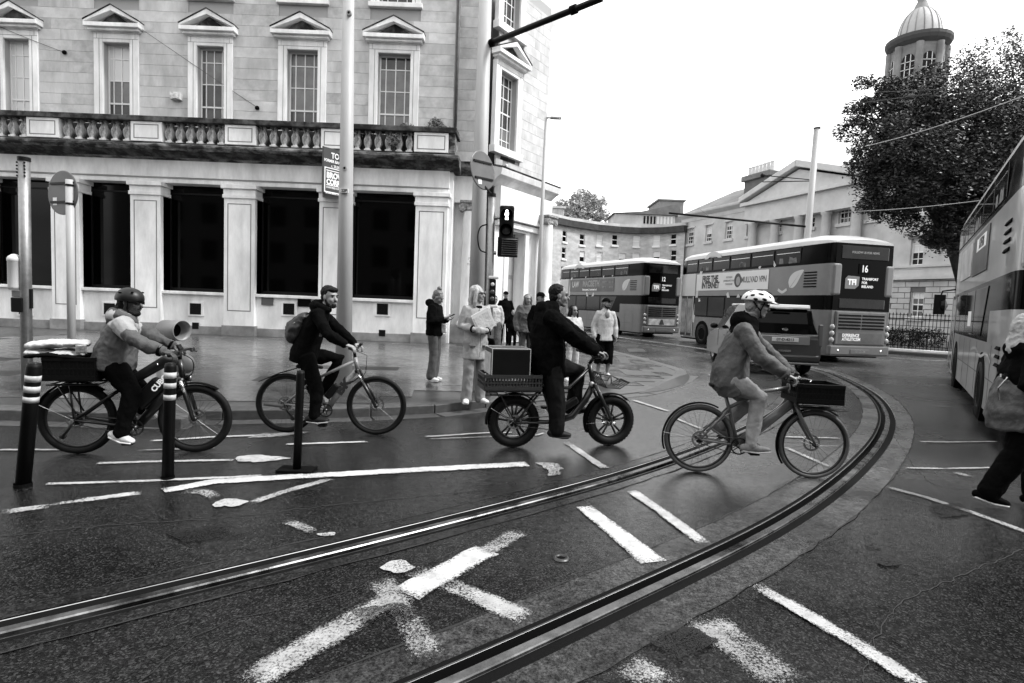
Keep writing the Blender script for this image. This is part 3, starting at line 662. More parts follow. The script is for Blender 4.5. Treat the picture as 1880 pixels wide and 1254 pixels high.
mb=MB(); wall(mb,0,LC,.1,zk0-.2,[(da,db,.1,zt_)],-.04,.5); mb.build('entrance_wall',stone_l,Cn)
mb=MB(); mb.box(0,LC+.2,-.34,-.05,zt_+.35,zk0-.24); mb.box(.1,LC+.05,-.22,-.05,zt_+.1,zt_+.3); mb.build('entablature',stone_l,Cn,bevel=.015)
mb=MB(); mb.box(da,db,.40,.46,.1,zt_); d_=mb.build('door',mat('grey_door_paint',.2,.5,0,.1,3),Cn)
mb=MB(); n_=0
for i in range(2):
    for z0_,z1_ in ((.3,1.1),(1.25,2.5),(2.65,3.4)):
        x_=da+.1+i*.5; mb.box(x_,x_+.36,.385,.4,z0_,z1_)
mb.build('door_panel',mat('grey_door_panel',.28,.5),d_,bevel=.01)
mb=MB(); mb.box(da-.28,da-.01,-.1,.1,.1,zt_+.1); mb.box(db+.01,db+.28,-.1,.1,.1,zt_+.1); mb.box(da-.01,db+.01,-.1,.05,zt_+.0,zt_+.1); mb.build('door_surround',stone_l,Cn,bevel=.02)
ionic(Cn,LC-.42,-.5,.75,PC(975,395)[1],.27); mb=MB(); mb.box(LC-.8,LC,-.9,-.1,.0,.75); mb.build('column_plinth',plinth_m,Cn,bevel=.02)
for a_,b_ in ((-.1,.85),(2.1,LC-.82)): mb=MB(); mb.box(a_,b_,-.15,-.041,.0,.8); mb.build('plinth',plinth_m,Cn,bevel=.02)
for k in range(26):   # vertical carved strip
    pass
# floodlight on cornice
q=FC.P(932,300,-.4); fl=thing('floodlight','black floodlight standing on the cornice below corner window','floodlight',FC.W(q),FC.a)
mb=MB(); mb.obox((0,0,.12),(.5,.34,.14),Matrix.Rotation(.35,3,'X')); mb.build('lamp_housing',black,fl,bevel=.03)
mb=MB(); mb.box(-.2,-.08,-.08,.08,-.12,.06); mb.build('ballast_box',white_p,fl); mb=MB(); mb.obox((0,-.14,.05),(.4,.02,.1),Matrix.Rotation(.35,3,'X')); mb.build('lamp_glass',glass_m,fl)
# ---- letting board (V-shaped)
FB=Fr((A(592,320,18.55).x,18.55),0)
q=FB.o; zt0=FB.Z(592,268); zb_=FB.Z(592,352); sg=thing('letting_board','dark V-shaped estate agent letting board fixed to building between two dark windows','sign',(q.x,q.y,0),0)
ang2=math.atan2(F0.o.y-.1-18.55,.70); Lb=1.17; u=V((math.cos(ang2),math.sin(ang2),0)); nb=V((math.sin(ang2),-math.cos(ang2),0))
bd=mat('dark_sign_board',.035,.35); wl=mat('white_lettering',.75,.5)
mb=MB(); a=V((0,0,0)); b=u*Lb; t=nb*-.03
mb.add([a+V((0,0,zb_)),b+V((0,0,zb_)),b+V((0,0,zt0)),a+V((0,0,zt0)),a+t+V((0,0,zb_)),b+t+V((0,0,zb_)),b+t+V((0,0,zt0)),a+t+V((0,0,zt0))],[(0,1,2,3),(7,6,5,4),(0,3,7,4),(1,5,6,2),(3,2,6,7),(0,4,5,1)])
f1=mb.build('right_board',bd,sg)
mb=MB(); ul=V((-.32,1.0,0)).normalized(); nl=V((-ul.y,ul.x,0)); b=ul*1.0; t=V((.03,.01,0))
mb.add([V((0,0,zb_)),b+V((0,0,zb_)),b+V((0,0,zt0)),V((0,0,zt0)),t+V((0,0,zb_)),b+t+V((0,0,zb_)),b+t+V((0,0,zt0)),t+V((0,0,zt0))],[(0,3,2,1),(4,5,6,7),(0,4,7,3),(1,2,6,5),(3,7,6,2),(0,1,5,4)])
f2=mb.build('left_board',bd,sg)
mb=MB()
for k in range(9):
    z_=zb_+.12+k*.16; p0=ul*.12+nl*.008; p1=ul*.85+nl*.008; mb.add([p0+V((0,0,z_)),p1+V((0,0,z_-.12)),p1+V((0,0,z_-.05)),p0+V((0,0,z_+.07))],[(0,1,2,3)])
mb.build('left_stripes',wl,f2)
Hb=zt0-zb_
def bt(s,x,z,size,al='LEFT',xs=1,bold=0): text(s,size,wl,f1,MX(u*x*.88+nb*.006+V((0,0,z)),u,(0,0,1)),align=al,xs=xs*.85,bold=bold)
bt('TO LET',.36,zt0-.23,.25,bold=.03); bt('FORMER BANK BUILDING',.06,zt0-.41,.125,xs=.95,bold=.03); bt('c. 20,000 SQ FT',.36,zt0-.56,.12,bold=.02)
bt('BROWNE',.17,zt0-.87,.25,bold=.05); bt('CORRIGAN',.17,zt0-1.08,.235,bold=.05,xs=.95); bt('CHARTERED SURVEYORS',.16,zt0-1.25,.085,xs=.9,bold=.02); bt('brownecorrigan.ie',.14,zt0-1.42,.11,bold=.02)
mb=MB()
def bar_(x0,x1,z0,z1):
    p=[u*x0+nb*.004+V((0,0,z0)),u*x1+nb*.004+V((0,0,z0)),u*x1+nb*.004+V((0,0,z1)),u*x0+nb*.004+V((0,0,z1))]; mb.add(p,[(0,1,2,3)])
bar_(.07,.105,zb_+.05,zt0-.62); bar_(.07,Lb-.05,zb_+.02,zb_+.05); bar_(.07,Lb-.05,zt0-.65,zt0-.62); bar_(.14,Lb-.1,zt0-.73,zt0-.7); bar_(.14,Lb-.1,zt0-1.19,zt0-1.165); mb.build('board_border',wl,f1)
# shrub on the balcony end
def leafy(name,label,cat,loc,clumps,n,size,m_,parent=None,seed=1,flat=.6,group=None,trunk=None,wind=0,gap=-.12):
    rnd=random.Random(seed); vs=[];fs=[]
    tot=sum(c[3]**2 if len(c)>3 else 1 for c in clumps)
    for c in clumps:
        k=int(n*(c[3]**2)/tot); cc=V(c[:3]); R_=c[3]
        for _ in range(k):
            d=V((rnd.gauss(0,1),rnd.gauss(0,1),rnd.gauss(0,1))).normalized(); rr=R_*(rnd.random()**.38)*(1 if rnd.random()<.84 else rnd.uniform(1,1.28)); p=cc+V((d.x*rr,d.y*rr,d.z*rr*flat))
            if noise.noise(p*((1.9/max(.35,R_)) if R_<.5 else 1.25)+V((seed,0,0)))<gap: continue
            a=V((rnd.gauss(0,1)+wind,rnd.gauss(0,1),rnd.gauss(0,.6))).normalized(); b=a.cross(V((rnd.gauss(0,1),rnd.gauss(0,1),rnd.gauss(0,1)))).normalized(); s=size*rnd.uniform(.6,1.4)
            q=len(vs); vs+= [p-a*s,p+b*s*.42,p+a*s,p-b*s*.42]; fs.append((q,q+1,q+2,q+3))
    me=bpy.data.meshes.new(name); me.from_pydata([tuple(v) for v in vs],[],fs); me.materials.append(m_); me.update()
    return me
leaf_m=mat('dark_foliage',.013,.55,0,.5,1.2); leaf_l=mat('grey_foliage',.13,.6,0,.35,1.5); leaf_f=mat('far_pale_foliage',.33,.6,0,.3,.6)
wood=mat('bark',.03,.9,0,.3,6,.5,20)
def plant(loc,rs,n,label,seed):
    t=thing('balcony_shrub',label,'plant',loc,0,'shrubs growing on the balcony')
    link('foliage',leafy('foliage','','',None,rs,n,.05,leaf_l,seed=seed,flat=.8),t)
    mb=MB(); rnd=random.Random(seed)
    for c in rs: mb.tube([(c[0]*.3,c[1]*.3,-.35),(c[0]*.7,c[1],c[2]*.6),(c[0],c[1],c[2]+c[3]*.6)],[.018,.012,.005],5)
    mb.build('stem',wood,t)
q=A(797,212,19.75); plant((q.x,q.y,zb2+.05),[(0,0,.12,.34),(.35,0,.02,.25),(-.3,.1,.0,.25),(.1,.1,.3,.22)],1100,'largest bushy shrub growing at the right end of the balcony',3)
q=A(745,218,19.75); plant((q.x,q.y,zb2+.0),[(0,0,.1,.22),(.3,0,.02,.2),(-.25,0,-.05,.15)],600,'lower thin shrub in front of the fifth upper window',5)
q=A(722,248,19.1); plant((q.x,q.y,zb0+.25),[(0,0,.1,.2),(.1,0,.25,.14)],420,'small weed growing between balusters below the fifth window',8)
q=A(668,218,19.75); plant((q.x,q.y,zb2-.12),[(0,0,.05,.2),(.2,0,0,.15)],260,'low weeds on balcony left of the fifth window',9)
# ================================================================= FAR BUILDINGS
cres=mat('crescent_brick',.42,.85,0,.2,1.6,.2,8,stretch=(.7,.7,1.6),var2=.1); cres_d=mat('crescent_cornice',.03,.8,0,.4,2)
hosp=mat('hospital_stone',.48,.8,0,.12,.5,.2,8,var2=.1); hosp_t=mat('hospital_trim',.52,.75,0,.1,1); slate=mat('slate_roof',.13,.6,0,.25,1,.1,20); joint_f=mat('far_joint',.12,.9)
CP=[A(940,560,64.5),A(985,560,66),A(1036,560,70),A(1088,560,72.9),A(1130,560,74),A(1170,560,74.2),A(1210,560,73),A(1250,560,70.5)]
CP=[V((p.x,p.y,0)) for p in CP]
cb=thing('crescent_terrace','long curved brick terrace building of small sash windows behind the buses','building',(0,0,0))
zpar=11.0
mbw=MB(); mbc=MB(); mbp=MB()
pts=CP
for i in range(len(pts)-1):
    a,b=pts[i],pts[i+1]; f=Fr((a.x,a.y),math.atan2(b.y-a.y,b.x-a.x)); L_=(b-a).length
    def t3(mb_,fn):
        m_=MB(); fn(m_); mb_.add([f.W(p) for p in m_.v],m_.f)
    hol=[]
    for k_,(px,ys) in enumerate(((1006,(432,467,498)),(1038,(434,465,500)),(1069,(440,471,502)),(1101,(441,472,504)),(1136,(441,474,505)),(1171,(443,474,505)),(1205,(442,471,503)),(1236,(439,469,501)))):
        for st,py in enumerate(ys):
            X_,z_=f.R(px,py)
            if 0<X_<L_: X_=min(max(X_,.55),L_-.55); hol.append((X_-.42,X_+.42,z_-.66,z_+.66,st,k_))
    t3(mbw,lambda m_:wall(m_,0,L_,0,zpar,[h[:4] for h in hol],0,.25))
    t3(mbc,lambda m_:m_.box(-.1,L_+.1,-.45,.3,zpar+.0,zpar+.75)); t3(mbp,lambda m_:m_.box(-.05,L_+.05,-.1,.3,zpar+.75,zpar+1.15))
    fe=bpy.data.objects.new('wall_bay',None)
    for k,h in enumerate(hol):
        st=(blind if h[4]==0 and h[5] in (3,5,6) or h[4]==1 and h[5]==3 else glass_d)
        mb=MB()
        for bx in ((h[0],h[0]+.06,h[2],h[3]),(h[1]-.06,h[1],h[2],h[3]),(h[0]+.06,h[1]-.06,h[3]-.06,h[3]),(h[0]+.06,h[1]-.06,(h[2]+h[3])/2-.05,(h[2]+h[3])/2+.05),(h[0]+.06,h[1]-.06,h[2],h[2]+.06)): mb.box(bx[0],bx[1],.08,.14,bx[2],bx[3])
        mb.box(h[0]-.1,h[1]+.1,-.12,.1,h[2]-.22,h[2]-.02)
        w_=mb.build('window',white_p,cb,loc=f.o,rz=f.a)
        hm=(h[2]+h[3])/2
        for z0_,z1_,g_ in ((h[2],hm,st),(hm,h[3],blind if (st is blind or (h[4]==1 and h[5] not in (1,7))) else glass_d)):
            mb=MB(); mb.add([(h[0],.11,z0_),(h[1],.11,z0_),(h[1],.11,z1_),(h[0],.11,z1_)],[(0,1,2,3)]); mb.build('pane',g_,w_)
    bpy.data.objects.remove(fe)
mbw.build('wall',cres,cb); mbc.build('cornice',cres_d,cb); mbp.build('parapet',hosp,cb)
mb=MB(); mb.add([p+V((0,.6,0)) for p in pts]+[p+V((0,.6,zpar+.4)) for p in pts],[(i,i+1,len(pts)+i+1,len(pts)+i) for i in range(len(pts)-1)]); mb.build('dark_interior',blackm,cb)
def rbox(name,label,cat,px0,px1,py0,py1,Y,dep,m_,**k):
    a=A(px0,py1,Y); b=A(px1,py0,Y); t=thing(name,label,cat,(a.x,a.y,a.z)); mb=MB(); mb.box(0,b.x-a.x,0,dep,-3,b.z-a.z); mb.build('walls',m_,t,bevel=.05); return t,b.x-a.x,b.z-a.z
t,w_,h_=rbox('rooftop_plant_room','plain square lift house on roof between terrace and hospital','roof structure',1208,1256,370,405,78,6,mat('render_grey',.22,.8,0,.15,1)); mb=MB(); mb.box(-.2,w_+.2,-.2,6.2,h_+.001,h_+.2); mb.build('roof',slate,t)
t,w_,h_=rbox('attic_storey','pale attic storey with sloping side above curved terrace cornice','roof structure',1128,1240,396,420,77,6,hosp); mb=MB(); mb.xz([(-.3,h_+.01),(w_+.5,h_+.01),(w_+.5,h_+1.6),(3.5,h_+.35)],-.3,6); mb.build('roof',slate,t)
for k in range(9): mb=MB(); mb.box(3.8+k*.45,4.05+k*.45,-.05,-.01,h_-1.2,h_-.2); mb.build('window',glass_d if k<4 else white_p,t)
t,w_,h_=rbox('rooftop_box','low square roof structure at left end of curved terrace','roof structure',986,1036,383,400,71,5,stone[0]); mb=MB(); mb.box(-.2,w_+.2,-.2,5.2,h_+.001,h_+.25); mb.build('roof',hosp_t,t)
# hospital
FH=Fr((A(1745,560,41).x,41),math.atan2(.925,-.38)); 
# local x runs away from us; y inward must point right/back: flip so that x runs toward us
xa=A(1245,560,71.6); xb=A(1745,560,41.0); FH=Fr((xa.x,xa.y),math.atan2(xb.y-xa.y,xb.x-xa.x)); LH=(xb-xa).length+8
H=frthing(FH,'hospital_building','long classical hospital building with pediment and rusticated ground floor','building')
HR=FH.R
zhp=HR(1383,369)[1]; zhr=HR(1690,513)[1]
rows={}
hol=[]
for a,b in ((1262,1274),(1295,1307),(1331,1344),(1370,1384),(1420,1434),(1480,1494),(1537,1559),(1590,1612),(1674,1698)):
    x0=HR(a,430)[0]; x1=HR(b,430)[0]; hol.append((x0,x1,None,None))
zu_0=HR(1377,433)[1]; zu_1=HR(1377,400)[1]; zm_1=zhr+.9+2.9
up=[(a,b,zu_0,zu_1) for a,b,_,_ in hol]
mid=[(a,b,zhr+.75,zhr+3.0) for a,b,_,_ in hol[:-1]]+[(hol[-1][0],hol[-1][1],HR(1686,487)[1],HR(1686,438)[1])]
gr=[(a,b,1.3,zhr-1.1) for a,b,_,_ in hol[:-1]]+[(HR(1667,600)[0],HR(1690,600)[0],HR(1680,582)[1],HR(1680,536)[1])]
mb=MB(); wall(mb,0,LH,zhr,zhp,up+mid,0,.3); wall(mb,0,LH,0,zhr,gr,.08,.3); mb.box(0,LH,.6,9,0,zhp-.1); mb.build('wall',hosp,H)
mb=MB(); mb.add([(0,.34,.2),(LH,.34,.2),(LH,.34,zhp-.2),(0,.34,zhp-.2)],[(0,1,2,3)]); mb.build('dark_interior',blackm,H)
for hs_,k0 in ((up,0),(mid,1),(gr,2)):
    for i,(a,b,c,d) in enumerate(hs_):
        sash(H,a,b,c,d,.2,[.33,.66] if k0<2 and b-a>1 else [.5],[.25,.5,.75],[glass_d,glass_d,blind,blind] if (i+k0)%2 else [glass_m,glass_d,glass_m,blind],bar=.06,frame=.1,meet=.5)
        mb=MB(); mb.box(a-.18,b+.18,-.16,.05,c-.28,c-.01); mb.build('window_sill',hosp_t,H)
        if k0<2: mb=MB(); mb.box(a-.2,b+.2,-.1,.02,d+.01,d+.18); mb.build('window_lintel',joint_f if k0==1 else hosp_t,H)
mb=MB(); mb.box(0,LH,-.3,.1,zhr,zhr+.28); mb.box(0,LH,-.12,.1,zhr+.28,zhr+.9); mb.box(0,LH,-.25,.1,zhr+.9,zhr+1.08); mb.build('string_course',hosp_t,H)
# rusticated blocks ground floor (right end visible beside the bus)
x0=HR(1632,600)[0]; zz=.6; r=0; ga=gr[-1]
while zz<zhr-.1:
    z1=min(zz+.42,zhr-.02); xx=x0-(.55 if r%2 else 0)
    while xx<LH-3:
        x1=xx+1.05; segs=[(xx,x1)]
        if z1>ga[2] and zz<ga[3]: segs=[(p,q) for p,q in ((xx,min(x1,ga[0]-.05)),(max(xx,ga[1]+.05),x1)) if q-p>.1]
        for p,q in segs: m_=MB(); m_.box(p+.025,q-.025,.0,.079,zz+.025,z1-.025); m_.build('rusticated_stone',hosp,H)
        xx=x1
    zz=z1; r+=1
mb=MB(); mb.box(0,x0-.1,.012,.079,.6,zhr-.05); mb.build('rusticated_base',hosp,H)
mb=MB(); wall(mb,x0-.1,LH,.5,zhr-.03,[(ga[0]-.02,ga[1]+.02,ga[2],ga[3])],.076,.002); mb.build('masonry_joint',joint_f,H)
# parapet/eaves, roof
mb=MB(); mb.yz([(-.05,zhp-.9),(-.12,zhp-.5),(-.6,zhp-.15),(-.65,zhp),(-.65,zhp+.12),(.3,zhp+.12),(.3,zhp-.9)],-.2,LH); mb.build('eaves_cornice',hosp_t,H)
mb=MB(); mb.add([(0,-.3,zhp+.12),(LH,-.3,zhp+.12),(LH-2,5,zhp+3),(3,5,zhp+3),(LH,10,zhp+.1),(0,10,zhp+.1)],[(0,1,2,3),(3,2,4,5),(0,3,5),(1,4,2)]); mb.build('roof',slate,H)
# portico bay
p0=HR(1383,369)[0]; p1=HR(1600,369)[0]; pc=(p0+p1)/2; zap=FH.Z(1478,295,-1.0); zpb=FH.Z(1383,372,-1.2)
mb=MB(); mb.box(p0,p1,-1.0,0,zpb-2.0,zpb-.2); mb.box(p0-.3,p1+.3,-1.4,0,zpb-.2,zpb+.15); mb.build('portico_entablature',hosp_t,H)
zap=zpb+ (p1-p0)*.165
mb=MB(); mb.xz([(p0,zpb+.15),(p1,zpb+.15),(pc,zap)],-1.0,5); pdm=mb.build('pediment',hosp_t,H)
mb=MB()
for s in (-1,1):
    e_=p0-.5 if s<0 else p1+.5
    mb.xz([(e_,zpb+.16),(e_,zpb+.75),(pc,zap+.85),(pc,zap+.2)],-1.5,5.2)
mb.build('raking_cornice',hosp_t,pdm,bevel=.08)
for k in range(5):
    x_=p0+.8+(p1-p0-1.6)*k/4; mb=MB(); zt2=zpb-2.0; mb.lathe([(.52,zhr+1.1),(.52,zhr+1.3),(.44,zhr+1.45),(.36,zt2-.3),(.5,zt2-.12),(.5,zt2)],16,(x_,-.55,0)); mb.build('column',hosp_t,H,True)
mb=MB(); mb.box(p0,p1,-1.05,-.01,0,zhr+1.1); mb.build('portico_base',hosp,H)
# chimney
FH2=Fr(tuple(FH.W(V((HR(1390,340)[0],2.5,0))))[:2],FH.a); xz0=FH2.R(1363,345); xz1=FH2.R(1417,311)
ch=frthing(FH2,'chimney_stack','broad rendered chimney stack with row of pots left of pediment','chimney')
mb=MB(); mb.box(xz0[0]+.3,xz1[0]-.3,0,1.5,xz0[1]-3.5,xz1[1]-.6); mb.build('stack',mat('chimney_render',.10,.8,0,.15,1),ch); mb=MB(); mb.box(xz0[0],xz1[0],-.3,1.8,xz1[1]-.6,xz1[1]+.0); mb.build('stack_cap',slate,ch,bevel=.08)
for k in range(7):
    x_=xz0[0]+.5+k*(xz1[0]-xz0[0]-1)/6; mb=MB(); mb.lathe([(.22,xz1[1]),(.17,xz1[1]+.9),(.22,xz1[1]+1.0),(.12,xz1[1]+1.0)],10,(x_,.5,0)); mb.build('chimney_pot',hosp_t,ch)
# tower with dome
Yt=58; c=A(1683,120,Yt); tw=thing('domed_tower','round stone clock tower with ribbed dome rising behind the tree','tower',(c.x,Yt,0)); rt=2.3
tz=lambda py:A(1683,py,Yt).z
tm=mat('tower_stone',.19,.85,0,.3,.5,.3,6); td=mat('tower_dome_lead',.36,.6,0,.15,.6)
mb=MB(); mb.lathe([(rt,0),(rt,tz(92)-.4),(rt+.1,tz(92))],8,M=Matrix.Rotation(.25,3,'Z')); mb.build('drum',tm,tw)
z_=tz(82); mb=MB(); mb.lathe([(rt,z_-.6),(rt+.35,z_-.3),(rt+.5,z_),(rt+.5,z_+.3),(rt-.5,z_+.45)],24); mb.build('cornice',mat('tower_cornice',.05,.8),tw)
for k in range(8):
    a=.25+k*PI/4; mb=MB(); mb.lathe([(.34,tz(170)-5),(.34,z_-.6)],8,(math.cos(a)*rt,math.sin(a)*rt,0)); mb.build('pilaster',tm,tw,True)
    a=.25+(k+.5)*PI/4; rr=rt*math.cos(PI/8); Mz=Matrix.Rotation(a+PI/2,3,'Z'); q=V((math.cos(a)*rr,math.sin(a)*rr,0))
    zz0=z_-4.4; mb=MB(); poly=[(-.55,0),(.55,0),(.55,2.3)]+[(.55*math.cos(t_*PI/8),2.3+.62*math.sin(t_*PI/8)) for t_ in range(1,8)]+[(-.55,2.3)]
    mb.prism(poly,lambda p:Mz@V((p[0],-.02,p[1]+zz0))+q,lambda p:Mz@V((p[0],.1,p[1]+zz0))+q); w_=mb.build('window',glass_d,tw)
    mb=MB()
    for bx in (-.22,.22): mb.add([Mz@V((bx-.04,s_,zz0+h_))+q+q.normalized()*.06 for s_ in (-.03,) for h_ in (0,)]+[Mz@V((bx+.04,-.03,zz0))+q+q.normalized()*.06,Mz@V((bx+.04,-.03,zz0+2.8))+q+q.normalized()*.06,Mz@V((bx-.04,-.03,zz0+2.8))+q+q.normalized()*.06],[(0,1,2,3)])
    for hz in (.7,1.4,2.1): mb.add([Mz@V((s_*.6,-.03,zz0+hz+d_))+q+q.normalized()*.06 for s_,d_ in ((-1,0),(1,0),(1,.07),(-1,.07))],[(0,1,2,3)])
    mb.build('glazing_bar',hosp_t,w_)
zb0_=z_+.45; zt0_=tz(14); R0=1.85; prof=[]
for k in range(11):
    a=k/10*PI/2*.97; prof.append((R0*math.cos(a),zb0_+(zt0_-zb0_)*math.sin(a)))
mb=MB(); mb.lathe(prof,32); dm=mb.build('dome',td,tw,True)
for k in range(16):
    a=k*PI/8; mb=MB(); mb.tube([(r_*math.cos(a)*1.005,r_*math.sin(a)*1.005,z2) for r_,z2 in prof],.05,5); mb.build('rib',tm,dm)
mb=MB(); mb.lathe([(.7,zt0_-.3),(.55,zt0_+.2),(.35,zt0_+.6),(.45,zt0_+.9),(.2,zt0_+1.1),(.05,zt0_+1.8)],14); mb.build('finial',tm,tw,True)
# ---- trees
def tree(name,label,loc,clumps,n,size,lm,tr,br,seed,group='street trees',flat=.75,wind=0):
    t=thing(name,label,'tree',loc,0,group); link('crown',leafy('crown','','',None,clumps,n,size,lm,seed=seed,flat=flat,wind=wind,gap=-.1),t)
    mb=MB(); mb.tube([(0,0,-.1),(.1,0,tr[1]*.5),(0,.1,tr[1])],[tr[0]*1.3,tr[0],tr[0]*.8],10)
    for p in br:
        p=V(p); b0=V((0,.1,tr[1]*random.uniform(.75,1))); m_=b0.lerp(p,.5)+V((0,0,.5)); mb.tube([b0,b0.lerp(m_,.5)+V((0,0,.3)),m_,p],[tr[0]*.55,tr[0]*.42,tr[0]*.28,.05],7)
        for _ in range(3):
            q=p+V((random.uniform(-1.5,1.5),random.uniform(-1,1),random.uniform(-.8,1.4))); mb.tube([m_,m_.lerp(q,.6)+V((0,0,.2)),q],[tr[0]*.2,.05,.02],5)
    mb.build('trunk',wood,t,True); return t
Yt=27; o_=A(1765,560,Yt); 
def cl(px,py,r,dy=0):
    p=A(px,py,Yt+dy)-V((o_.x,o_.y,0)); return (p.x,p.y,p.z,r)
C1=[cl(1700,300,2.9),cl(1650,200,1.7),cl(1600,235,1.1),cl(1580,205,.8,1),cl(1725,180,2.0),cl(1640,330,1.7),cl(1610,380,.9),cl(1800,300,2.7),cl(1860,220,2.3),cl(1770,400,1.6),cl(1690,400,1.2),cl(1640,395,.8),cl(1720,440,.6,-1),cl(1730,425,1.1),cl(1770,430,1.5,-1),cl(1815,400,2.0,-1),cl(1860,360,2.4,-1),cl(1670,345,1.6,-1),cl(1560,240,.7),cl(1575,290,.7),cl(1620,170,.9),cl(1585,150,.5,1),cl(1595,320,.9),cl(1880,330,2.2,1),cl(1700,240,2.4,1),cl(1660,270,2.0,-1),cl(1730,340,2.2,-1),cl(1820,350,2.3,-1),cl(1770,250,2.5,1)]
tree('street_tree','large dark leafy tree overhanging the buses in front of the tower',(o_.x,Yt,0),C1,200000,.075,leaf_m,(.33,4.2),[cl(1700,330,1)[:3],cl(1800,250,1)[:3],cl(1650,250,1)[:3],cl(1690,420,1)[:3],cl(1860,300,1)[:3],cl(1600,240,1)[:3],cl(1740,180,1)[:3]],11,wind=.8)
Yt=33; o_=A(1900,560,Yt)
C2=[cl(1800,120,1.8),cl(1850,110,2.0),cl(1880,160,2.6),cl(1780,170,1.7),cl(1830,190,2.4),cl(1900,90,1.6),cl(1950,150,3.5),cl(1960,250,4.5),cl(1860,260,3.),cl(1870,60,.7),cl(1765,110,.7)]
tree('street_tree','windblown tree with leaf colour paled for backlight at right edge behind the dark tree',(o_.x,Yt,0),C2,46000,.075,mat('backlight_pale_foliage',.05,.5,0,.5,1.2),(.3,4.5),[cl(1830,180,1)[:3],cl(1880,120,1)[:3],cl(1950,160,1)[:3],cl(1790,150,1)[:3]],21,wind=.8)  # leaf colour made paler to carry the backlight on this crown
Yt=92; o_=A(1065,560,Yt)
C3=[cl(1060,380,2.4),cl(1090,375,2.2),cl(1040,395,2.0),cl(1068,360,1.6),cl(1100,395,1.8),cl(1030,375,1.1),cl(1065,400,3.4),cl(1015,395,1.2)]
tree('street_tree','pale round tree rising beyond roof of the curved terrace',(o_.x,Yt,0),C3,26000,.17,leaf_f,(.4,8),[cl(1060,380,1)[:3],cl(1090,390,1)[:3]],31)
# ---- railings with stone base in front of the hospital
ra=G(1620,648); rb=G(1760,658); FR=Fr((ra.x,ra.y+.9),math.atan2(rb.y-ra.y,rb.x-ra.x)); LR=(rb-ra).length+5
t=frthing(FR,'iron_railings','black iron railings on a low stone base before the hospital','fence')
mb=MB(); mb.box(-3,LR,-.2,.2,0,.22); mb.build('railing_base',stone_l,t,bevel=.02); mb=MB(); mb.box(-3,LR,-.9,-.25,-.02,.13); o=mb.build('footpath_kerb',kerb_m[0],None,bevel=.02,loc=FR.o,rz=FR.a); tag(o,kind='structure')
mb=MB(); mb.box(-3,LR,-.02,.02,1.55,1.6); mb.build('top_rail',black,t); mb=MB(); mb.box(-3,LR,-.02,.02,.35,.39); mb.build('bottom_rail',black,t)
b_=MB(); b_.tube([(0,0,.2),(0,0,1.72)],.014,6); b_.lathe([(.014,1.72),(.03,1.76),(.002,1.86)],6); bm_=b_.mesh('railing_bar',black)
k=0; x_=-3
while x_<LR: link('railing_bar',bm_,t,(x_,0,0)); x_+=.135
# ================================================================= VEHICLES
bus_g=mat('bus_grey_paint',.078,.35,0,.2,1.6,coat=.15); bus_m=mat('bus_mid_panel',.11,.35,0,.12,1.3,coat=.15); bus_w=mat('bus_pale_paint',.42,.35,0,.06,.8,coat=.3); bus_b=mat('bus_black_glazing',.001,.12,spec=.04)
bus_glass=mat('bus_window_glass',.006,.06,0,.8,2,spec=.15); seatm=mat('bus_interior',.10,.6,0,.7,3)
ad_w=mat('pale_advert',.6,.4); ad_d=mat('dark_advert',.05,.4,0,.4,2); ink=mat('dark_print',.02,.5); lampm=mat('grey_lamp_lens',.25,.15,coat=.5); wht=mat('white_print',.85,.4); platem=mat('dull_plate',.08,.4)
def wheel(root,x,y,r,s=1,w=.28,rim=None,name='wheel'):
    M=Matrix.Rotation(PI/2,3,'X'); mb=MB(); mb.lathe([(r*.62,-w/2),(r*.93,-w/2),(r,-w/2+.04),(r,w/2-.04),(r*.93,w/2),(r*.62,w/2),(r*.6,0),(r*.62,-w/2)],28,M=M); t=mb.build(name,rubber,root,True,loc=(x,y,r))
    mb=MB(); mb.lathe([(.001,w/2*.4),(r*.14,w/2*.5),(r*.2,w/2*.3),(r*.42,w/2*.2),(r*.6,w/2*.9),(r*.63,w/2*.95),(r*.63,-w/2*.95),(r*.3,-w/2*.9),(.001,-w/2*.9)],24,M=Matrix.Rotation(-s*PI/2,3,'X')); mb.build('rim',rim or steel,t,True)
    mb=MB()
    for k in range(8): a=k*PI/4; mb.ell((math.cos(a)*r*.28,s*w*.16,math.sin(a)*r*.28),(.025,.02,.025),nu=6,nv=4)
    mb.build('wheel_nut',chrome,t); return t
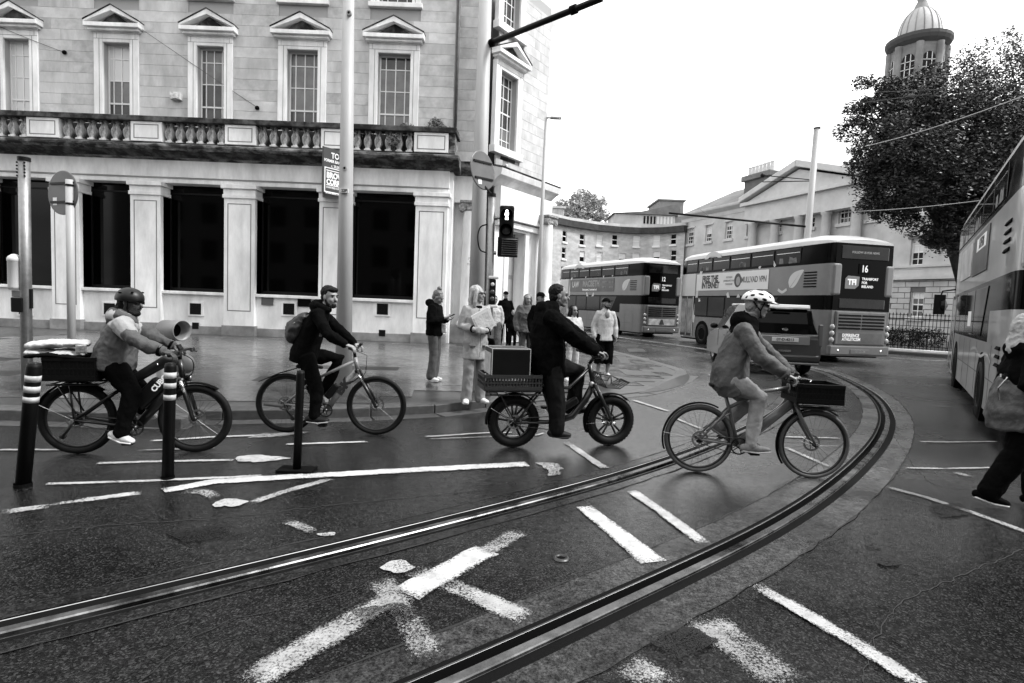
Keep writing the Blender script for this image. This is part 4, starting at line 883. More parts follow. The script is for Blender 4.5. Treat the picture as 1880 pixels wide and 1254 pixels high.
def bus(label,cL,head,side=None,gcol=None,mcol=None,route='',front_pale=True):
    h=V((math.cos(head),math.sin(head),0)); left=V((-h.y,h.x,0)); o=V((cL[0],cL[1],0))-left*1.25
    t=thing('double_decker_bus',label,'bus',o,head,'double decker buses in the street')
    fs=Fr((cL[0],cL[1]),head+PI)
    def S(px,py): x,z=fs.R(px,py); return -x,z
    base=[(1,.24),(1,.7),(1,1.28),(1,1.78),(1,2.28),(1,3.36),(.985,4.05),(.95,4.2),(.82,4.33),(.5,4.42),(0,4.46)]
    secs=[(0,1.13,.30),(.08,1.2,.42),(.22,1.24,.6),(.5,1.25,.78),(1.2,1.25,1),(2.3,1.25,1),(4,1.25,1),(6.5,1.25,1),(8.9,1.25,1),(9.8,1.25,.95),(10.2,1.22,.8),(10.42,1.12,.6),(10.5,1.0,.45)]
    mb=MB(); vs=[]; n=len(base)*2-1
    for x,w_,k in secs:
        half=[(w_*a,z if z<=4.05 else 4.05+(z-4.05)*k) for a,z in base]; ring=[(x,y,z) for y,z in half]+[(x,-y,z) for y,z in half[-2::-1]]; vs+=ring
    mi={0:[],1:[],2:[],3:[],4:[]}
    for i in range(len(secs)-1):
        xm=(secs[i][0]+secs[i+1][0])/2
        for k in range(n-1):
            kk=min(k,n-2-k); zm=(base[kk][1]+base[kk+1][1])/2; f=(i*n+k,i*n+k+1,(i+1)*n+k+1,(i+1)*n+k)
            if kk>=6: m_=3
            elif zm>3.36: m_=1
            elif zm>2.28: m_=2 if xm<8.9 else 4
            elif zm>1.78: m_=1
            elif zm>1.28: m_=1 if xm>2.3 and xm<9.9 else 0
            else: m_=0 if xm<9.7 else 4
            mi[m_].append(f)
    for m_,fl in mi.items(): mb.add([],[]) if not fl else None
    mb.v=[tuple(v) for v in vs]
    for m_,fl in mi.items():
        for f in fl: mb.f.append(f); mb.mi.append(m_)
    # end caps in horizontal strips
    for i,rev in ((0,0),(len(secs)-1,1)):
        for k in range(n//2):
            zm=(base[k][1]+base[k+1][1])/2; m_=3 if k>=6 else (1 if zm>1.78 else 0)
            mb.f.append((i*n+k,i*n+k+1,i*n+n-2-k,i*n+n-1-k)); mb.mi.append(m_)
    mb.f.append(tuple(range(0,1))+(n-1,) ) if False else None
    g=gcol or bus_g; m2=mcol or bus_m
    body=mb.build('body',[g,bus_b,m2,bus_w,bus_w],t,True)
    for p in body.data.polygons: p.use_smooth=True
    es=body.modifiers.new('edge','EDGE_SPLIT'); es.split_angle=rad(35)
    # side windows, each its own part
    xs=[1.5,3.0,4.5,6.0,7.4,8.7,9.8]
    for k in range(6):
        a,b=xs[k]+.06,xs[k+1]-.06; mb=MB(); mb.xz([(a,3.45),(b,3.45),(b,4.0),(a,4.0)],1.248,1.262); w_=mb.build('upper_window',bus_glass,t,bevel=.012)
        mb=MB(); mb.box(a+.05,b-.05,1.263,1.268,3.83,3.845); mb.build('opening_light',chrome,w_)
        if k%2==0:
            rnd=random.Random(k+int(cL[0]*7))
            for _ in range(3): mb=MB(); xx=rnd.uniform(a+.2,b-.2); mb.xz([(xx-.13,3.46),(xx+.13,3.46),(xx+.1,3.62+rnd.random()*.1),(xx-.08,3.66)],1.2625,1.264); mb.build('seat_back',seatm,w_)
    for a,b,z0 in ((2.75,4.5,1.35),(4.6,6.2,1.35),(6.3,7.6,1.35),(7.7,8.85,1.35)):
        mb=MB(); mb.xz([(a+(.5 if a<3 else 0),z0),(b,z0),(b,2.2),(a-.1 if a<3 else a,2.2)],1.248,1.262); mb.build('lower_window',bus_glass,t,bevel=.012)
    # door
    mb=MB(); mb.xz([(8.95,.32),(10.15,.32),(10.15,2.25),(8.95,2.25)],1.21,1.262); d_=mb.build('door',black,t,bevel=.01)
    for a in (9.0,9.58): mb=MB(); mb.xz([(a+.05,.45),(a+.5,.45),(a+.5,2.15),(a+.05,2.15)],1.263,1.267); mb.build('pane',mat('door_glass',.12,.08,0,.6,2),d_)
    mb=MB(); mb.box(8.95,9.0,1.263,1.275,.32,2.25); mb.box(10.1,10.15,1.263,1.275,.32,2.25); mb.box(9.55,9.58,1.263,1.27,.32,2.25); mb.build('door_edge',bus_w,d_)
    for x in (2.75,8.05):
        mb=MB(); mb.tube([(x,1.0,.5),(x,1.2585,.5)],.60,28); mb.build('wheel_arch',blackm,t); wheel(t,x,1.14,.48,1,.26); 
        mb=MB(); mb.tube([(x,-1.0,.5),(x,-1.2585,.5)],.60,28); mb.build('wheel_arch',blackm,t); wheel(t,x,-1.14,.48,-1,.26)
    # underside
    mb=MB(); mb.box(.4,10.2,-1.15,1.15,.16,.3); mb.build('chassis',blackm,t)
    # skirt panel lines
    mb=MB()
    for x in (.9,1.7,3.7,4.9,6.1,7.2): mb.box(x,x+.012,1.2505,1.2525,.28,1.25)
    mb.box(1.2,8.8,1.2505,1.2525,.72,.732); mb.build('panel_joint',ink,t)
    # rear: wings, windows, grille, lamps, bumper
    for s in (-1,1):
        mb=MB(); y0,y1=(.86,1.21) if s>0 else (-1.21,-.86); mb.box(-.035,.3,y0,y1,2.28,3.36); mb.build('rear_wing_panel',m2,t,bevel=.08,seg=3)
    mb=MB(); mb.box(-.02,.05,-.95,.95,3.5,3.98); mb.build('upper_rear_window',bus_glass,t,bevel=.04)
    mb=MB(); mb.box(-.021,.05,-.92,.92,1.84,2.2); mb.build('lower_rear_window',bus_glass,t,bevel=.04)
    mb=MB(); mb.box(-.06,.1,-1.0,1.0,.62,1.76); mb.build('engine_cover',g,t,bevel=.04)
    for k in range(5):
        for a,b in ((-.9,-.03),(.03,.9)): mb=MB(); mb.obox((-.063,(a+b)/2,1.62-k*.11),(.03,b-a,.055),Matrix.Rotation(.5,3,'Y')); mb.build('grille_slat',blackm,t)
    mb=MB(); mb.box(-.08,.2,-1.19,1.19,.26,.60); mb.build('rear_bumper',g,t,bevel=.05); mb=MB(); mb.box(-.095,-.06,-.38,.38,.32,.47); p_=mb.build('number_plate',platem,t,bevel=.01)
    for s in (-1,1):
        for z_ in (.78,1.0,1.22): mb=MB(); mb.lathe([(.001,.02),(.06,.015),(.085,-.005),(.095,-.04)],14,(-.05 ,s*1.09,z_),Matrix.Rotation(-PI/2,3,'Y')); mb.build('rear_lamp',lampm,t,True)
        mb=MB(); mb.lathe([(.001,.02),(.05,.0),(.055,-.02)],12,(-.08,s*.85,.42),Matrix.Rotation(-PI/2,3,'Y')); mb.build('fog_lamp',chrome,t,True)
    RM=lambda y,z,x=-.024:MX((x,y,z),(0,-1,0),(0,0,1))
    if route:
        mb=MB(); mb.box(-.03,-.001,-.02,.22,2.98,3.34) if False else mb.box(-.022,0,-.2,.22,3.02,3.38); dsp=mb.build('route_display',blackm,t)
        text(route,.33,wht,dsp,RM(.0,3.2),xs=.8,bold=.02)
        mb=MB(); pts_=[(-.28,-.22),(.12,-.22),(.26,-.1),(.28,.2),(-.18,.22),(-.28,.12)]; mb.prism(pts_,lambda p:(-.024,.45-p[0],2.74+p[1]),lambda p:(-.015,.45-p[0],2.74+p[1])); lg=mb.build('operator_badge',bus_m,t,bevel=.006)
        text('TFI',.26,wht,lg,RM(.46,2.74,-.028),bold=.05)
        for i,s_ in enumerate(('TRANSPORT','FOR','IRELAND')): text(s_,.115,wht,lg,RM(.08,2.87-.13*i,-.026),bold=.03,align='LEFT')
    return t,S
def sidetext(root,s,x,z,size,m_,xs=1,bold=.03,align='CENTER',y=1.275): return text(s,size,m_,root,MX((x,y,z),(-1,0,0),(0,0,1)),xs=xs,bold=bold,align=align)
def ribbon(root,pts,w_,m_,name='swoosh',y=1.2585):
    P=[V((p[0],0,p[1])) for p in pts]; P=catmull(P,8); mb=MB(); vs=[];fs=[]
    for i,p in enumerate(P):
        t_=(P[min(i+1,len(P)-1)]-P[max(0,i-1)]).normalized(); nn=V((-t_.z,0,t_.x)); vs+=[p+nn*w_/2+V((0,y+i*2e-5,0)),p-nn*w_/2+V((0,y+i*2e-5,0))]
    for i in range(len(P)-1): fs.append((2*i,2*i+1,2*i+3,2*i+2))
    mb.add(vs,fs); return mb.build(name,m_,root)
def leafem(root,x,z,s,m_,y=1.2535):
    pts=[(-.5,-.5),(-.62,-.15),(-.45,.2),(-.05,.42),(.62,.5),(.4,.15),(.1,-.3),(-.2,-.52)]
    mb=MB(); P=catmull([V((p[0],p[1],0)) for p in pts]+[V((-.5,-.5,0))],5)[:-1]; mb.add([(x-p.x*s,y,z+p.y*s) for p in P],[tuple(range(len(P)))]); l_=mb.build('leaf_emblem',m_,root)
    mb=MB(); mb.add([(x+.45*s,y+.001,z-.48*s),(x+.42*s,y+.001,z-.5*s),(x-.35*s,y+.001,z+.36*s)],[(0,1,2)]); mb.build('leaf_vein',bus_m,l_)
# bus 16
def gl_(px,py,Y): p=A(px,py,Y); return (p.x,p.y)
cL=gl_(1522,570,19.3); F_=gl_(1239,570,29.9); hd=math.atan2(F_[1]-cL[1],F_[0]-cL[0])
b1,S1=bus('double decker bus with pale advert board on its side and number 16 at rear',cL,hd,route='16')
mb=MB(); mb.box(3.3,8.75,1.252,1.27,2.52,3.3); ad=mb.build('advert_board',ad_w,b1,bevel=.01)
sidetext(ad,'FREE THE',7.55,3.05,.38,ink,.85,.05); sidetext(ad,'INTERNET',7.5,2.75,.38,ink,.85,.05)
for i,s_ in enumerate(('STOP MASS','SURVEILLANCE AND','CENSORSHIP')): sidetext(ad,s_,6.0,3.08-.15*i,.12,mat('grey_print',.25,.5),.8,.01)
sidetext(ad,'MULLVAD VPN',4.25,2.93,.34,mat('mid_print',.1,.5),.75,.02)
mb=MB(); P=[(5.35+.26*math.cos(a*PI/10),2.93+.3*math.sin(a*PI/10)) for a in range(20)]; mb.add([(p[0],1.2715,p[1]) for p in P],[tuple(range(20))]); bg_=mb.build('round_emblem',ink,ad)
mb=MB(); P=[(5.32+.15*math.cos(a*PI/8),2.9+.19*math.sin(a*PI/8)) for a in range(16)]; mb.add([(p[0],1.273,p[1]) for p in P],[tuple(range(16))]); mb.build('emblem_face',mat('grey_print'),bg_)
leafem(b1,1.75,2.88,.62,bus_w)
for k in range(6): mb=MB(); mb.obox((1.0,1.256,2.58+k*.1),(.62,.03,.04),Matrix.Rotation(.4,3,'X')); mb.build('vent_slat',blackm,b1)
ribbon(b1,[(8.9,1.0),(8.7,2.2),(8.45,3.3),(7.9,4.1),(7.1,4.15),(6.6,3.7),(6.45,3.4)],.2,bus_w); ribbon(b1,[(6.1,2.4),(5.85,2.05),(5.45,2.0),(5.2,2.3)],.18,bus_w); ribbon(b1,[(3.95,3.36),(3.7,3.68),(3.3,3.75),(2.95,3.4)],.12,bus_w); ribbon(b1,[(2.7,2.5),(2.45,2.4),(2.2,2.5)],.1,bus_w)
mb=MB(); mb.box(-.064,-.06,-.86,.86,.68,1.02); a_=mb.build('rear_advert',ad_d,b1); text('EXPERIENCE',.15,wht,a_,MX((-.067,.72,.94),(0,-1,0),(0,0,1)),align='LEFT',bold=.03,xs=.8); text('ATHLETICISM',.15,wht,a_,MX((-.067,.72,.81),(0,-1,0),(0,0,1)),align='LEFT',bold=.03,xs=.8)
sidetext(b1,'16',8.4,2.07,.2,wht); text('151-D-24',.11,mat('grey_print'),b1,MX((-.0975,0,.395),(0,-1,0),(0,0,1)))
text('FOLLOW US FOR NEWS',.1,mat('grey_print'),b1,MX((-.024,.0,3.75),(0,-1,0),(0,0,1)),bold=.03)
# bus with theatre advert
cL=gl_(1180,562,31.2); F_=gl_(1027,560,40.6); hd=math.atan2(F_[1]-cL[1],F_[0]-cL[0])
b2,S2=bus('more distant double decker bus with dark theatre advert on its side',cL,hd,route='12')
mb=MB(); mb.box(3.0,8.6,1.252,1.27,2.5,3.28); ad=mb.build('advert_board',ad_d,b2,bevel=.01)
sidetext(ad,'LAW',7.8,2.95,.52,bus_w,.8,.03); sidetext(ad,'MACBETH',5.75,2.98,.52,mat('grey_print'),.9,.04); sidetext(ad,'Shakespeare, 2 centuries back',5.9,2.62,.17,wht,.9,.03)
for i in range(4): sidetext(ad,('SEPT 12','OCT 28','TICKETS','NOW ON')[i],3.9-.75*(i%2)+.2,2.75+.3*(i//2),.15,mat('grey_print'),.8,.03)
leafem(b2,1.75,2.88,.62,bus_w)
for k in range(6): mb=MB(); mb.obox((1.0,1.256,2.58+k*.1),(.62,.03,.03),Matrix.Rotation(.4,3,'X')); mb.build('vent_slat',blackm,b2)
ribbon(b2,[(8.9,1.0),(8.7,2.2),(8.45,3.3),(7.9,4.1),(7.1,4.15),(6.6,3.7),(6.45,3.4)],.2,bus_w); ribbon(b2,[(6.3,2.45),(6.05,2.1),(5.7,2.0),(5.35,2.4)],.18,bus_w); ribbon(b2,[(4.3,3.36),(4.0,3.75),(3.5,3.75),(3.2,3.4)],.14,bus_w)
mb=MB(); mb.box(-.064,-.06,-.86,.86,.68,1.02); a_=mb.build('rear_advert',mat('light_rear_advert',.35,.4,0,.4,3),b2); mb=MB(); mb.add([(-.066,-.18,.7),(-.066,.18,.7),(-.066,.06,.99),(-.066,-.06,.99)],[(0,1,2,3)]); mb.build('advert_figure',ink,a_)
# near bus at the right
cL=gl_(1858,590,7.25); h3=(.56,.828); hd=math.atan2(h3[1],h3[0])
lgt=mat('near_bus_pale_paint',.30,.3,0,.22,.8,coat=.4); lgm=mat('near_bus_panel',.26,.3,0,.22,.8,coat=.4)
b3,S3=bus('near double decker bus cut by right edge seen from its rear corner',cL,hd,gcol=lgt,mcol=lgm)
mb=MB(); mb.box(3.2,5.6,1.252,1.27,2.5,3.3); ad=mb.build('advert_board',ad_d,b3,bevel=.01)
mb=MB(); mb.box(3.5,5.0,1.271,1.274,2.95,3.2); mb.build('advert_strip',wht,ad); sidetext(ad,'SUPERB',4.2,3.07,.26,ink,.9,.03,y=1.2755); mb=MB(); mb.box(5.9,8.4,1.252,1.27,2.55,3.25); mb.build('advert_board',mat('faded_advert',.4,.4,0,.3,2),b3)
for k in range(4): mb=MB(); mb.obox((1.05,1.256,2.62+k*.13),(.5,.03,.05),Matrix.Rotation(.4,3,'X')); mb.build('vent_slat',blackm,b3)
for k in range(3): mb=MB(); mb.obox((.95,1.256,1.0+k*.12),(.35,.03,.05),Matrix.Rotation(.4,3,'X')); mb.build('vent_slat',blackm,b3)
mb=MB(); mb.box(5.0,5.6,1.263,1.266,1.5,1.8); mb.build('window_poster',wht,b3)
mb=MB(); mb.lathe([(.001,.0),(.16,.03),(.2,.12),(.001,.2)],16,(10.5,1.55,2.0),Matrix.Rotation(PI/2,3,'X')); mb.tube([(10.3,1.2,2.45),(10.5,1.5,2.4),(10.5,1.55,2.2)],.025,6); mb.box(10.4,10.62,1.42,1.68,1.75,2.3); mb.build('wing_mirror',black,b3,bevel=.04)
ribbon(b3,[(1.6,1.0),(2.2,1.1),(3.0,1.02),(3.8,1.12),(4.6,1.05)],.05,bus_w)
# ---- people carrier
cv=gl_(1374,575,14.9); hd=math.atan2(.995,.10); hh=V((math.cos(hd),math.sin(hd),0)); lf=V((-hh.y,hh.x,0)); o=V((cv[0],cv[1],0))-lf*.95
car=thing('people_carrier','grey people carrier seen from behind between the front cyclist and the bus','car',o,hd)
cg=mat('car_grey_paint',.035,.3,.2,.05,2,coat=.2); cgl=mat('car_glass',.002,.04,spec=.1); tl=mat('tail_lamp',.08,.15,coat=.5)
def prof_loft(mb,stations,mi=0):
    """stations: (y, [(x,z)...]) lofted across"""
    n=len(stations[0][1]); k=len(mb.v); 
    for y,pl in stations: mb.v+=[(x,y,z) for x,z in pl]
    for i in range(len(stations)-1):
        for j in range(n): mb.f.append((k+i*n+j,k+i*n+(j+1)%n,k+(i+1)*n+(j+1)%n,k+(i+1)*n+j)); mb.mi.append(mi)
    mb.f.append(tuple(k+j for j in range(n))); mb.mi.append(mi); mb.f.append(tuple(k+(len(stations)-1)*n+j for j in range(n-1,-1,-1))); mb.mi.append(mi)
low=lambda e:[(.06+e,.28),(-.02+e,.5),(0+e,.95),(.05+e,1.08),(3.3-e,1.06),(4.1-e,.9),(4.42-e,.72),(4.45-e,.4),(4.3-e,.26)]
mb=MB(); prof_loft(mb,[(-.95,low(.14)),(-.93,low(.05)),(-.8,low(0)),(.8,low(0)),(.93,low(.05)),(.95,low(.14))]); mb.build('body',cg,car,bevel=.03)
top=lambda e:[(.08+e,1.07),(.13+e,1.35),(.30+e,1.70),(.45+e,1.79),(1.6,1.83),(2.6,1.76-e*.3),(3.5-e,1.06)]
mb=MB(); prof_loft(mb,[(-.90,[(x,min(z,1.10)) for x,z in top(.1)]),(-.76,top(.06)),(-.6,top(0)),(.6,top(0)),(.76,top(.06)),(.90,[(x,min(z,1.10)) for x,z in top(.1)])]); mb.build('greenhouse',cgl,car,bevel=.02)
mb=MB(); mb.box(.30,2.55,-.70,.70,1.775,1.845); mb.build('roof',mat('car_pale_roof',.5,.3,0,coat=.4),car,bevel=.03)
mb=MB(); mb.add([(-.005,-.86,1.09),(-.005,.86,1.09),(.2,.74,1.66),(.2,-.74,1.66)],[(0,1,2,3)]); mb.obox((.30,0,1.80),(.3,1.3,.05)); 
mb=MB(); mb.box(.2,.36,-.66,.66,1.73,1.80); mb.build('roof_spoiler',mat('car_pale_roof'),car,bevel=.02)
mb=MB(); mb.box(.15,.2,-.22,.22,1.705,1.725); mb.build('brake_light',chrome,car)
mb=MB(); mb.box(-.03,.05,-.62,.62,.80,1.04); mb.build('tailgate_panel',mat('car_silver',.18,.25,.3,coat=.4),car,bevel=.02); mb=MB(); mb.box(-.045,-.028,-.33,.33,.88,.99); np_=mb.build('number_plate',mat('pale_plate',.45,.4),car,bevel=.005); text('07-D-4213',.1,ink,np_,MX((-.0475,0,.935),(0,-1,0),(0,0,1)),bold=.02)
mb=MB(); mb.box(-.03,.0,-.8,.8,1.05,1.075); mb.build('chrome_strip',chrome,car)
mb=MB(); mb.lathe([(.001,.01),(.06,.008),(.065,0)],16,(0,0,1.2),Matrix.Rotation(-PI/2,3,'Y')@Matrix.Diagonal((.6,1.2,1))); mb.build('badge',chrome,car)
mb=MB(); mb.box(-.05,.3,-.9,.9,.36,.55); mb.build('bumper',cg,car,bevel=.05); mb=MB(); mb.box(-.055,.1,-.88,.88,.30,.355); mb.build('bumper_trim',mat('car_silver'),car,bevel=.02)
mb=MB(); mb.box(-.035,-.018,-.16,.16,.62,.67); mb.build('tailgate_handle',chrome,car)
for s in (-1,1): mb=MB(); mb.box(.02,.14,s*.90-.05,s*.90+.045,.78,1.35); mb.build('tail_lamp',tl,car,bevel=.02)
for x in (.85,3.55):
    for s in (-1,1): wheel(car,x,s*.82,.33,s,.22)
for s in (-1,1): mb=MB(); mb.ell((3.0,s*1.07,1.15),(.1,.12,.09)); mb.build('door_mirror',black,car,True)
mb=MB(); 
for x in (.9,1.9,2.9): mb.obox((x,.955,.8),(.012,.004,.5))
mb.obox((2.1,.957,.9),(.22,.03,.03)); mb.obox((1.1,.957,.9),(.22,.03,.03)); mb.build('door_seam',ink,car)
mb=MB(); [mb.obox((.9+i,.80,1.4),(.06,.02,.5)) for i in (0,1,2)]; mb.build('window_pillar',black,car)
pq=G(1660,640); t=thing('hedge','dark clipped hedge standing in for unclear dark shapes behind the iron railings','plant',(pq.x,pq.y+1.7,0),-.05)  # made-up hedge in place of unidentified dark shapes behind the railings
link('foliage',leafy('foliage','','',None,[(-2.2+.5*k,.1*(k%2),.55,.5) for k in range(11)],9000,.05,mat('hedge_leaf',.008,.7,0,.5,3,spec=.1),seed=5,flat=1.1,gap=-.5),t)
mb=MB(); [mb.tube([(-2.2+.9*k,0,-.05),(-2.2+.9*k,0,.6)],.03,5) for k in range(6)]; mb.build('stem',wood,t)
# ================================================================= STREET FURNITURE
def pole(name,label,base,top,r0,r1,m_,cat='pole',group=None,cap=True,n=20):
    b=V(base); t=thing(name,label,cat,b,0,group); d=V(top)-b; mb=MB(); mb.tube([(0,0,-.05),d*.5,d],[r0,(r0+r1)/2,r1],n); mb.build('shaft',m_,t,True)
    if cap: mb=MB(); mb.tube([d+V((0,0,-.02)),d+V((0,0,.03))],r1*1.12,n); mb.build('cap',black,t)
    return t
g=G(630,742); tp=A(641,-70,g.y)
t=pole('tram_pole','tall pale grey tapered tram pole standing on the pavement behind second cyclist',g,tp,.125,.075,pole_w,'pole')
for px,py in ((641,24),(633,309)):
    c=A(px,py,g.y-.09)-g; mb=MB(); mb.tube([c+V((0,.03,0)),c+V((0,-.02,0))],.035,14); q=mb.build('cable_boss',pole_w,t); mb=MB(); mb.tube([c+V((0,-.015,0)),c+V((0,-.024,0))],.017,12); mb.build('boss_hole',blackm,q)
c=A(632,350,g.y-.125)-g; mb=MB(); mb.box(c.x-.07,c.x+.06,c.y-.004,c.y+.03,c.z-.03,c.z+.03); q=mb.build('number_label',mat('old_label',.55,.6,0,.2,20),t); text('22P',.055,ink,q,MX((c.x,c.y-.0065,c.z),(1,0,0),(0,0,1)),bold=.02)
g=G(869,727); g.z=.12; tp=A(893,-60,g.y)
t=pole('tram_pole','tall white tram pole by corner carrying the dark diagonal arm',g,tp,.14,.10,pole_w,'pole')
c=A(893,82,g.y)-g; e_=V((2.35,-1.0,0)); e_=A(1105,-3,g.y-1.2)-g
mb=MB(); mb.tube([c,c+(e_-c)*.5,e_],.045,12); a_=mb.build('bracket_arm',black,t,True); mb=MB(); mb.tube([c+V((-.02,.05,0)),c+(e_-c).normalized()*.14],.06,12); p=(e_-c)*.78+c; mb.tube([p-(e_-c).normalized()*.05,p+(e_-c).normalized()*.05],.065,12); mb.build('arm_clamp',blackm,a_,True)
c=A(866,480,g.y-.15)-g; text('JOE\n12\nMAC',.05,mat('grey_print'),t,MX((c.x-.02,c.y-.003,c.z),(1,0,0),(0,0,1)),name='scribble')
Yp=24; g=G(1478,0+0) if False else V((A(1484,430,Yp).x-.1,Yp,0)); tp=A(1500,236,Yp)
t=pole('tram_pole','pale tram pole rising behind bus in front of the hospital pediment',g,tp,.15,.12,pole_w,'pole')
c=A(1480,416,Yp)-g; e_=A(1228,391,Yp+1.5)-g; mb=MB(); mb.tube([c,e_],.045,8); mb.build('bracket_arm',black,t,True)
for px0,py0,px1,py1 in ((1475,330,1440,326),):
    c=A(1488,330,Yp)-g; e_=A(1400,322,Yp+1)-g; mb=MB(); mb.tube([c,e_],.02,6); mb.tube([c+V((0,0,-.05)),A(1400,334,Yp+1)-g],.02,6); mb.ell(e_,(.1,.1,.1)); mb.build('wire_bracket',black,t)
g=V((A(987,560,19.5).x,19.5,.12)); tp=A(1003,216,19.5)
t=pole('street_lamp','slim grey street lamp with short arm beside the building corner',g,tp,.085,.05,pole_w,'street lamp',cap=False)
c=tp-g; e_=A(1028,217,19.0)-g; mb=MB(); mb.tube([c,e_],.03,8); mb.build('lamp_arm',pole_w,t); mb=MB(); mb.obox(e_.lerp(c,.3),(.36,.16,.07)); mb.build('lamp_head',steel,t,bevel=.02)
# left signal post, push box
Yl=8.0; g=V((A(48,600,Yl).x,Yl,.12)); tp=A(44,293,Yl)
t=pole('signal_post','galvanised post with pale rounded push button box at far left',g,tp,.068,.068,steel,'post')
mb=MB(); d=tp-g
for k in range(5): 
    for s in (-1,1): mb.tube([d+V((s*.05,-.05,-.05-.045*k)),d+V((s*.055,-.062,-.05-.045*k))],.012,8)
mb.build('drill_hole',blackm,t)
c=A(27,500,Yl-.03)-g; mb=MB(); mb.lathe([(.001,-.24),(.07,-.24),(.08,-.2),(.08,.15),(.085,.155),(.085,.19),(.07,.22),(.03,.25),(.001,.255)],18,c); mb.build('push_box',mat('pale_plastic',.55,.4),t,True)
mb=MB(); mb.tube([c+V((.05,0,.21)),c+V((.15,.03,.21))],.03,8); mb.box(c.x-.03,c.x+.14,c.y-.03,c.y+.04,c.z-.34,c.z-.25); mb.build('box_bracket',steel,t,bevel=.01)
mb=MB(); mb.box(c.x-.02,c.x+.14,c.y-.06,c.y+.05,c.z-.55,c.z-.345); mb.build('lower_box',black,t,bevel=.015)
mb=MB(); p=V((.0,0,1.28)); mb.tube([(.075,0,1.15),(.075,0,1.42)],.025,8); mb.build('strap_box',black,t)
def roundsign(name,label,cat,base,c,r,nrm,post_r,post_top,m_,posted=True,lean=None,sticker=(-.5,-.38)):
    t=thing(name,label,cat,base,0); n_=V(nrm).normalized(); c=V(c)-V(base)
    xa=V((0,0,1)).cross(n_).normalized()*-1; ya=n_.cross(xa)*1; ya=V((0,0,1)) if lean is None else V(lean); xa=ya.cross(n_).normalized(); M=Matrix((xa,ya,n_)).transposed()
    mb=MB(); mb.lathe([(.001,.012),(r-.01,.012),(r,.006),(r,-.004),(r-.006,-.006),(.001,-.006)],40,c,M); pl=mb.build('sign_disc',m_,t)
    mb=MB()
    for z_ in (.42,-.42): mb.obox(c+ya*(z_*r)+n_*.02,(1.5*r*math.cos(z_)*1.1,.03,.02),M)
    mb.build('sign_rail',black,pl)
    s_=MB(); s_.obox(c+xa*(sticker[0]*r)+ya*(sticker[1]*r)+n_*.0135,(.085,.11,.002),M); s_.build('sticker',wht,pl)
    return t,c,M,n_
Ys=8.25; gb=V((A(131,600,Ys).x,Ys,.12)); pt=A(128,330,Ys)
sgm=mat('sign_back_grey',.11,.45,.2,.12,4)
t,c,M,n_=roundsign('round_sign','round grey sign back on its own post left of the first pilaster','sign',gb,A(116,354,Ys+.09),.315,(-.35,-1,0),.05,pt,sgm)
mb=MB(); mb.tube([(0,0,-.03),pt-gb],.052,16); mb.build('post',pole_w,t,True)
mb=MB(); 
for z_ in (.12,-.14): mb.lathe([(.058,z_-.015),(.062,z_),(.058,z_+.015)],14,(pt-gb)+V((0,0,-.2)))
mb.build('post_clip',black,t)
# traffic signal by the corner
Yt_=9.25; gb=G(894,737); gb.z=.12; Yt_=gb.y; pt=A(903,359,Yt_)
t=pole('traffic_signal','pedestrian traffic signal post showing a lit walking figure near corner',gb,pt,.058,.058,steel,'traffic light')
d=pt-gb
c=A(930,409,Yt_-.05)-gb
mb=MB(); mb.box(c.x-.115,c.x+.115,c.y-.02,c.y+.18,c.z-.27,c.z+.27); sh=mb.build('signal_head',black,t,bevel=.03)
for dz,on in ((.12,1),(-.12,0)):
    M=Matrix.Rotation(PI/2,3,'X'); mb=MB(); mb.lathe([(.001,.005),(.095,.0)],24,c+V((0,-.023,dz)),M); mb.build('signal_lens',blackm,sh)
    mb=MB(); 
    vs=[];fs=[]
    for k in range(13): a=rad(-20)+k/12*rad(220); vs+=[(c.x+.1*math.cos(a),c.y-.02,c.z+dz+.1*math.sin(a)),(c.x+.1*math.cos(a),c.y-.16,c.z+dz+.1*math.sin(a)-.01)]
    for k in range(12): fs.append((2*k,2*k+1,2*k+3,2*k+2))
    mb.add(vs,fs); mb.build('signal_visor',blackm,sh)
    if on:
        em=mat('lit_walking_figure',.9,.5,emit=4); mb=MB(); q=c+V((0,-.030,dz)); mb.ell(q+V((0,0,.062)),(.016,.004,.018),nu=10,nv=6)
        f_=lambda P:mb.add([(q.x+a,q.y,q.z+b) for a,b in P],[tuple(range(len(P)))])
        f_([(-.022,.042),(.022,.042),(.028,-.005),(.018,-.01),(.016,-.02),(-.018,-.02),(-.02,-.005),(-.032,-.01)]); f_([(-.018,-.02),(-.001,-.02),(-.006,-.075),(-.022,-.075)]); f_([(.001,-.02),(.016,-.02),(.024,-.075),(.01,-.075)]); mb.build('walking_figure',em,sh)
    else:
        mb=MB(); mb.ell(c+V((0,-.02,dz)),(.07,.03,.07)); mb.build('unlit_lens',mat('unlit_lens',.05,.2),sh,True)
mb=MB(); mb.tube([d+V((0,0,-.35)),d+V((.1,0,-.35))],.03,8); mb.tube([(d.x*.9,0,d.z-.9),(d.x*.9+.1,0,d.z-.9)],.03,8); mb.build('bracket',steel,t)
c=A(932,453,Yt_-.1)-gb; mb=MB(); mb.box(c.x-.16,c.x+.16,c.y+.02,c.y+.2,c.z-.15,c.z+.15); lv=mb.build('louvred_box',black,t,bevel=.01)
for k in range(8): mb=MB(); mb.obox((c.x+.03,c.y-.0,c.z-.12+k*.034),(.25,.05,.006),Matrix.Rotation(.5,3,'X')); mb.build('louvre',mat('grey_black_metal',.05,.5),lv)
c=A(904,536,Yt_-.1)-gb; mb=MB(); mb.box(c.x-.05,c.x+.05,c.y-.02,c.y+.1,c.z-.2,c.z+.2); s2=mb.build('small_signal',black,t,bevel=.015)
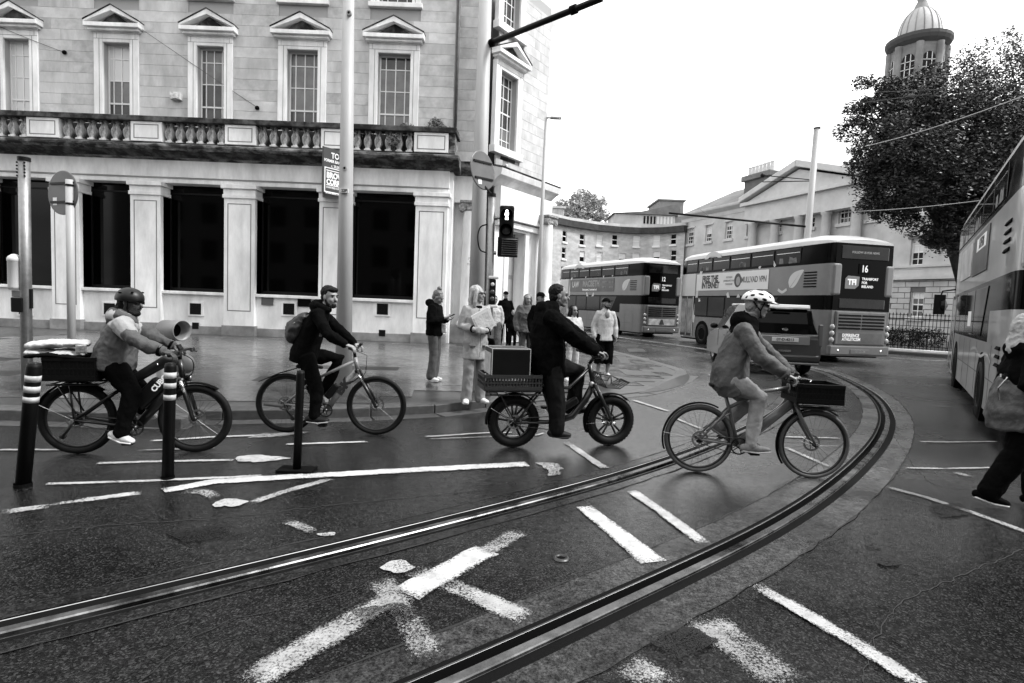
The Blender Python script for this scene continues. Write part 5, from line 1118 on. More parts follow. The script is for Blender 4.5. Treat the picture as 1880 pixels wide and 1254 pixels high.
mb=MB(); mb.box(c.x-.07,c.x+.09,c.y-.03,c.y+.12,c.z+.205,c.z+.25); mb.box(c.x-.07,c.x+.09,c.y-.03,c.y+.12,c.z-.25,c.z-.205); mb.build('signal_cap',mat('pale_plastic'),s2,bevel=.01); mb=MB(); mb.ell(c+V((0,-.02,.12)),(.03,.012,.03)); mb.build('small_lens',mat('pale_plastic'),s2); mb=MB(); mb.ell(c+V((0,-.02,0)),(.035,.015,.035)); mb.ell(c+V((0,-.02,-.11)),(.035,.015,.035)); mb.build('dark_lens',mat('unlit_lens'),s2)
mb=MB(); P=[V((d.x-.05,0,d.z-.45)),V((d.x-.16,0,d.z-.5)),V((d.x-.2,0,d.z-.65)),V((d.x-.16,0,d.z-.85)),V((d.x-.06,0,d.z-.9))]; mb.tube(catmull(P,5),.012,6); mb.build('cable',black,t,True)
c=A(886,313,Yt_)
u_=V((c.x-pt.x,0,c.z-pt.z)).normalized()
t2,c2,M2,n2=roundsign('round_sign','tilted round grey sign back above the pedestrian signal post','sign',pt+V((0,0,.03)),c,.305,(.82,-.57,0),.03,pt,sgm,lean=(-.12,-.0,.993),sticker=(-.35,-.55))
mb=MB(); mb.tube([V((0,0,-.02)),c2+V((.01,.02,0))-V((0,0,.2)),c2+V((0,.02,.15))],.014,8); mb.build('thin_stem',black,t2)
# hooded cylinder bin behind the first cyclist
Yb=7.75; c=A(318,606,Yb); t=thing('hooded_bin','grey post with a horizontal hooded cylinder behind the first cyclist','street fitting',(A(306,700,Yb).x,Yb,.12)); o=V(t.location)
cc=c-o; M=Matrix.Rotation(PI/2,3,'Y')@Matrix.Identity(3); M=Matrix.Rotation(rad(-22),3,'Z')@M
pal=mat('pale_fibreglass',.17,.4,0,.12,4)
mb=MB(); mb.lathe([(.001,-.2),(.09,-.2),(.13,-.17),(.14,.08),(.142,.17),(.132,.18),(.11,.10),(.09,.03)],28,cc,M); mb.build('hood',pal,t,True)
mb=MB(); mb.lathe([(.112,.09),(.09,.02),(.001,.01)],24,cc,M); mb.build('hood_opening',blackm,t)
mb=MB(); mb.tube([(-.03,0,0),(-.03,0,cc.z-.1)],[.10,.085],14); mb.build('post',pole_w,t,True)
q=A(338,668,Yb)-o; mb=MB(); mb.ell(q,(.15,.08,.14)); mb.build('round_body',mat('mid_fibreglass',.09,.5),t,True)
# bollards
def bollard(px,py,tx,ty,r,bands,label):
    g=G(px,py); tp=A(tx,ty,g.y); t=thing('lane_bollard',label,'bollard',g,0,'flexible lane bollards'); d=tp-g
    mb=MB(); mb.tube([(0,0,.0),d*.97,d],[r,r,r*.85],20); mb.build('post',mat('black_plastic',.003,.5,0,.3,8,spec=.12),t,True)
    mb=MB(); mb.lathe([(.001,.02),(r*1.5,.02),(r*1.9,.008),(r*2.0,0)],20) if not bands else mb.lathe([(r*1.15,.03),(r*1.2,0)],20); 
    if not bands: mb.box(-.16,.16,-.09,.09,.0,.025)
    mb.build('base_plate',blackm,t)
    for a,b in bands: m_=MB(); m_.tube([d*a,d*b],r*1.03,20); m_.build('reflective_band',mat('worn_reflective_tape',.5,.5,0,0,14,c2=.28),t,True)
    m_=MB(); m_.tube([d*.985,d*1.005],[r*.8,r*.5],16); m_.build('cap',black,t)
bollard(42,893,63,667,.052,[(.855,.905),(.77,.82),(.69,.735)],'nearest left bollard with three white bands, overlapping the first rear wheel')
bollard(308,880,313,667,.046,[(.875,.925),(.79,.835),(.69,.735)],'middle banded bollard standing in front of the first cyclist')
bollard(545,865,552,681,.036,[],'thin plain black bollard on a small base beside second rear wheel')
# white paper plaque on wall behind woman
c=A(869,538,10.2)
# overhead wires
wm=mat('bright_wire',.35,.5); wmd=mat('dark_wire',.03,.5)
def wire(p,q,r=.012,m_=None,label='thin overhead wire',sag=.1):
    P=[V(p).lerp(V(q),k/10)-V((0,0,sag*4*(k/10)*(1-k/10))) for k in range(11)]; mb=MB(); o0=P[0]; mb.tube([x-o0 for x in P],r,5); o=mb.build('overhead_wire',m_ or wmd,None,loc=o0); tag(o,label,'wire','overhead wires'); return o
wire(A(1590,268,23),A(1895,170,14),.014,wm,'bright wire crossing in front of the dark tree')
wire(A(1575,388,24),A(1800,368,20),.014,wm,'lower bright wire under the dark tree crown',.05)
wire(A(1500,235,24),A(1575,190,23),.010,wmd,'short dark wire from pole top to the wire spreader',.03)
wire(A(1580,170,23),A(1880,152,18),.012,wmd,'dark wire passing in front of the domed tower',.05)
wire(A(1575,190,23),A(1710,172,21),.022,wmd,'thick dark spreader wire against the tree top',.0)
wire(A(1300,396,30),A(1240,340,40),.01,wmd,'faint dark wire above the far bus',.1)
wire(A(200,12,19.8),A(472,197,19.9),.008,wmd,'thin dark wire anchored to wall right of the third window',.02)
wire(A(-10,45,19.8),A(118,96,19.9),.008,wmd,'thin dark wire anchored to wall between first windows',.02)
for px,py,lb in ((118,96,'dark round wire anchor on wall between the first two windows'),(472,198,'dark round wire anchor on wall left of the fourth window')):
    c=A(px,py,19.88); t=thing('wire_anchor',lb,'wall anchor',c); mb=MB(); mb.ell((0,0,0),(.075,.06,.07)); mb.build('anchor_ball',blackm,t,True); mb=MB(); mb.tube([(0,0,0),(0,.1,0)],.03,8); mb.build('anchor_bolt',black,t)
# ================================================================= PEOPLE
def remesh(mb,vox,it=2,name='m'):
    me=mb.mesh(name,[]); o=bpy.data.objects.new('tmp',me)
    r=o.modifiers.new('r','REMESH'); r.mode='VOXEL'; r.voxel_size=vox; r.use_smooth_shade=True
    if it: s=o.modifiers.new('s','SMOOTH'); s.iterations=it; s.factor=.6
    m2=evalmesh(o); bpy.data.objects.remove(o); bpy.data.meshes.remove(me); m2.name=name
    m2.polygons.foreach_set('use_smooth',[True]*len(m2.polygons)); return m2
def folds(me,amp,fr,seed=0,aniso=(1,1,1)):
    a=V(aniso)
    n=len(me.vertices); co=[0.0]*(n*3); nr=[0.0]*(n*3); me.vertices.foreach_get('co',co); me.vertex_normals.foreach_get('vector',nr)
    for i in range(n):
        k=i*3; p=V((co[k]*a.x,co[k+1]*a.y,co[k+2]*a.z))*fr+V((seed*3.1,seed*1.7,0)); n1=noise.noise(p); n2=noise.noise(p*2.3)
        d=((1-abs(n1)*3.2)*.7+(1-abs(n2)*3)*.3)*amp
        co[k]+=nr[k]*d; co[k+1]+=nr[k+1]*d; co[k+2]+=nr[k+2]*d
    me.vertices.foreach_set('co',co)
    me.update(); return me
def child(me,name,m_,parent):
    me.materials.clear(); me.materials.append(m_); return link(name,me,parent)
skin=mat('skin_light',.19,.5,0,.08,9,.12,90); skin_m=mat('skin_medium',.14,.5,0,.08,9,.12,90); skin_d=mat('skin_dark',.035,.45,0,.1,9,.12,90)
hair_d=mat('dark_hair',.005,.6,0,.5,30,.5,120,spec=.15); hair_l=mat('blond_hair',.33,.5,0,.35,26,.6,90,stretch=(1,1,.25)); hair_m=mat('brown_hair',.10,.5,0,.4,26,.5,90,stretch=(1,1,.25))
def cloth(n,c,**k): return mat(n,c,k.get('r',.85),0,.22,7,.8,26,spec=k.get('spec',.25),var2=.12,sc2=2)
cl_black=cloth('black_cloth',.0028,spec=.03); cl_grey=cloth('grey_jacket',.066,r=.6); cl_lt=cloth('light_grey_jacket',.07,r=.7); cl_white=cloth('white_cloth',.40); cl_cream=cloth('cream_coat',.30); cl_denim=cloth('pale_denim',.21); cl_dden=cloth('mid_grey_denim',.07); cl_mid=cloth('mid_grey_cloth',.08)
def hand(mb,w,f,pd,side,curl,s=1.0):
    w=V(w); f=V(f).normalized(); pd=V(pd); pd=(pd-f*pd.dot(f)).normalized(); sd=f.cross(pd).normalized()*side
    mb.capsule([w-f*.03*s,w+f*.03*s,w+f*.085*s],[(.026*s,.02*s),(.038*s,.017*s),(.040*s,.014*s)],12,lat=sd)
    for i,(o_,L_) in enumerate(((.030,.9),(.0105,1.0),(-.0095,.95),(-.0285,.76))):
        p=w+f*(.084-abs(i-1.3)*.003)*s+sd*o_*s; d=f.copy(); P=[p-f*.02*s,p]; a=0
        for k,l_ in enumerate((.042,.027,.021)):
            a+=curl*(.75 if k==0 else 1.0)+.03*i; d=f*math.cos(a)+pd*math.sin(a); p=p+d*l_*L_*s; P.append(p)
        mb.capsule(P,[.0098*s,.0095*s,.009*s,.0085*s,.0075*s],8)
    b=w+f*.02*s+sd*.028*s; d1=(f*.55+sd*.65+pd*.4).normalized(); d2=(f*.8+sd*.15+pd*min(1,.3+curl*.6)).normalized()
    mb.capsule([b,b+d1*.038*s,b+d1*.038*s+d2*.030*s,b+d1*.038*s+d2*.052*s],[.014*s,.0115*s,.010*s,.0085*s],8)
def person(label,loc,ang,J,look,vox=.0075,group=None):
    t=thing('person',label,'person',loc,ang,group); s=look.get('s',1.0); bw_=look.get('bulk',1.0)
    J={k:(V(v) if isinstance(v,(tuple,list,V)) else v) for k,v in J.items()}
    LT=V(J.get('lat',(0,1,0))); LP=V(J.get('plat',LT)); pv,ch,nk,hc_=J['pelvis'],J['chest'],J['neck'],J['head']
    hd_=V(J.get('hdir',(1,0,0))).normalized(); up=V(J.get('hup',(0,0,1))); hy=up.cross(hd_).normalized(); hz=hd_.cross(hy); HM=Matrix((hd_,hy,hz)).transposed()
    hp=lambda x,y,z:hc_+HM@V((x*s,y*s,z*s))
    mb=MB(); wst=pv.lerp(ch,.45)
    mb.capsule([pv,wst,ch,ch.lerp(nk,.65)],[(.15*s,.10*s),(.125*s,.09*s),(.16*s,.105*s),(.12*s,.07*s)],16,lat=LT)
    mb.capsule([nk-(hc_-nk)*.2,hp(-.02,0,-.06)],[.06*s,.056*s],12)
    mb.ell(hp(-.012,0,.030),(.096*s,.076*s,.092*s),HM,20,14); mb.ell(hp(.024,0,-.022),(.068*s,.060*s,.086*s),HM,20,14); mb.ell(hp(.058,0,-.092),(.028*s,.030*s,.024*s),HM)
    for q in (-1,1):
        mb.capsule([hp(-.015,q*.05,-.045),hp(.05,q*.018,-.092)],[.022*s,.020*s],8); mb.ell(hp(.056,q*.034,-.025),(.03*s,.024*s,.03*s),HM); mb.ell(hp(-.004,q*.076,-.004),(.018*s,.010*s,.031*s),HM,10,8)
    mb.capsule([hp(.082,0,.016),hp(.098,0,-.006),hp(.109,0,-.026)],[.010*s,.012*s,.0145*s],8); mb.capsule([hp(.072,-.036,.034),hp(.084,0,.034),hp(.072,.036,.034)],.0125*s,8)
    mb.ell(hp(.085,0,-.053),(.013*s,.024*s,.007*s),HM); mb.ell(hp(.083,0,-.066),(.013*s,.021*s,.007*s),HM)
    for q,sg in (('R',-1),('L',1)):
        sh,el,wr=J['sh'+q],J['el'+q],J['wr'+q]
        mb.capsule([ch.lerp(nk,.6),sh,el.lerp(sh,.45),el,el.lerp(wr,.35),wr],[.06*s,.056*s,.048*s,.042*s,.041*s,.027*s],12)
        hf=J.get('hand'+q,(wr-el)); pdv=J.get('palm'+q,V((0,-sg,0))); hand(mb,wr,hf,pdv,J.get('thumb'+q,sg),J.get('curl'+q,.3),s*1.02)
        hi,kn,an,to=J['hip'+q],J['kn'+q],J['an'+q],J['to'+q]
        mb.capsule([pv.lerp(hi,.6),hi,hi.lerp(kn,.5),kn,kn.lerp(an,.35),an],[.09*s,.09*s,.072*s,.055*s,.052*s,.036*s],12)
        mb.capsule([an-(to-an)*.12-V((0,0,.03*s)),an.lerp(to,.5)-V((0,0,.015*s)),to],[(.035*s,.035*s),(.042*s,.03*s),(.035*s,.016*s)],10,lat=LP)
    body=child(remesh(mb,vox,2,'body'),'body',look.get('skin',skin),t)
    mb=MB()
    for q in (-1,1): mb.ell(hp(.0835,q*.031,.011),(.008*s,.012*s,.0055*s),HM,8,6)
    mb.build('eye',blackm,t,True)
    mb=MB()
    for q in (-1,1): mb.capsule([hp(.085,q*.045,.030),hp(.096,q*.02,.034)],.005*s,6)
    mb.build('eyebrow',look.get('hairm',hair_d),t,True)
    # top
    th=look.get('th',.016)*s; W_=bw_; mb=MB(); hem=V(J.get('hem',pv-V((0,0,.08)))); hw=look.get('hem',(.175,.135))
    B_=(.165*W_+th,.125*W_+th)
    if look.get('pts'):  # explicit torso outline sections (centre, half width, half depth)
        mb.capsule([p[0] for p in look['pts']],[(p[1],p[2]) for p in look['pts']],20,lat=LT,flat=True)
    else:
        mb.capsule([hem,pv,wst,ch,ch.lerp(nk,.55),ch.lerp(nk,.9)],[(hw[0]*s,hw[1]*s),(B_[0]*s,B_[1]*s),((.155*W_+th)*s,(.118*W_+th)*s),((.178*W_+th)*s,(.125*W_+th)*s),(.165*s+th,.095*s+th),(.09*s+th,.07*s+th)],20,lat=LT,flat=True)
    for q,sg in (('R',-1),('L',1)):
        sh,el,wr=J['sh'+q],J['el'+q],J['wr'+q]; k=look.get('sleeve',1.0)
        P=[ch.lerp(nk,.6),sh,el.lerp(sh,.5),el,el.lerp(wr,.45),el.lerp(wr,.93*k)]; mb.capsule(P,[(.068+th)*s,(.058+th)*s,(.052+th)*s,(.048+th)*s,(.043+th)*s,(.032+th*.8)*s],14)
    if look.get('hood'): 
        hb=nk-hd_*.075*s+V((0,0,.01)); mb.ell(hb,(.10*s,.13*s,.085*s),None,16,10); mb.capsule([nk+V((.05,-.05,-.01))*s,nk+V((-.04,-.09,.03))*s,nk+V((-.09,0,.04))*s,nk+V((-.04,.09,.03))*s,nk+V((.05,.05,-.01))*s],.042*s,10)
    else: mb.capsule([nk-V((0,0,.03)),nk+(hc_-nk)*.25],[.085*s,.072*s],14)
    top=child(folds(remesh(mb,look.get('cvox',vox*1.25),2,'jacket'),look.get('fold',.010)*s,look.get('ff',7),len(label)%17,(1,1,.8)),look.get('topname','jacket'),look['top'],t)
    if look.get('yoke'):
        mb=MB(); mb.capsule([ch.lerp(nk,.62),ch.lerp(nk,.95)],[(.185*s+th,.105*s+th),(.10*s+th,.08*s+th)],20,lat=LT); 
        for q in (('R','L') if look.get('yk',.1)>.02 else ()): mb.capsule([ch.lerp(nk,.7),J['sh'+q]+V((0,0,.012)),J['sh'+q].lerp(J['el'+q],look.get('yk',.12))],[(.085+th)*s,(.070+th)*s,(.064+th)*s],12)
        mb.ell(nk-hd_*.07*s+V((0,0,.012)),(.105*s,.135*s,.09*s),None,16,10)
        child(folds(remesh(mb,look.get('cvox',vox*1.25),2,'yoke'),.006,8),'shoulder_yoke',look['yoke'],top)
    if look.get('cuffs'):
        for q in ('R','L'):
            a_=J['el'+q].lerp(J['wr'+q],.86); b_=J['el'+q].lerp(J['wr'+q],.97); mb=MB(); mb.tube([a_,b_],(.040+th)*s,14); mb.build('cuff',look['cuffs'],top,True)
    if look.get('zip'):
        a_=[p for p in J['zip']]; mb=MB(); mb.tube(a_,.006,6); mb.build('zip',look['zip'],top,True)
    # trousers
    mb=MB(); tr=look.get('tr',(.105,.075,.058)); mb.capsule([pv+V((0,0,.06)),pv-V((0,0,.03))],[(.155*W_,.12*W_),(.16*W_,.125*W_)],16,lat=LT)
    for q in ('R','L'):
        hi,kn,an=J['hip'+q],J['kn'+q],J['an'+q]; e_=an.lerp(kn,look.get('cuff',.04))
        mb.capsule([pv.lerp(hi,.7),hi,hi.lerp(kn,.5),kn,kn.lerp(an,.5),e_],[tr[0]*s*1.05,tr[0]*s*1.03,(tr[0]+tr[1])/2*s,tr[1]*s,(tr[1]+tr[2])/2*s,tr[2]*s],14)
    child(folds(remesh(mb,look.get('cvox',vox*1.25),2,'trousers'),.008*s,8,3,(1,1,.7)),look.get('trname','trousers'),look['leg'],t)
    # shoes
    for q in ('R','L'):
        an,to=J['an'+q],J['to'+q]; f=(to-an); f2=V((f.x,f.y,f.z)).normalized(); upv=LP.cross(f2)*-1; upv=upv if upv.z>0 else -upv
        fl=V((to.x-an.x,to.y-an.y,0)); heel=an-f2*.06*s-upv*.045*s
        mb=MB(); mb.capsule([an-upv*.01*s+V((0,0,.01*s)),an-upv*.04*s-f2*.02*s],[.047*s,.048*s],12); mb.capsule([heel,an+f*.35-upv*.02*s,to-f2*.01],[(.04*s,.04*s),(.047*s,.045*s),(.042*s,.026*s)],14,lat=LP)
        sh_=child(remesh(mb,vox,1,'shoe'),'shoe',look.get('shoe',cl_black),t)
        mb=MB(); mb.capsule([heel-upv*.028*s,an+f*.4-upv*.055*s,to-upv*.014*s],[(.042*s,.014*s),(.05*s,.014*s),(.044*s,.012*s)],14,lat=LP); mb.build('shoe_sole',look.get('sole',look.get('shoe',cl_black)),sh_,True)
        if look.get('laces'):
            mb=MB()
            for k in range(4): c=an+f*(.28+k*.13)+upv*(.032-.008*k)*s; mb.tube([c-LP*.022,c+LP*.022],.004,5)
            mb.build('laces',look['laces'],sh_)
    # hair / headgear
    hr=look.get('hair','short'); hm=look.get('hairm',hair_d); mb=MB()
    if hr in('short','long','bun','helmet_long','cap_short'):
        mb.ell(hp(-.033,0,.052),(.093*s,.082*s,.086*s),HM,20,14); mb.ell(hp(-.052,0,-.005),(.062*s,.074*s,.075*s),HM,16,12)
        if look.get('fringe'): mb.ell(hp(.045,0,.088),(.05*s,.062*s,.032*s),HM)
        if hr=='bun': mb.ell(hp(-.06,0,.155),(.045*s,.045*s,.04*s),HM); mb.capsule([hp(-.03,0,.11),hp(-.055,0,.14)],.035*s,8)
        if hr=='long':
            for q in (-1,1): mb.capsule([hp(.02,q*.062,.06),hp(.012,q*.082,-.03),hp(.006,q*.088,-.12),hp(0,q*.082,-.17)],[.03*s,.028*s,.030*s,.02*s],10)
            mb.capsule([hp(-.06,0,.03),hp(-.085,0,-.09),hp(-.07,0,-.19)],[(.075*s,.05*s),(.09*s,.045*s),(.085*s,.03*s)],14,lat=hy)
        if hr=='helmet_long':
            mb.capsule([hp(-.07,0,-.02),hp(-.10,0,-.10),hp(-.09,0,-.16)],[(.07*s,.05*s),(.085*s,.055*s),(.06*s,.035*s)],14,lat=hy)
        child(folds(remesh(mb,vox*.9,1,'hair'),.006,26 if hr!='long' else 20,5,(1,1,.25 if hr in('long',) else 1)),'hair',hm,t)
    if look.get('beard'):
        mb=MB(); mb.ell(hp(.06,0,-.093),(.034*s,.036*s,.030*s),HM); 
        for q in (-1,1): mb.capsule([hp(.0,q*.064,-.03),hp(.02,q*.052,-.075),hp(.06,q*.022,-.10)],[.012*s,.019*s,.02*s],8)
        mb.capsule([hp(.087,-.022,-.048),hp(.096,0,-.043),hp(.087,.022,-.048)],.007*s,6)
        child(folds(remesh(mb,vox*.8,0,'beard'),.003,40),'beard',hair_d,t)
    if look.get('glasses'):
        mb=MB()
        for q in (-1,1): mb.obox(hp(.094,q*.033,.010),(.008*s,.052*s,(.026 if look['glasses']=='sun' else .004)*s),HM); mb.tube([hp(.09,q*.06,.015),hp(0,q*.078,.012)],.004*s,6)
        mb.obox(hp(.097,0,.014),(.006*s,.03*s,.01*s),HM)
        if look['glasses']!='sun':
            for q in (-1,1):
                for z_ in (-.012,.014): mb.obox(hp(.095,q*.033,z_+.008),(.004*s,.05*s,.004*s),HM)
        mb.build('glasses',black,t,bevel=.002)
    hg=look.get('head')
    if hg=='helmet':
        mb=MB(); mb.ell(hp(-.012,0,.045),(.128*s,.108*s,.108*s),HM,28,12,v1=.56); h_=mb.build('helmet',mat('dark_helmet',.006,.4,spec=.3),t,True); so_=h_.modifiers.new('s','SOLIDIFY'); so_.thickness=.012
        mb=MB(); 
        for q in (-1,1): mb.tube([hp(.03,q*.095,.03),hp(.02,q*.075,-.06),hp(.045,q*.02,-.118)],.006,6); mb.ell(hp(.06,q*.08,.11),(.012,.012,.008),HM); mb.ell(hp(-.05,q*.088,.10),(.02,.012,.006),HM)
        mb.build('helmet_strap',blackm,h_)
        
    if hg=='bikehelmet':
        hw_=mat('white_helmet',.7,.35,coat=.3); mb=MB(); mb.ell(hp(-.005,0,.050),(.152*s,.112*s,.102*s),HM,32,14,v1=.52); h_=mb.build('helmet',hw_,t,True); so_=h_.modifiers.new('s','SOLIDIFY'); so_.thickness=.02; so_.offset=-1
        mb=MB(); n_=9; vs=[]
        for k in range(n_): a=-1.05+2.1*k/(n_-1); vs+=[hp(.135*math.cos(a)+.0,.105*math.sin(a),.055),hp(.215*math.cos(a)-.01,.10*math.sin(a),.030),hp(.135*math.cos(a),.105*math.sin(a),.046)]
        for k in range(n_-1):
            for c in range(3): mb.f.append((3*k+c,3*k+(c+1)%3,3*k+3+(c+1)%3,3*k+3+c)); mb.mi.append(0)
        mb.v=[tuple(v) for v in vs]; mb.build('helmet_visor',hw_,h_,True)
        for x,y,z,a,l_ in ((.07,.075,.09,.3,.045),(.0,.088,.105,.2,.05),(-.07,.085,.09,.0,.045),(.08,.03,.125,.3,.05),(-.005,.034,.143,.1,.055),(-.085,.035,.12,-.5,.045),(-.115,.06,.07,-.6,.04),(.03,.106,.06,.2,.04),(-.05,.108,.055,.1,.035)):
            for q in (-1,1): mb=MB(); mb.ell(hp(x,q*y,z),(l_*s*.62,.011*s,.013*s),HM@Matrix.Rotation(a,3,'Y'),14,8); mb.build('helmet_vent',blackm,h_,True)
        mb=MB()
        for q in (-1,1): mb.tube([hp(.04,q*.09,.03),hp(.015,q*.078,-.05),hp(.045,q*.02,-.118)],.006,6); mb.tube([hp(-.06,q*.088,.03),hp(.015,q*.078,-.05)],.006,6)
        mb.build('helmet_strap',blackm,h_)
    if hg=='cap':
        mb=MB(); mb.ell(hp(-.012,0,.045),(.108*s,.092*s,.092*s),HM,20,10,v1=.5); h_=mb.build('cap',cl_black,t,True); mb=MB(); mb.ell(hp(.12,0,.048),(.065*s,.07*s,.008*s),HM); mb.build('cap_brim',cl_black,h_,True)
    if hg=='hoodup':
        mb=MB(); mb.ell(hp(-.03,0,.03),(.135*s,.115*s,.135*s),HM,20,14); mb.capsule([hp(-.06,0,-.03),hp(-.09,0,-.14)],[.10*s,.11*s],14); child(folds(remesh(mb,.009,2,'hood'),.012,16),'hood',look['hoodm'],t)
    return t,body,top,hp
def stand(h=1.7,stride=0,arms='down'):
    k=h/1.72; z=lambda a:a*k
    J=dict(pelvis=(0,0,z(.93)),chest=(0,0,z(1.25)),neck=(-.015,0,z(1.43)),head=(.015,0,z(1.595)),shR=(0,-.165*k,z(1.375)),shL=(0,.165*k,z(1.375)),elR=(-.04,-.24*k,z(1.12)),elL=(-.04,.24*k,z(1.12)),wrR=(.03,-.24*k,z(.88)),wrL=(.03,.24*k,z(.88)),
     hipR=(0,-.09*k,z(.9)),hipL=(0,.09*k,z(.9)),knR=(.02,-.10*k,z(.50)),knL=(.02,.10*k,z(.50)),anR=(-.02,-.11*k,z(.085)),anL=(-.02,.11*k,z(.085)),toR=(.13,-.13*k,z(.035)),toL=(.13,.13*k,z(.035)),hem=(0,0,z(.82)))
    return J
# ================================================================= BICYCLES
tyre_g=mat('grey_tyre_wall',.055,.6,0,.2,20); rimm=mat('black_rim',.015,.3,.4); spk=mat('spoke_steel',.09,.3,.8); fr4=mat('grey_frame_paint',.10,.35,coat=.3); fr2=mat('silver_frame_paint',.2,.35,coat=.3); fr3=mat('black_frame_paint',.005,.35,coat=.1)
def bwheel(root,x,r,tr,tm,rimw=.014,spokes=28,mag=False,front=True,disc=True):
    P=lambda rr,n=48:[(rr*math.cos(2*PI*k/n),0,rr*math.sin(2*PI*k/n)) for k in range(n)]
    mb=MB(); mb.tube(P(r-tr),tr,12,closed=True); w_=mb.build('wheel',tm,root,True,loc=(x,0,r))
    if tr>.035:
        kn=MB(); kn.obox((0,0,0),(.03,.022,.012)); km=kn.mesh('tread',rubber); tb=MB()
        for k in range(44):
            for y in (-.03,0,.03): a=2*PI*(k+(.5 if y==0 else 0))/44; M=Matrix.Rotation(-a,3,'Y'); tb.obox(M@V((r-.008-abs(y)*.25,y,0)),(.016,.022,.026),M)
        tb.build('tread',rubber,w_)
    mb=MB(); rr=r-2*tr-rimw*.2; mb.tube(P(rr),[(rimw,tr*.55)]*48 if False else rimw,8,closed=True); mb.build('rim',rimm if not mag else fr3,w_,True)
    mb=MB(); mb.tube([(0,-.05,0),(0,.05,0)],.022 if front else .03,14); mb.tube([(0,-.07,0),(0,.07,0)],.009,8)
    if not front: mb.tube([(0,-.035,0),(0,.03,0)],.055 if mag or tr>.025 else .042,18)
    mb.build('hub',rimm,w_,True)
    if mag:
        for k in range(5):
            a=2*PI*k/5+.3; mb=MB()
            for s_ in (-.16,.16): c0=V((math.cos(a+s_*1.6)*.03,0,math.sin(a+s_*1.6)*.03)); c1=V((math.cos(a+s_)*rr,0,math.sin(a+s_)*rr)); mb.tube([c0,c1],[(.011,.014),(.009,.012)],8,lat=(0,1,0))
            mb.build('spoke',fr3,w_,True)
    else:
        sm=None
        for k in range(spokes):
            a=2*PI*k/spokes; b=a+(.35 if k%2 else -.35); y=.028 if (k//2)%2 else -.028
            mb=MB(); mb.tube([(math.cos(b)*.024,y,math.sin(b)*.024),(math.cos(a)*rr,0,math.sin(a)*rr)],.0013,4); mb.build('spoke',spk,w_)
    if disc:
        mb=MB(); n=24; y=-.045 if not front else .045
        for k in range(n): a0,a1=2*PI*k/n,2*PI*(k+1)/n; mb.add([(c*math.cos(a),y,c*math.sin(a)) for c,a in ((.062,a0),(.082,a0),(.082,a1),(.062,a1))],[(0,1,2,3)])
        for k in range(6): a0=2*PI*k/6; mb.tube([(.02*math.cos(a0),y,.02*math.sin(a0)),(.065*math.cos(a0+.4),y,.065*math.sin(a0+.4))],.004,5)
        mb.build('brake_disc',steel,w_)
    return w_
def fender(root,x,r,a0,a1,m_,off=.03,w_=.028,name='mudguard'):
    mb=MB(); vs=[];n=22; k5=5
    for i in range(n+1):
        a=rad(a0+(a1-a0)*i/n)
        for j in range(k5): b=-1+2*j/(k5-1); R_=r+off-(.012*b*b); vs.append((x+R_*math.cos(a),b*w_,r+R_*math.sin(a)))
    mb.v=vs
    for i in range(n):
        for j in range(k5-1): mb.f.append((i*k5+j,i*k5+j+1,(i+1)*k5+j+1,(i+1)*k5+j)); mb.mi.append(0)
    o=mb.build(name,m_,root,True); s_=o.modifiers.new('s','SOLIDIFY'); s_.thickness=.004; return o
def crank(root,bb,rp,lp,cr=.085,m_=None,yr=-.085):
    """rp, lp pedal spindle points (x,z)"""
    mb=MB(); n=32; 
    for k in range(n): a0,a1=2*PI*k/n,2*PI*(k+1)/n; mb.add([(bb[0]+c*math.cos(a),y,bb[1]+c*math.sin(a)) for c,a,y in ((cr-.014,a0,-.055),(cr,a0,-.055),(cr,a1,-.055),(cr-.014,a1,-.055))],[(0,1,2,3)])
    for k in range(5): a=2*PI*k/5; mb.tube([(bb[0],-.056,bb[1]),(bb[0]+(cr-.01)*math.cos(a),-.056,bb[1]+(cr-.01)*math.sin(a))],.006,5)
    ck=mb.build('chainring',m_ or rimm,root); mb=MB(); mb.tube([(bb[0],-.08,bb[1]),(bb[0],.08,bb[1])],.024,12); mb.build('bottom_bracket',rimm,root,True)
    for p,y in ((rp,yr),(lp,-yr)):
        mb=MB(); mb.tube([(bb[0],y,bb[1]),(p[0],y,p[1])],[(.014,.009),(.011,.008)],8); mb.build('crank_arm',rimm,root,True)
        mb=MB(); yy=y+(-.06 if y<0 else .06); mb.box(p[0]-.045,p[0]+.045,yy-.04,yy+.04,p[1]-.011,p[1]+.011); mb.build('pedal',blackm,root,bevel=.005)
def chain(root,bb,ra_,r0=.08,r1=.04):
    mb=MB(); a=V((bb[0],-.056,bb[1])); b=V((ra_[0],-.05,ra_[1])); d=(b-a).normalized(); n_=V((-d.z,0,d.x))
    mb.tube([a+n_*r0,b+n_*r1],.0045,5); mb.tube([a-n_*r0,b-n_*r1],.0045,5); mb.build('chain',rimm,root)
def saddle(root,x,z,m_=None,L_=.27,pitch=0):
    mb=MB(); mb.capsule([(x-.11,0,z),(x-.02,0,z+.005),(x+.15,0,z-.005)],[(.07,.028),(.06,.024),(.022,.02)],12,lat=(0,1,0)); mb.build('saddle',m_ or black,root,True)
class BFr(Fr):
    def __init__(s,pr,pf):
        a=G(*pr); b=G(*pf); super().__init__((a.x,a.y),math.atan2(b.y-a.y,b.x-a.x)); s.wb=(b-a).length
def T(root,name,m_,P,r,n=10,**k):
    mb=MB(); mb.tube(P,r,n,**k); return mb.build(name,m_,root,True)
def L3(p,y): return V((p[0],y,p[1]))
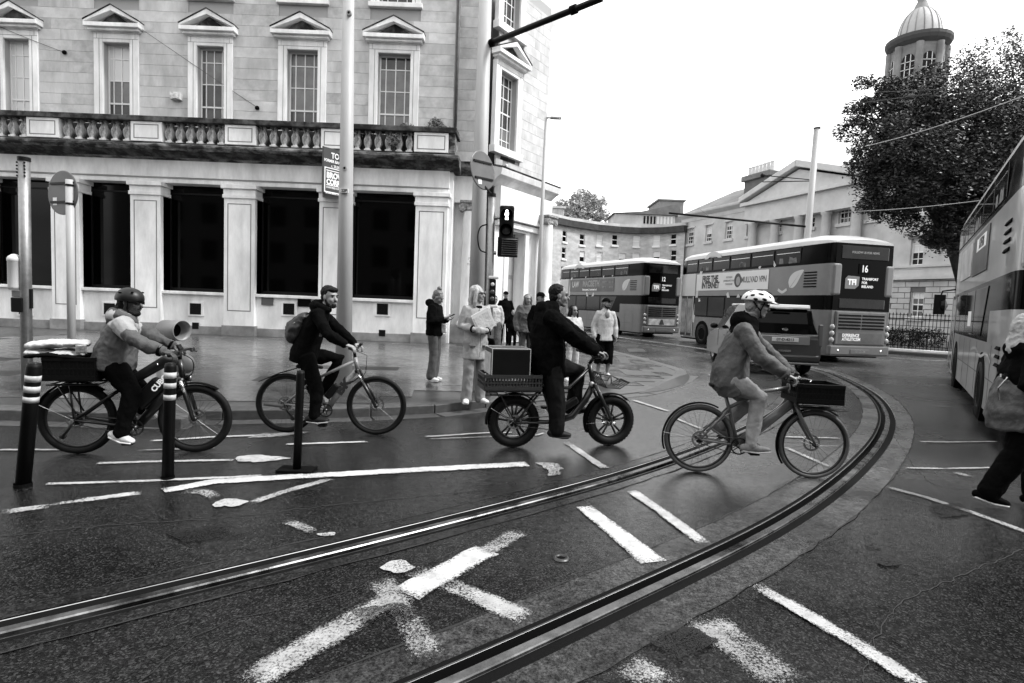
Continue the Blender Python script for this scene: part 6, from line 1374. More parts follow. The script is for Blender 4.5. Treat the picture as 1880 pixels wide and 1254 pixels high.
# ---------------- bike and rider 4 (front right)
f4=BFr((1279,866),(1489,878)); R=f4.R; r=.342
bk=frthing(f4,'bicycle','grey city bicycle with black front crate ridden by man in white helmet','bicycle')
bwheel(bk,0,r,.021,tyre_g,front=False); bwheel(bk,f4.wb,r,.021,tyre_g)
bb=R(1354,817); sc_=R(1338,748); sp=R(1331,716); ht=R(1449,704); hb_=R(1459,741); tt0=R(1449,711); ax=(0,r); fx=(f4.wb,r)
mb=MB(); P=lambda q,y=0:L3(q,y)
mb.tube([P(hb_)+V((-.01,0,.02)),P(bb)+V((.02,0,.02))],[(.030,.045),(.032,.05)],14,lat=(0,1,0)); mb.tube([P(tt0),P(R(1400,719)),P(sc_)],.019,12); mb.tube([P(bb),P(sc_),P(sp)-V((0,0,.03))],[.02,.019,.018],12); mb.tube([P(ht),P(hb_)],.026,14)
for y in (-.06,.06): mb.tube([P(bb,y*.5),P(ax,y)],.012,8); mb.tube([P(sc_,y*.5),P(ax,y)],.011,8); mb.tube([P((sc_[0]+.01,sc_[1]-.05),y*.4),P((ax[0]+.05,ax[1]+.09),y)],.006,6)
mb.build('frame',fr4,bk,True)
T(bk,'seat_post',black,[P(sc_),P((sp[0]-.01,sp[1]+.02))],.014)
mb=MB(); 
for y in (-.055,.055): mb.tube([P(hb_,y*.6)+V((0,0,0)),P(R(1466,765),y),P(fx,y)],[(.016,.022),(.014,.02),(.010,.012)],10)
mb.tube([P(hb_,-.04),P(hb_,.04)],.022,10); mb.build('fork',fr4,bk,True)
saddle(bk,sp[0]-.02,sp[1]+.05)
hbp=R(1453,690); g_=R(1463,697,-.27); 
T(bk,'handlebar',mat('satin_bar',.35,.35,.6),[V((R(1441,694,-.29)[0],-.30,R(1441,694,-.29)[1])),V((hbp[0]+.0,-.16,hbp[1]-.005)),P(hbp)+V((.04,0,.01)),V((hbp[0],.16,hbp[1]-.005)),V((R(1441,694,-.29)[0],.30,R(1441,694,-.29)[1]))],.012)
for s in (-1,1): T(bk,'grip',black,[V((R(1441,694,-.29)[0],s*.30,R(1441,694,-.29)[1])),V((R(1450,693,-.18)[0],s*.19,R(1450,693,-.18)[1]))],.017)
T(bk,'stem',black,[P(ht),P(hbp)+V((.03,0,.0))],.018)
T(bk,'brake_lever',chrome,[V((hbp[0]+.02,-.17,hbp[1])),V((hbp[0]+.10,-.22,hbp[1]-.01)),V((hbp[0]+.06,-.27,hbp[1]-.02))],.006,6)
mb=MB(); mb.tube([V((hbp[0]+.05,-.1,hbp[1]+.01)),V((hbp[0]+.13,-.06,hbp[1]-.02)),V((hbp[0]+.1,0,hbp[1]-.1))],.004,5); mb.ell((hbp[0]+.0,-.12,hbp[1]+.03),(.025,.025,.02)); mb.build('cable',black,bk)
fender(bk,0,r,62,200,blackm,.025); fender(bk,f4.wb,r,55,215,blackm,.025)
rp=R(1384,833,-.15); lp=(2*bb[0]-rp[0],2*bb[1]-rp[1]); crank(bk,bb,rp,lp); chain(bk,bb,ax)
T(bk,'mudguard_stay',chrome,[(0,-.06,r),( (r+.02)*math.cos(rad(172)),-.03,r+(r+.02)*math.sin(rad(172)))],.0025,5)
mb=MB(); c0=R(1463,747); c1=R(1545,751); mb.tube([P(hb_)+V((.03,0,.04)),P(c0)+V((0,0,.0)),P(c1)],.012,8)
for y in (-.12,-.04,.04,.12): mb.tube([V((c0[0],y,c0[1])),V((c1[0],y,c1[1]))],.006,6)
mb.tube([V((c1[0],-.12,c1[1])),V((c1[0],.12,c1[1]))],.006,6); mb.build('front_rack',rimm,bk)
T(bk,'head_lamp',chrome,[V((c0[0]-.04,-.07,c0[1]+.10)),V((c0[0]+.0,-.07,c0[1]+.10))],.03)
def crate(name,label,fr,x0,x1,y0,y1,z0,z1,m_,nh=4,group=None,slot=True):
    t=thing(name,label,'crate',fr.W((x0,0,z0)),fr.a,group); L_=x1-x0; Hh=z1-z0; mb=MB(); mb.box(0,L_,y0,y1,0,.012); mb.build('floor',m_,t)
    for nm,bx in (('side_wall',(0,L_,y0,y0+.01)),('side_wall',(0,L_,y1-.01,y1)),('end_wall',(0,.01,y0+.0101,y1-.0101)),('end_wall',(L_-.01,L_,y0+.0101,y1-.0101))):
        mb=MB(); ln='x' if nm=='side_wall' else 'y'; a,b=(bx[0],bx[1]) if ln=='x' else (bx[2],bx[3]); n=max(3,int((b-a)/.035))
        def bar(p,q,z_0,z_1,ex=0):
            if ln=='x': mb.box(p,q,bx[2]-ex,bx[3]+ex,z_0,z_1)
            else: mb.box(bx[0]-ex,bx[1]+ex,p,q,z_0,z_1)
        bar(a,b,Hh-.035,Hh,.006); bar(a,b,.0125,.05,.003); bar(a+.001,b-.001,Hh*.5-.008,Hh*.5+.008,.001)
        for k in range(n+1): c=a+(b-a)*k/n; bar(max(a,c-.007),min(b,c+.007),.05,Hh-.035)
        if not slot:
            bar(a,b,.05,Hh-.035,-.003)
        mb.build(nm,m_,t)
    return t
c0=R(1462,700,-.17); c1=R(1552,745,-.17)
crate('front_crate','black plastic crate carried over the front wheel of the grey city bicycle',f4,c0[0]+.01,c1[0]-.02,-.19,.19,c1[1]+.0,c0[1]-.02,mat('black_crate_plastic',.003,.45,spec=.15),slot=False)
q=lambda px,py,y:V((R(px,py,y)[0],y,R(px,py,y)[1]))
J=dict(pelvis=q(1338,694,0),chest=q(1352,638,0),neck=q(1374,592,0),head=q(1391,561,0),shR=q(1364,607,-.19),shL=q(1372,610,.19),elR=q(1398,657,-.27),elL=q(1412,650,.26),wrR=q(1444,688,-.27),wrL=q(1452,686,.24),
 hipR=q(1344,698,-.10),hipL=q(1342,696,.10),knR=q(1393,729,-.12),knL=q(1372,742,.12),anR=q(1379,817,-.13),anL=q(1322,783,.14),toR=q(1412,826,-.14),toL=q(1345,805,.15),hdir=(1,-.12,-.08),handR=(1,0,-.45),handL=(1,0,-.4),palmR=(-.2,.1,-1),palmL=(-.2,0,-1),thumbR=1,thumbL=-1,curlR=.75,curlL=.75)
pts_=[(q(1343,722,0),.19,.11),(q(1338,704,0),.205,.175),(q(1340,680,0),.20,.170),(q(1348,650,0),.195,.145),(q(1358,622,0),.19,.125),(q(1366,604,0),.16,.10),(q(1371,594,0),.10,.08)]
_,_,_,hp4=person('man in white vented helmet and grey rain jacket riding the grey city bicycle',f4.o,f4.a,J,dict(top=cl_grey,cuffs=cl_mid,yoke=cl_black,leg=cl_denim,skin=skin,hair='short',hairm=mat('grey_hair',.2,.6),head='bikehelmet',glasses='sun',pts=pts_,th=.024,tr=(.11,.080,.056),shoe=mat('worn_trainer',.14,.7,0,.3,9),sole=mat('pale_sole',.3,.7),laces=cl_mid,fold=.011,ff=7,yk=.01,cuff=.03),.0068)
# ---------------- bike and rider 3 (fat tyre)
f3=BFr((941,821),(1117,817)); R=f3.R; r=.295; wb=f3.wb
bk=frthing(f3,'electric_bicycle','black fat tyre electric bicycle with wire front basket and rear crate','bicycle')
bwheel(bk,0,r,.050,rubber,mag=True,front=False,rimw=.016); bwheel(bk,wb,r,.050,rubber,mag=True,rimw=.016)
bb=R(1018,775); ht=R(1082,668); hb_=R(1089,706); fx=(wb,r); ax=(0,r); sc_=R(996,712)
mb=MB(); mb.tube([P(hb_),P(R(1074,735)),P(R(1050,764)),P(bb)],[(.036,.04)]*4,12,lat=(0,1,0)); mb.tube([P(ht)-V((0,0,.05)),P(R(1045,712)),P(sc_)],.020,10); mb.tube([P(bb),P(sc_)],.022,10); mb.tube([P(ht),P(hb_)],.028,12)
for y in (-.085,.085): mb.tube([P(bb,y*.5),P(ax,y)],.014,8); mb.tube([P(sc_,y*.4),P(ax,y)],.013,8)
mb.build('frame',fr3,bk,True)
mb=MB(); mb.obox(P(R(1040,745)),(.30,.07,.09),Matrix.Rotation(rad(-30),3,'Y')); mb.build('battery',black,bk,bevel=.02)
T(bk,'seat_post',black,[P(sc_),P(R(992,690))],.016); saddle(bk,R(990,688)[0],R(990,688)[1])
mb=MB()
for y in (-.075,.075): mb.tube([P(hb_,y),P(fx,y)],[.024,.017],10)
mb.tube([P(hb_,-.08),P(hb_,.08)],.025,10); mb.build('fork',fr3,bk,True)
hbp=R(1090,657); T(bk,'stem',black,[P(ht),P(hbp)],.02)
gx=R(1096,652,-.3); T(bk,'handlebar',rimm,[V((gx[0],-.33,gx[1])),V((hbp[0]+.03,-.15,hbp[1]+.02)),P(hbp),V((hbp[0]+.03,.15,hbp[1]+.02)),V((gx[0],.33,gx[1]))],.013)
for s in (-1,1): T(bk,'grip',black,[V((gx[0],s*.33,gx[1])),V((gx[0]+.01,s*.21,gx[1]))],.019)
T(bk,'brake_lever',rimm,[V((gx[0]+.03,-.2,gx[1])),V((gx[0]+.08,-.25,gx[1]-.03)),V((gx[0]+.05,-.31,gx[1]-.05))],.006,6)
mb=MB(); mb.obox((hbp[0]-.02,-.03,hbp[1]+.04),(.02,.09,.06)); mb.build('display',black,bk,bevel=.006)
fender(bk,0,r,40,185,blackm,.03,.055); fender(bk,wb,r,45,205,blackm,.03,.055)
T(bk,'mudguard_stay',chrome,[(0,-.085,r),((r+.02)*math.cos(rad(150)),-.055,r+(r+.02)*math.sin(rad(150)))],.003,5); T(bk,'mudguard_stay',chrome,[(wb,-.085,r),(wb+(r+.02)*math.cos(rad(185)),-.055,r+(r+.02)*math.sin(rad(185)))],.003,5)
rp=R(1036,803,-.15); lp=(2*bb[0]-rp[0],2*bb[1]-rp[1]); crank(bk,bb,rp,lp,.075); chain(bk,bb,ax)
T(bk,'front_peg',chrome,[(wb-.03,-.10,r+.0),(wb-.03,-.20,r+.0)],.018,10)
mb=MB(); a0=R(1090,683); a1=R(1104,708); a2=R(1128,710); a3=R(1145,699)
for y in (-.15,-.09,-.03,.03,.09,.15): mb.tube([L3(a0,y),L3(a1,y),L3(a2,y),L3(a3,y)],.007,5)
for a in (a0,a1,a2,a3): mb.tube([L3(a,-.15),L3(a,.15)],.008,5)
for y in (-.15,.15): mb.tube([L3(a0,y),L3(R(1112,687),y),L3(R(1113,700),y),L3(R(1125,702),y),L3(R(1130,692),y),L3(a3,y)],.008,5)
mb.build('wire_basket',rimm,bk)
mb=MB()
for y in (-.12,.12): mb.tube([L3(R(895,722),y),L3(R(992,722),y)],.01,6); mb.tube([L3(R(915,722),y),L3(ax,y*.7)],.008,6)
for px in (900,930,960,990): mb.tube([L3(R(px,722),-.12),L3(R(px,722),.12)],.007,6)
mb.build('rear_rack',fr3,bk)
T(bk,'reflector',mat('orange_disc',.4,.4),[L3(R(1084,704),-.035),L3(R(1084,704),-.05)],.028,14)
c0=R(890,688,-.2); c1=R(994,718,-.2)
crate('rear_crate','dark plastic crate under the black delivery box on rear rack',f3,c0[0],c1[0],-.22,.22,c1[1],c0[1],mat('dark_crate_plastic',.015,.45))
c0=R(904,640,-.19); c1=R(972,692,-.19); t=thing('delivery_box','black cube delivery box with pale edges in crate behind rider','box',f3.W((c0[0],0,c1[1])),f3.a); L_=c1[0]-c0[0]; Hh=c0[1]-c1[1]
mb=MB(); mb.box(0,L_,-.2,.2,0,Hh); mb.build('case',mat('black_vinyl',.003,.35,0,.3,4,.6,6,spec=.2),t,bevel=.015)
mb=MB(); 
for x in (0,L_): 
    for y in (-.2,.2): mb.tube([(x,y,0),(x,y,Hh)],.0045,6)
for y in (-.2,.2): mb.tube([(0,y,Hh),(L_,y,Hh)],.0045,6)
for x in (0,L_): mb.tube([(x,-.2,Hh),(x,.2,Hh)],.0045,6)
mb.build('piping',mat('pale_piping',.35,.5),t)
mb=MB(); mb.box(-.012,-.002,-.17,.17,.02,Hh-.05); mb.build('side_flap',cl_white,t)
q=lambda px,py,y:V((R(px,py,y)[0],y,R(px,py,y)[1]))
J=dict(pelvis=q(1008,672,0),chest=q(1004,612,0),neck=q(1012,570,0),head=q(1027,544,0),shR=q(1010,583,-.2),shL=q(1020,586,.2),elR=q(1056,622,-.28),elL=q(1066,620,.27),wrR=q(1094,645,-.29),wrL=q(1100,645,.27),
 hipR=q(1012,676,-.11),hipL=q(1014,672,.11),knR=q(1022,732,-.14),knL=q(1060,682,.13),anR=q(1022,791,-.14),anL=q(1052,748,.13),toR=q(1046,799,-.15),toL=q(1078,752,.14),hdir=(1,-.25,-.03),handR=(1,0,-.35),handL=(1,0,-.3),palmR=(-.1,.1,-1),palmL=(-.1,0,-1),thumbR=1,thumbL=-1,curlR=.75,curlL=.75)
pts_=[(q(1006,690,0),.22,.185),(q(1004,668,0),.235,.20),(q(1004,630,0),.235,.195),(q(1003,602,0),.22,.17),(q(1006,580,0),.19,.14),(q(1010,568,0),.12,.11)]
person('heavyset man in black padded coat riding the fat tyre bicycle',f3.o,f3.a,J,dict(top=cl_black,leg=mat('grey_work_trousers',.007,.8,0,.25,6,.4,120,spec=.08),skin=skin_m,hair='short',fringe=0,pts=pts_,th=.034,tr=(.125,.10,.085),bulk=1.15,shoe=mat('dark_shoe',.008,.6,spec=.2),hood=True,fold=.014,ff=7,beard=False),.007)
# ---------------- bike and rider 2
f2=BFr((525,794),(690,798)); R=f2.R; r=.348; wb=f2.wb
bk=frthing(f2,'mountain_bicycle','silver framed mountain bicycle ridden by the bearded man near kerb','bicycle')
bwheel(bk,0,r,.026,rubber,front=False); bwheel(bk,wb,r,.026,rubber)
bb=R(600,752); ht=R(652,656); hb_=R(657,680); ax=(0,r); fx=(wb,r); sc_=R(577,697); sp=R(566,676)
mb=MB(); mb.tube([P(hb_)-V((.01,0,0)),P(R(625,715)),P(bb)+V((.02,0,.02))],[(.026,.034),(.028,.038),(.026,.034)],14,lat=(0,1,0)); mb.tube([P(ht)-V((0,0,.04)),P(sc_)],[.02,.016],12); mb.tube([P(bb),P(sc_)],.018,12); mb.tube([P(ht),P(hb_)],.025,12)
for y in (-.06,.06): mb.tube([P(bb,y*.5),P(ax,y)],.012,8); mb.tube([P(sc_,y*.5),P(ax,y)],.011,8)
fm_=mb.build('frame',fr2,bk,True)
a=V(P(R(612,735))); b=V(P(R(648,688))); d=(b-a).normalized(); text('BK',.13,ink,fm_,MX(a.lerp(b,.55)+V((0,-.031,0)),d,V((-d.z,0,d.x))),bold=.06,xs=1.3)
T(bk,'seat_post',black,[P(sc_),P(sp)],.014); saddle(bk,sp[0],sp[1]+.02)
mb=MB()
for y in (-.06,.06): mb.tube([P(hb_,y)+V((.0,0,.02)),P(hb_,y).lerp(P(fx,y),.35),P(hb_,y).lerp(P(fx,y),.36),P(fx,y)],[.015,.015,.021,.017],10)
mb.tube([P(hb_,-.07),P(hb_,.07)],.024,10); mb.build('fork',fr3,bk,True)
T(bk,'fork_stanchion',chrome,[P(hb_,-.06).lerp(P(fx,-.06),.1)+V((0,-.002,0)),P(hb_,-.06).lerp(P(fx,-.06),.3)+V((0,-.002,0))],.0165)
hbp=R(650,643); T(bk,'stem',black,[P(ht),P(hbp)],.018)
gx=R(643,639,-.3); T(bk,'handlebar',rimm,[V((gx[0],-.33,gx[1])),V((hbp[0]+.01,-.1,hbp[1]+.005)),P(hbp),V((hbp[0]+.01,.1,hbp[1]+.005)),V((gx[0],.33,gx[1]))],.012)
for s in (-1,1): T(bk,'grip',black,[V((gx[0],s*.33,gx[1])),V((gx[0]+.01,s*.21,gx[1]))],.018)
T(bk,'brake_lever',rimm,[V((gx[0]+.02,-.2,gx[1])),V((gx[0]+.08,-.26,gx[1]-.03))],.006,6); T(bk,'cable',black,[V((hbp[0]+.05,-.1,hbp[1])),V((hbp[0]+.16,-.05,hbp[1]-.05)),V((hbp[0]+.14,0,hbp[1]-.25)),V((hbp[0]+.1,.0,hbp[1]-.32))],.004,5)
mb=MB(); a=R(552,674); b=R(476,700); mb.tube([P(R(570,690)),P(a),P((a[0]*.5+b[0]*.5,a[1]*.5+b[1]*.5+.015)),P(b)],[(.012,.008),(.028,.006),(.032,.006),(.024,.005)],8,lat=(0,1,0)); mb.build('rear_mudguard',blackm,bk,True)
mb=MB(); mb.tube([P(R(666,686)),P(R(652,698)),P(R(643,704))],[(.025,.006),(.03,.006),(.022,.005)],8,lat=(0,1,0)); mb.build('front_mudguard',blackm,bk,True)
rp=R(592,781,-.15); lp=(2*bb[0]-rp[0],2*bb[1]-rp[1]); crank(bk,bb,rp,lp,.08); chain(bk,bb,ax)
mb=MB(); mb.tube([(.01,-.07,r-.01),(.04,-.07,r-.09),(.10,-.07,r-.16)],.012,6); mb.tube([(.10,-.075,r-.16),(.10,-.065,r-.16)],.03,12); mb.build('rear_derailleur',rimm,bk,True)
mb=MB(); mb.obox(P(R(613,724),-.0)+V((-.02,0,.04)),(.2,.09,.08),Matrix.Rotation(rad(-52),3,'Y')); mb.build('battery',black,bk,bevel=.02)
T(bk,'pannier_peg',mat('grey_rubber',.06,.6),[(-.22,-.09,r+.0),(.0,-.09,r-.02)],.02,10)
q=lambda px,py,y:V((R(px,py,y)[0],y,R(px,py,y)[1]))
J=dict(pelvis=q(562,650,0),chest=q(577,602,0),neck=q(593,566,0),head=q(606,546,0),shR=q(582,578,-.19),shL=q(594,580,.19),elR=q(601,613,-.26),elL=q(622,606,.26),wrR=q(634,633,-.29),wrL=q(650,631,.28),
 hipR=q(562,655,-.10),hipL=q(566,652,.10),knR=q(582,716,-.13),knL=q(622,658,.12),anR=q(577,765,-.13),anL=q(597,716,.13),toR=q(602,772,-.14),toL=q(622,722,.14),hdir=(.80,-.6,-.05),handR=(1,-.05,-.25),handL=(1,.0,-.25),palmR=(0,.1,-1),palmL=(0,0,-1),thumbR=1,thumbL=-1,curlR=.75,curlL=.75)
pts_=[(q(556,664,0),.18,.14),(q(559,648,0),.19,.15),(q(567,624,0),.175,.135),(q(577,600,0),.19,.135),(q(586,580,0),.175,.11),(q(591,570,0),.10,.09)]
person('bearded man in black jacket with a backpack riding the silver mountain bicycle',f2.o,f2.a,J,dict(top=cl_black,leg=cl_black,skin=mat('skin_bright',.24,.5,0,.06,9),hair='short',fringe=1,beard=True,pts=pts_,tr=(.10,.075,.06),hood=True,shoe=mat('dark_shoe'),sole=mat('pale_sole'),fold=.010),.0075)
bp=thing('backpack','black backpack on the back of the bearded cyclist','backpack',f2.o,f2.a)
a=q(556,628,0); b=q(562,582,0); mb=MB(); mb.capsule([q(541,616,0),q(545,600,0),q(560,582,0)],[(.15,.10),(.155,.115),(.12,.06)],16,lat=(0,1,0)); mb.capsule([q(534,612,0),q(537,600,0)],[(.11,.06),(.11,.06)],14,lat=(0,1,0))
child(folds(remesh(mb,.01,2,'bag'),.008,9),'bag',mat('black_nylon',.006,.5,0,.3,8,.4,90),bp)
mb=MB(); mb.tube([q(562,582,-.12),q(580,570,-.13),q(594,590,-.15),q(588,618,-.17)],.014,6); mb.build('shoulder_strap',cl_mid,bp); mb=MB(); mb.tube([q(541,592,-.14),q(531,600,-.10),q(528,612,-.08)],.006,6); mb.build('zip',mat('grey_print'),bp)
# ---------------- bike and rider 1
f1_=BFr((144,833),(359,830)); R=f1_.R; r=.342; wb=f1_.wb
bk=frthing(f1_,'cargo_electric_bicycle','black electric cargo bicycle with rear tray at the far left','bicycle')
bwheel(bk,0,r,.033,rubber,front=False,spokes=28); bwheel(bk,wb,r,.033,rubber)
bb=R(252,783); ht=R(330,660); hb_=R(336,697); ax=(0,r); fx=(wb,r); sc_=R(225,712); 
mb=MB(); mb.tube([P(hb_)-V((.01,0,-.02)),P(R(290,740)),P(bb)+V((.02,0,.02))],[(.032,.045),(.036,.05),(.03,.04)],14,lat=(0,1,0)); mb.tube([P(ht)-V((.01,0,.02)),P(R(305,662)),P(R(240,700)),P(sc_)],[(.03,.04),(.034,.055),(.03,.045),(.026,.03)],12,lat=(0,1,0)); mb.tube([P(bb),P(sc_)],.02,12); mb.tube([P(ht),P(hb_)],.028,12)
for y in (-.07,.07): mb.tube([P(bb,y*.5),P(ax,y)],.015,8); mb.tube([P(sc_,y*.5),P(ax,y)],.013,8); mb.tube([P(R(135,705),y),P(ax,y)],.009,6); mb.tube([P(R(112,703),y),P((.02,r+.06),y)],.008,6)
mb.build('frame',fr3,bk,True)
mb=MB(); mb.obox(P(R(274,722)),(.33,.10,.15),Matrix.Rotation(rad(-48),3,'Y')); o=mb.build('battery',black,bk,bevel=.03); a=P(R(297,702),-.053); text('CUBO',.07,wht,o,MX(a,(.62,0,.78),(-.78,0,.62)),bold=.04)
T(bk,'bolt',chrome,[P(R(292,668),-.045),P(R(292,668),-.05)],.011,8)
mb=MB(); mb.capsule([P(R(180,687)),P(R(215,686)),P(R(238,690))],[(.10,.035),(.10,.04),(.05,.03)],14,lat=(0,1,0)); mb.build('bench_saddle',black,bk,True)
T(bk,'seat_post',black,[P(sc_),P(R(213,690))],.018)
mb=MB()
for y in (-.068,.068): mb.tube([P(hb_,y),P(hb_,y).lerp(P(fx,y),.4),P(fx,y)],[.017,.023,.018],10)
mb.tube([P(hb_,-.075),P(hb_,.075)],.026,10); mb.build('fork',fr3,bk,True)
T(bk,'fork_stanchion',chrome,[P(hb_,-.068)+V((.0,-.004,0)),P(hb_,-.068).lerp(P(fx,-.068),.3)+V((0,-.004,0))],.0175)
hbp=R(330,645); T(bk,'stem',black,[P(ht),P(hbp)],.02)
gx=R(312,652,-.31); T(bk,'handlebar',rimm,[V((gx[0],-.34,gx[1])),V((hbp[0]+.0,-.18,hbp[1]+.005)),P(hbp),V((hbp[0],.18,hbp[1]+.005)),V((gx[0],.34,gx[1]))],.013)
for s in (-1,1): T(bk,'grip',black,[V((gx[0],s*.34,gx[1])),V((gx[0]+.02,s*.22,gx[1]))],.019); T(bk,'brake_lever',rimm,[V((hbp[0]+.0,s*.2,hbp[1])),V((hbp[0]+.08,s*.24,hbp[1]-.02)),V((hbp[0]+.05,s*.3,hbp[1]-.03))],.006,6)
T(bk,'cable',black,catmull([V((hbp[0]+.04,-.12,hbp[1])),V((hbp[0]+.14,-.08,hbp[1]-.08)),V((hbp[0]+.12,-.04,hbp[1]-.22)),V((hbp[0]+.0,-.05,hbp[1]-.28))],6),.005,5)
mb=MB(); mb.obox((hbp[0]+.0,0,hbp[1]+.04),(.02,.1,.06),Matrix.Rotation(-.5,3,'Y')); mb.build('display',black,bk,bevel=.006)
c=P(R(350,694)); T(bk,'head_lamp',black,[c-V((.04,0,0)),c],.03,14); T(bk,'lamp_lens',chrome,[c+V((.001,0,0)),c+V((.006,0,0))],.027,14)
fender(bk,0,r,50,170,blackm,.025,.038); fender(bk,wb,r,55,120,blackm,.025,.038)
T(bk,'mudguard_stay',chrome,[(0,-.08,r),((r+.02)*math.cos(rad(155)),-.045,r+(r+.02)*math.sin(rad(155)))],.0035,5)
rp=R(234,815,-.16); lp=(2*bb[0]-rp[0],2*bb[1]-rp[1]); crank(bk,bb,rp,lp,.08); chain(bk,bb,ax)
mb=MB(); mb.tube([(-.0,-.08,r),(-.04,-.08,r-.08),(-.09,-.08,r-.15)],.014,6); mb.tube([(-.09,-.085,r-.15),(-.09,-.07,r-.15)],.03,12); mb.build('rear_derailleur',rimm,bk,True)
mb=MB()
for y in (-.13,.13): mb.tube([L3(R(100,703),y),L3(R(192,702),y)],.011,6); 
for px in (102,130,160,190): mb.tube([L3(R(px,703),-.13),L3(R(px,703),.13)],.008,6)
mb.build('rear_rack',fr3,bk)
c0=R(78,655,-.22); c1=R(176,700,-.22)
crate('rear_tray','long black tray holding white sacks on rear rack of cargo bicycle',f1_,c0[0],c1[0],-.24,.24,c1[1],c0[1],mat('black_crate_plastic'),slot=False)
q=lambda px,py,y:V((R(px,py,y)[0],y,R(px,py,y)[1]))
sk=thing('white_sacks','pile of folded white sacks with dark bands lying in rear tray','sacks',f1_.o,f1_.a)
for i,(P0,P1,rr) in enumerate((((60,634),(128,630),(.13,.032)),((112,632),(160,630),(.13,.028)),((58,646),(85,647),(.15,.030)),((98,648),(150,650),(.15,.032)))):
    mb=MB(); mb.capsule([q(*P0,-.06+.05*(i%2)),q((P0[0]+P1[0])/2,(P0[1]+P1[1])/2-1,-.05),q(*P1,-.06+.05*(i%2))],[rr,(rr[0]*1.1,rr[1]*1.15),rr],14,lat=(0,1,0)); child(folds(remesh(mb,.01,2,'sack'),.010,12,i),'sack',cl_white,sk)
mb=MB(); mb.capsule([q(62,652,-.1),q(100,650,-.12),q(150,655,-.12)],[(.14,.02)]*3,12,lat=(0,1,0)); child(folds(remesh(mb,.01,1,'s'),.008,12,5),'dark_cover',cl_black,sk)
mb=MB(); mb.obox(q(149,641,-.16),(.09,.03,.08)); mb.build('silver_packet',mat('foil_packet',.4,.25,.6,.5,30),sk,bevel=.01)
J=dict(pelvis=q(212,672,0),chest=q(222,622,0),neck=q(232,584,0),head=q(240,557,0),shR=q(224,601,-.19),shL=q(236,601,.19),elR=q(256,630,-.27),elL=q(278,616,.26),wrR=q(298,645,-.30),wrL=q(318,634,.28),
 hipR=q(212,676,-.10),hipL=q(216,674,.10),knR=q(243,722,-.13),knL=q(258,716,.13),anR=q(222,797,-.14),anL=q(262,752,.13),toR=q(244,811,-.15),toL=q(285,765,.14),hdir=(1,-.18,-.05),handR=(1,0,-.3),handL=(1,0,-.35),palmR=(-.1,.1,-1),palmL=(-.1,0,-1),thumbR=1,thumbL=-1,curlR=.6,curlL=.55)
pts_=[(q(209,676,0),.20,.165),(q(211,660,0),.215,.18),(q(215,636,0),.205,.16),(q(222,616,0),.20,.145),(q(227,600,0),.185,.12),(q(231,590,0),.11,.095)]
person('cyclist in dark round helmet and two-tone grey jacket on the cargo bicycle',f1_.o,f1_.a,J,dict(top=cl_lt,cuffs=cl_black,leg=cl_black,skin=skin_d,hair='helmet_long',head='helmet',glasses='sun',beard=True,pts=pts_,ff=8,tr=(.11,.085,.065),shoe=mat('white_trainer',.5,.6,0,.15,12),sole=mat('white_trainer'),laces=cl_mid,hood=True,fold=.015,yoke=mat('pale_yoke_cloth',.27,.7,0,.15,8,.3,100),yk=.35),.0072)
# ================================================================= PEDESTRIANS
def ped(label,px,py,Y=None,h=1.7,face=0,J=None,look=None,vox=.012,z=.12):
    g=G(px,py,z) if Y is None else V((A(px,560,Y).x,Y,z)); 
    return person(label,g,rad(face),J or stand(h),look,vox,'pedestrians by the kerb')
# woman in cream coat holding a folder, facing right and towards camera (local +x -> face angle)
J=stand(1.72); J.update(elR=(-.02,-.225,1.13),wrR=(.20,-.12,1.10),elL=(-.02,.225,1.13),wrL=(.22,.06,1.08),handR=(.3,1,0),handL=(.2,-1,0),palmR=(-1,0,0),palmL=(-1,0,0),hem=(0,0,.66),hdir=(.75,.65,0),curlR=.4,curlL=.4,toR=(.12,-.17,.035),toL=(.12,.17,.035))
g=G(869,741,.12)
t,_,_,hp=person('blond woman in cream coat and pale cargo trousers holding a folder at the kerb',g,rad(-62),J,dict(top=cl_cream,ff=4.5,leg=mat('cream_trousers',.20,.8,0,.12,5,.4,110),skin=mat('skin_bright'),hair='long',hairm=hair_l,glasses='thin',hem=(.195,.15),tr=(.10,.078,.078),th=.012,cuffs=cl_black,shoe=mat('white_trainer'),sole=mat('pale_sole'),fold=.006,cuff=-.02),.009)
mb=MB(); mb.tube([(.10,0,1.40),(.15,.0,1.2),(.175,.0,.95),(.165,.0,.70)],.004,5); mb.build('coat_opening',cl_mid,t)
for s_ in (-1,1): mb=MB(); mb.obox((.12,s_*.10,.86),(.10,.10,.012),Matrix.Rotation(.5*s_,3,'Z')); mb.build('pocket_flap',cl_mid,t)
mb=MB(); mb.capsule([(-.02,0,1.415),(.03,0,1.40)],[(.085,.06),(.08,.05)],14,lat=(0,1,0)); mb.build('dark_neckline',cl_black,t,True)
fo=thing('folder','pale plastic folder hugged against chest of the woman in the cream coat','folder',g,rad(-62)); mb=MB(); mb.obox((.20,.02,1.22),(.02,.30,.30),Matrix.Rotation(.5,3,'X')); mb.build('cover',mat('clear_plastic_folder',.45,.2),fo,bevel=.006)
mb=MB(); mb.obox((.213,.02,1.21),(.004,.24,.22),Matrix.Rotation(.5,3,'X')); mb.build('paper',cl_white,fo)
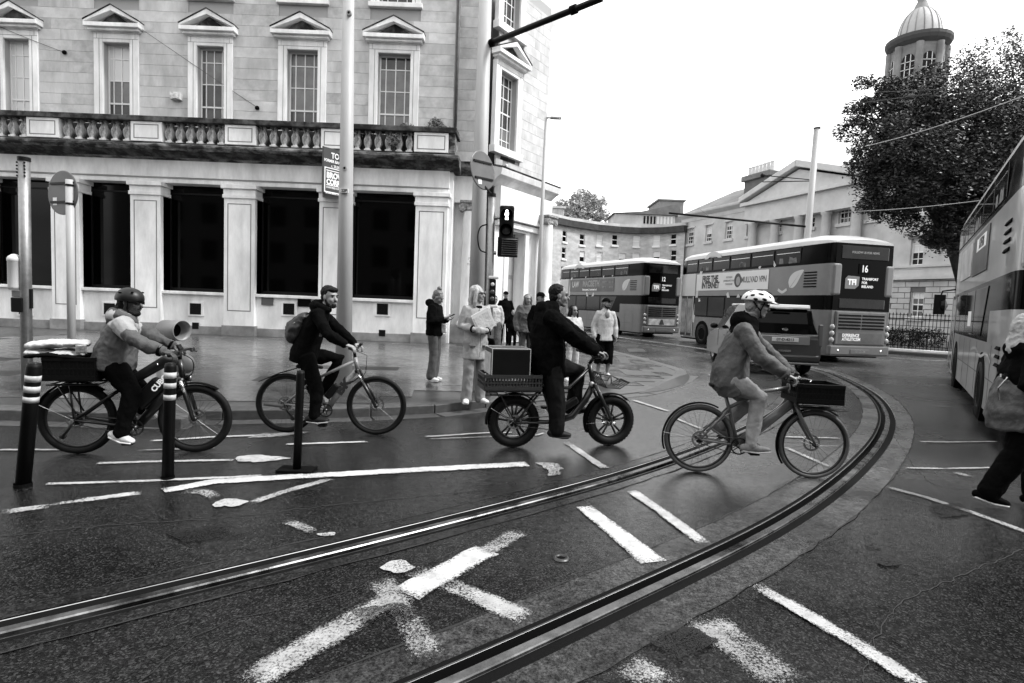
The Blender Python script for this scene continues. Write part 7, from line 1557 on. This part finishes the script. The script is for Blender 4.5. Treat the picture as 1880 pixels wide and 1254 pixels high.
sb=thing('shoulder_bag','black and white bag hanging behind the woman in the cream coat','bag',g,rad(-62)); mb=MB(); mb.capsule([(-.06,.27,.92),(-.06,.28,.72)],[(.04,.13),(.045,.15)],12,lat=(0,1,0)); child(folds(remesh(mb,.012,1,'bag'),.006,9),'bag',cl_black,sb); mb=MB(); mb.obox((-.05,.335,.76),(.12,.01,.10)); mb.build('pale_patch',wht,sb); mb=MB(); mb.tube([(-.06,.27,1.0),(-.03,.20,1.43),(.05,.1,1.30),(.09,-.12,1.1)],.012,6); mb.build('strap',cl_black,sb)
# woman looking at phone
J=stand(1.66); J.update(elR=(.0,-.23,1.10),wrR=(.20,-.12,1.16),elL=(.0,.23,1.10),wrL=(.20,.10,1.14),handR=(1,.3,.25),palmR=(0,.3,1),handL=(1,-.3,.1),palmL=(0,-.3,1),hdir=(1,0,-.55),head=(.05,0,1.53),toR=(.13,-.08,.035),toL=(.13,.08,.035),anR=(-.02,-.07,.085),anL=(-.02,.07,.085),knR=(.02,-.07,.5),knL=(.03,.07,.5),curlR=.5,hem=(0,0,.84))
g=G(795,700,.12)
person('young woman with hair bun in black jacket looking down at her phone',g,rad(-12),J,dict(top=cl_black,leg=cl_dden,skin=skin,hair='bun',hairm=hair_m,hood=True,tr=(.095,.075,.085),hem=(.18,.14),shoe=mat('white_trainer'),th=.028),.010)
ph=thing('phone','dark phone held in hands of the woman in the black jacket','phone',g,rad(-12)); mb=MB(); mb.obox((.32,-.04,1.21),(.15,.075,.01),Matrix.Rotation(-.5,3,'Y')); mb.build('case',black,ph,bevel=.004); mb=MB(); mb.obox((.317,-.04,1.217),(.135,.067,.002),Matrix.Rotation(-.5,3,'Y')); mb.build('screen',glass_m,ph)
hb2=thing('small_bag','small white patterned bag hanging in front of the phone woman','bag',g,rad(-12)); mb=MB(); mb.obox((.19,-.02,.98),(.10,.06,.17)); mb.build('pouch',mat('patterned_pouch',.6,.6,0,.6,40),hb2,bevel=.02); mb=MB(); mb.tube([(.19,-.02,1.06),(.21,-.03,1.14)],.006,6); mb.build('strap',cl_black,hb2)
mb=MB(); mb.capsule([(0,0,.84),(0,0,.80)],[(.17,.13),(.165,.125)],18,lat=(0,1,0)); 
# white hoodie man
J=stand(1.80); J.update(elR=(-.03,-.25,1.16),wrR=(.05,-.25,.92),elL=(-.03,.25,1.16),wrL=(.05,.25,.92),hem=(0,0,.84),hdir=(.8,.5,.12),toR=(.12,-.16,.035),toL=(.12,.16,.035))
_=ped('man in open white zip jacket and black shorts standing in the road',1106,693,None,1.8,-80,J,dict(top=cl_white,ff=4,leg=cl_black,trname='shorts',skin=skin,hair='short',hairm=hair_m,head='cap',hem=(.21,.17),th=.022,tr=(.12,.11,.10),cuff=.9,shoe=mat('white_trainer'),fold=.007,beard=True),.010,z=0)
mb=MB(); mb.ell((.122,0,1.425),(.03,.055,.085),Matrix.Rotation(-.12,3,'Y')); mb.build('shirt_front',skin_m,_[0],True)
# background group
ped('man in black coat and cap walking in front of the corner doorway',928,0,19.2,1.86,-80,None,dict(top=cl_black,leg=cl_black,skin=skin,hair='cap_short',head='cap',hem=(.22,.17),shoe=mat('dark_shoe')),.016)
ped('small child in dark jacket and pale shirt beside the man in black cap',943,0,18.6,1.26,-85,None,dict(s=.76,top=cl_black,leg=cl_black,skin=skin,hair='short',shoe=mat('dark_shoe')),.014)
ped('woman in pale knitted jumper and grey skirt beside the signal post',908,0,16.2,1.66,-80,None,dict(top=cl_white,leg=cl_mid,skin=skin_m,hair='short',hairm=hair_d,shoe=mat('dark_shoe'),tr=(.13,.12,.11)),.014)
ped('person in dark top standing just behind the woman in the cream coat',887,0,12.4,1.74,-20,None,dict(top=cl_black,leg=cl_black,skin=skin_d,hair='short',shoe=mat('dark_shoe')),.014)
ped('woman with shoulder length hair in loose grey shirt behind the delivery box',968,0,13.4,1.70,-70,None,dict(top=cl_mid,leg=cl_dden,skin=skin,hair='long',hairm=hair_m,hem=(.24,.19),shoe=mat('dark_shoe'),fold=.018,th=.035),.012)
ped('person in knitted cap seen behind shoulder of the heavyset cyclist',992,0,12.6,1.74,-60,None,dict(top=cl_black,leg=cl_black,skin=skin,hair='short',head='cap',shoe=mat('dark_shoe')),.014)
ped('person in light patterned top behind the arms of the heavyset cyclist',1053,0,12.0,1.60,-60,None,dict(top=cl_white,leg=cl_white,skin=skin_m,hair='long',hairm=hair_d,shoe=mat('white_trainer'),fold=.02,th=.03),.012,z=0)
# right edge walker
g=G(1862,932); J=stand(1.66); J.update(anR=(-.24,-.09,.12),toR=(-.09,-.10,.05),knR=(-.06,-.10,.50),anL=(.18,.10,.10),toL=(.34,.11,.07),knL=(.16,.10,.52),hdir=(1,.1,0),elR=(-.10,-.30,1.12),wrR=(.12,-.26,.98),hem=(-.02,0,.98))
t,_,_,_=person('person in black and grey jacket with pale mottled hood walking at right edge',g,rad(-18),J,dict(top=cl_black,leg=cl_black,skin=skin,hair='short',head='hoodup',hoodm=mat('mottled_pale_hood',.4,.7,0,.45,14,.5,60,c2=.25),tr=(.125,.10,.085),shoe=cl_black,sole=mat('white_trainer'),hem=(.24,.20),th=.045,bulk=1.15,hood=True,fold=.014),.008)
mb=MB(); mb.capsule([(-.03,0,.72),(-.05,0,.86),(-.04,0,1.04)],[(.25,.215),(.25,.215),(.22,.18)],20,lat=(0,1,0),flat=True); child(folds(remesh(mb,.010,2,'panel'),.016,6,2),'jacket_lower_panel',mat('grey_canvas',.05,.6,0,.25,4,.8,30),t)
mb=MB(); mb.obox((-.22,-.13,1.16),(.05,.03,.03)); mb.tube([(-.2,-.15,1.15),(-.25,-.12,1.05),(-.24,-.14,.95)],.008,6); mb.build('toggle',chrome,t)

bpy.data.scenes.remove(TS)
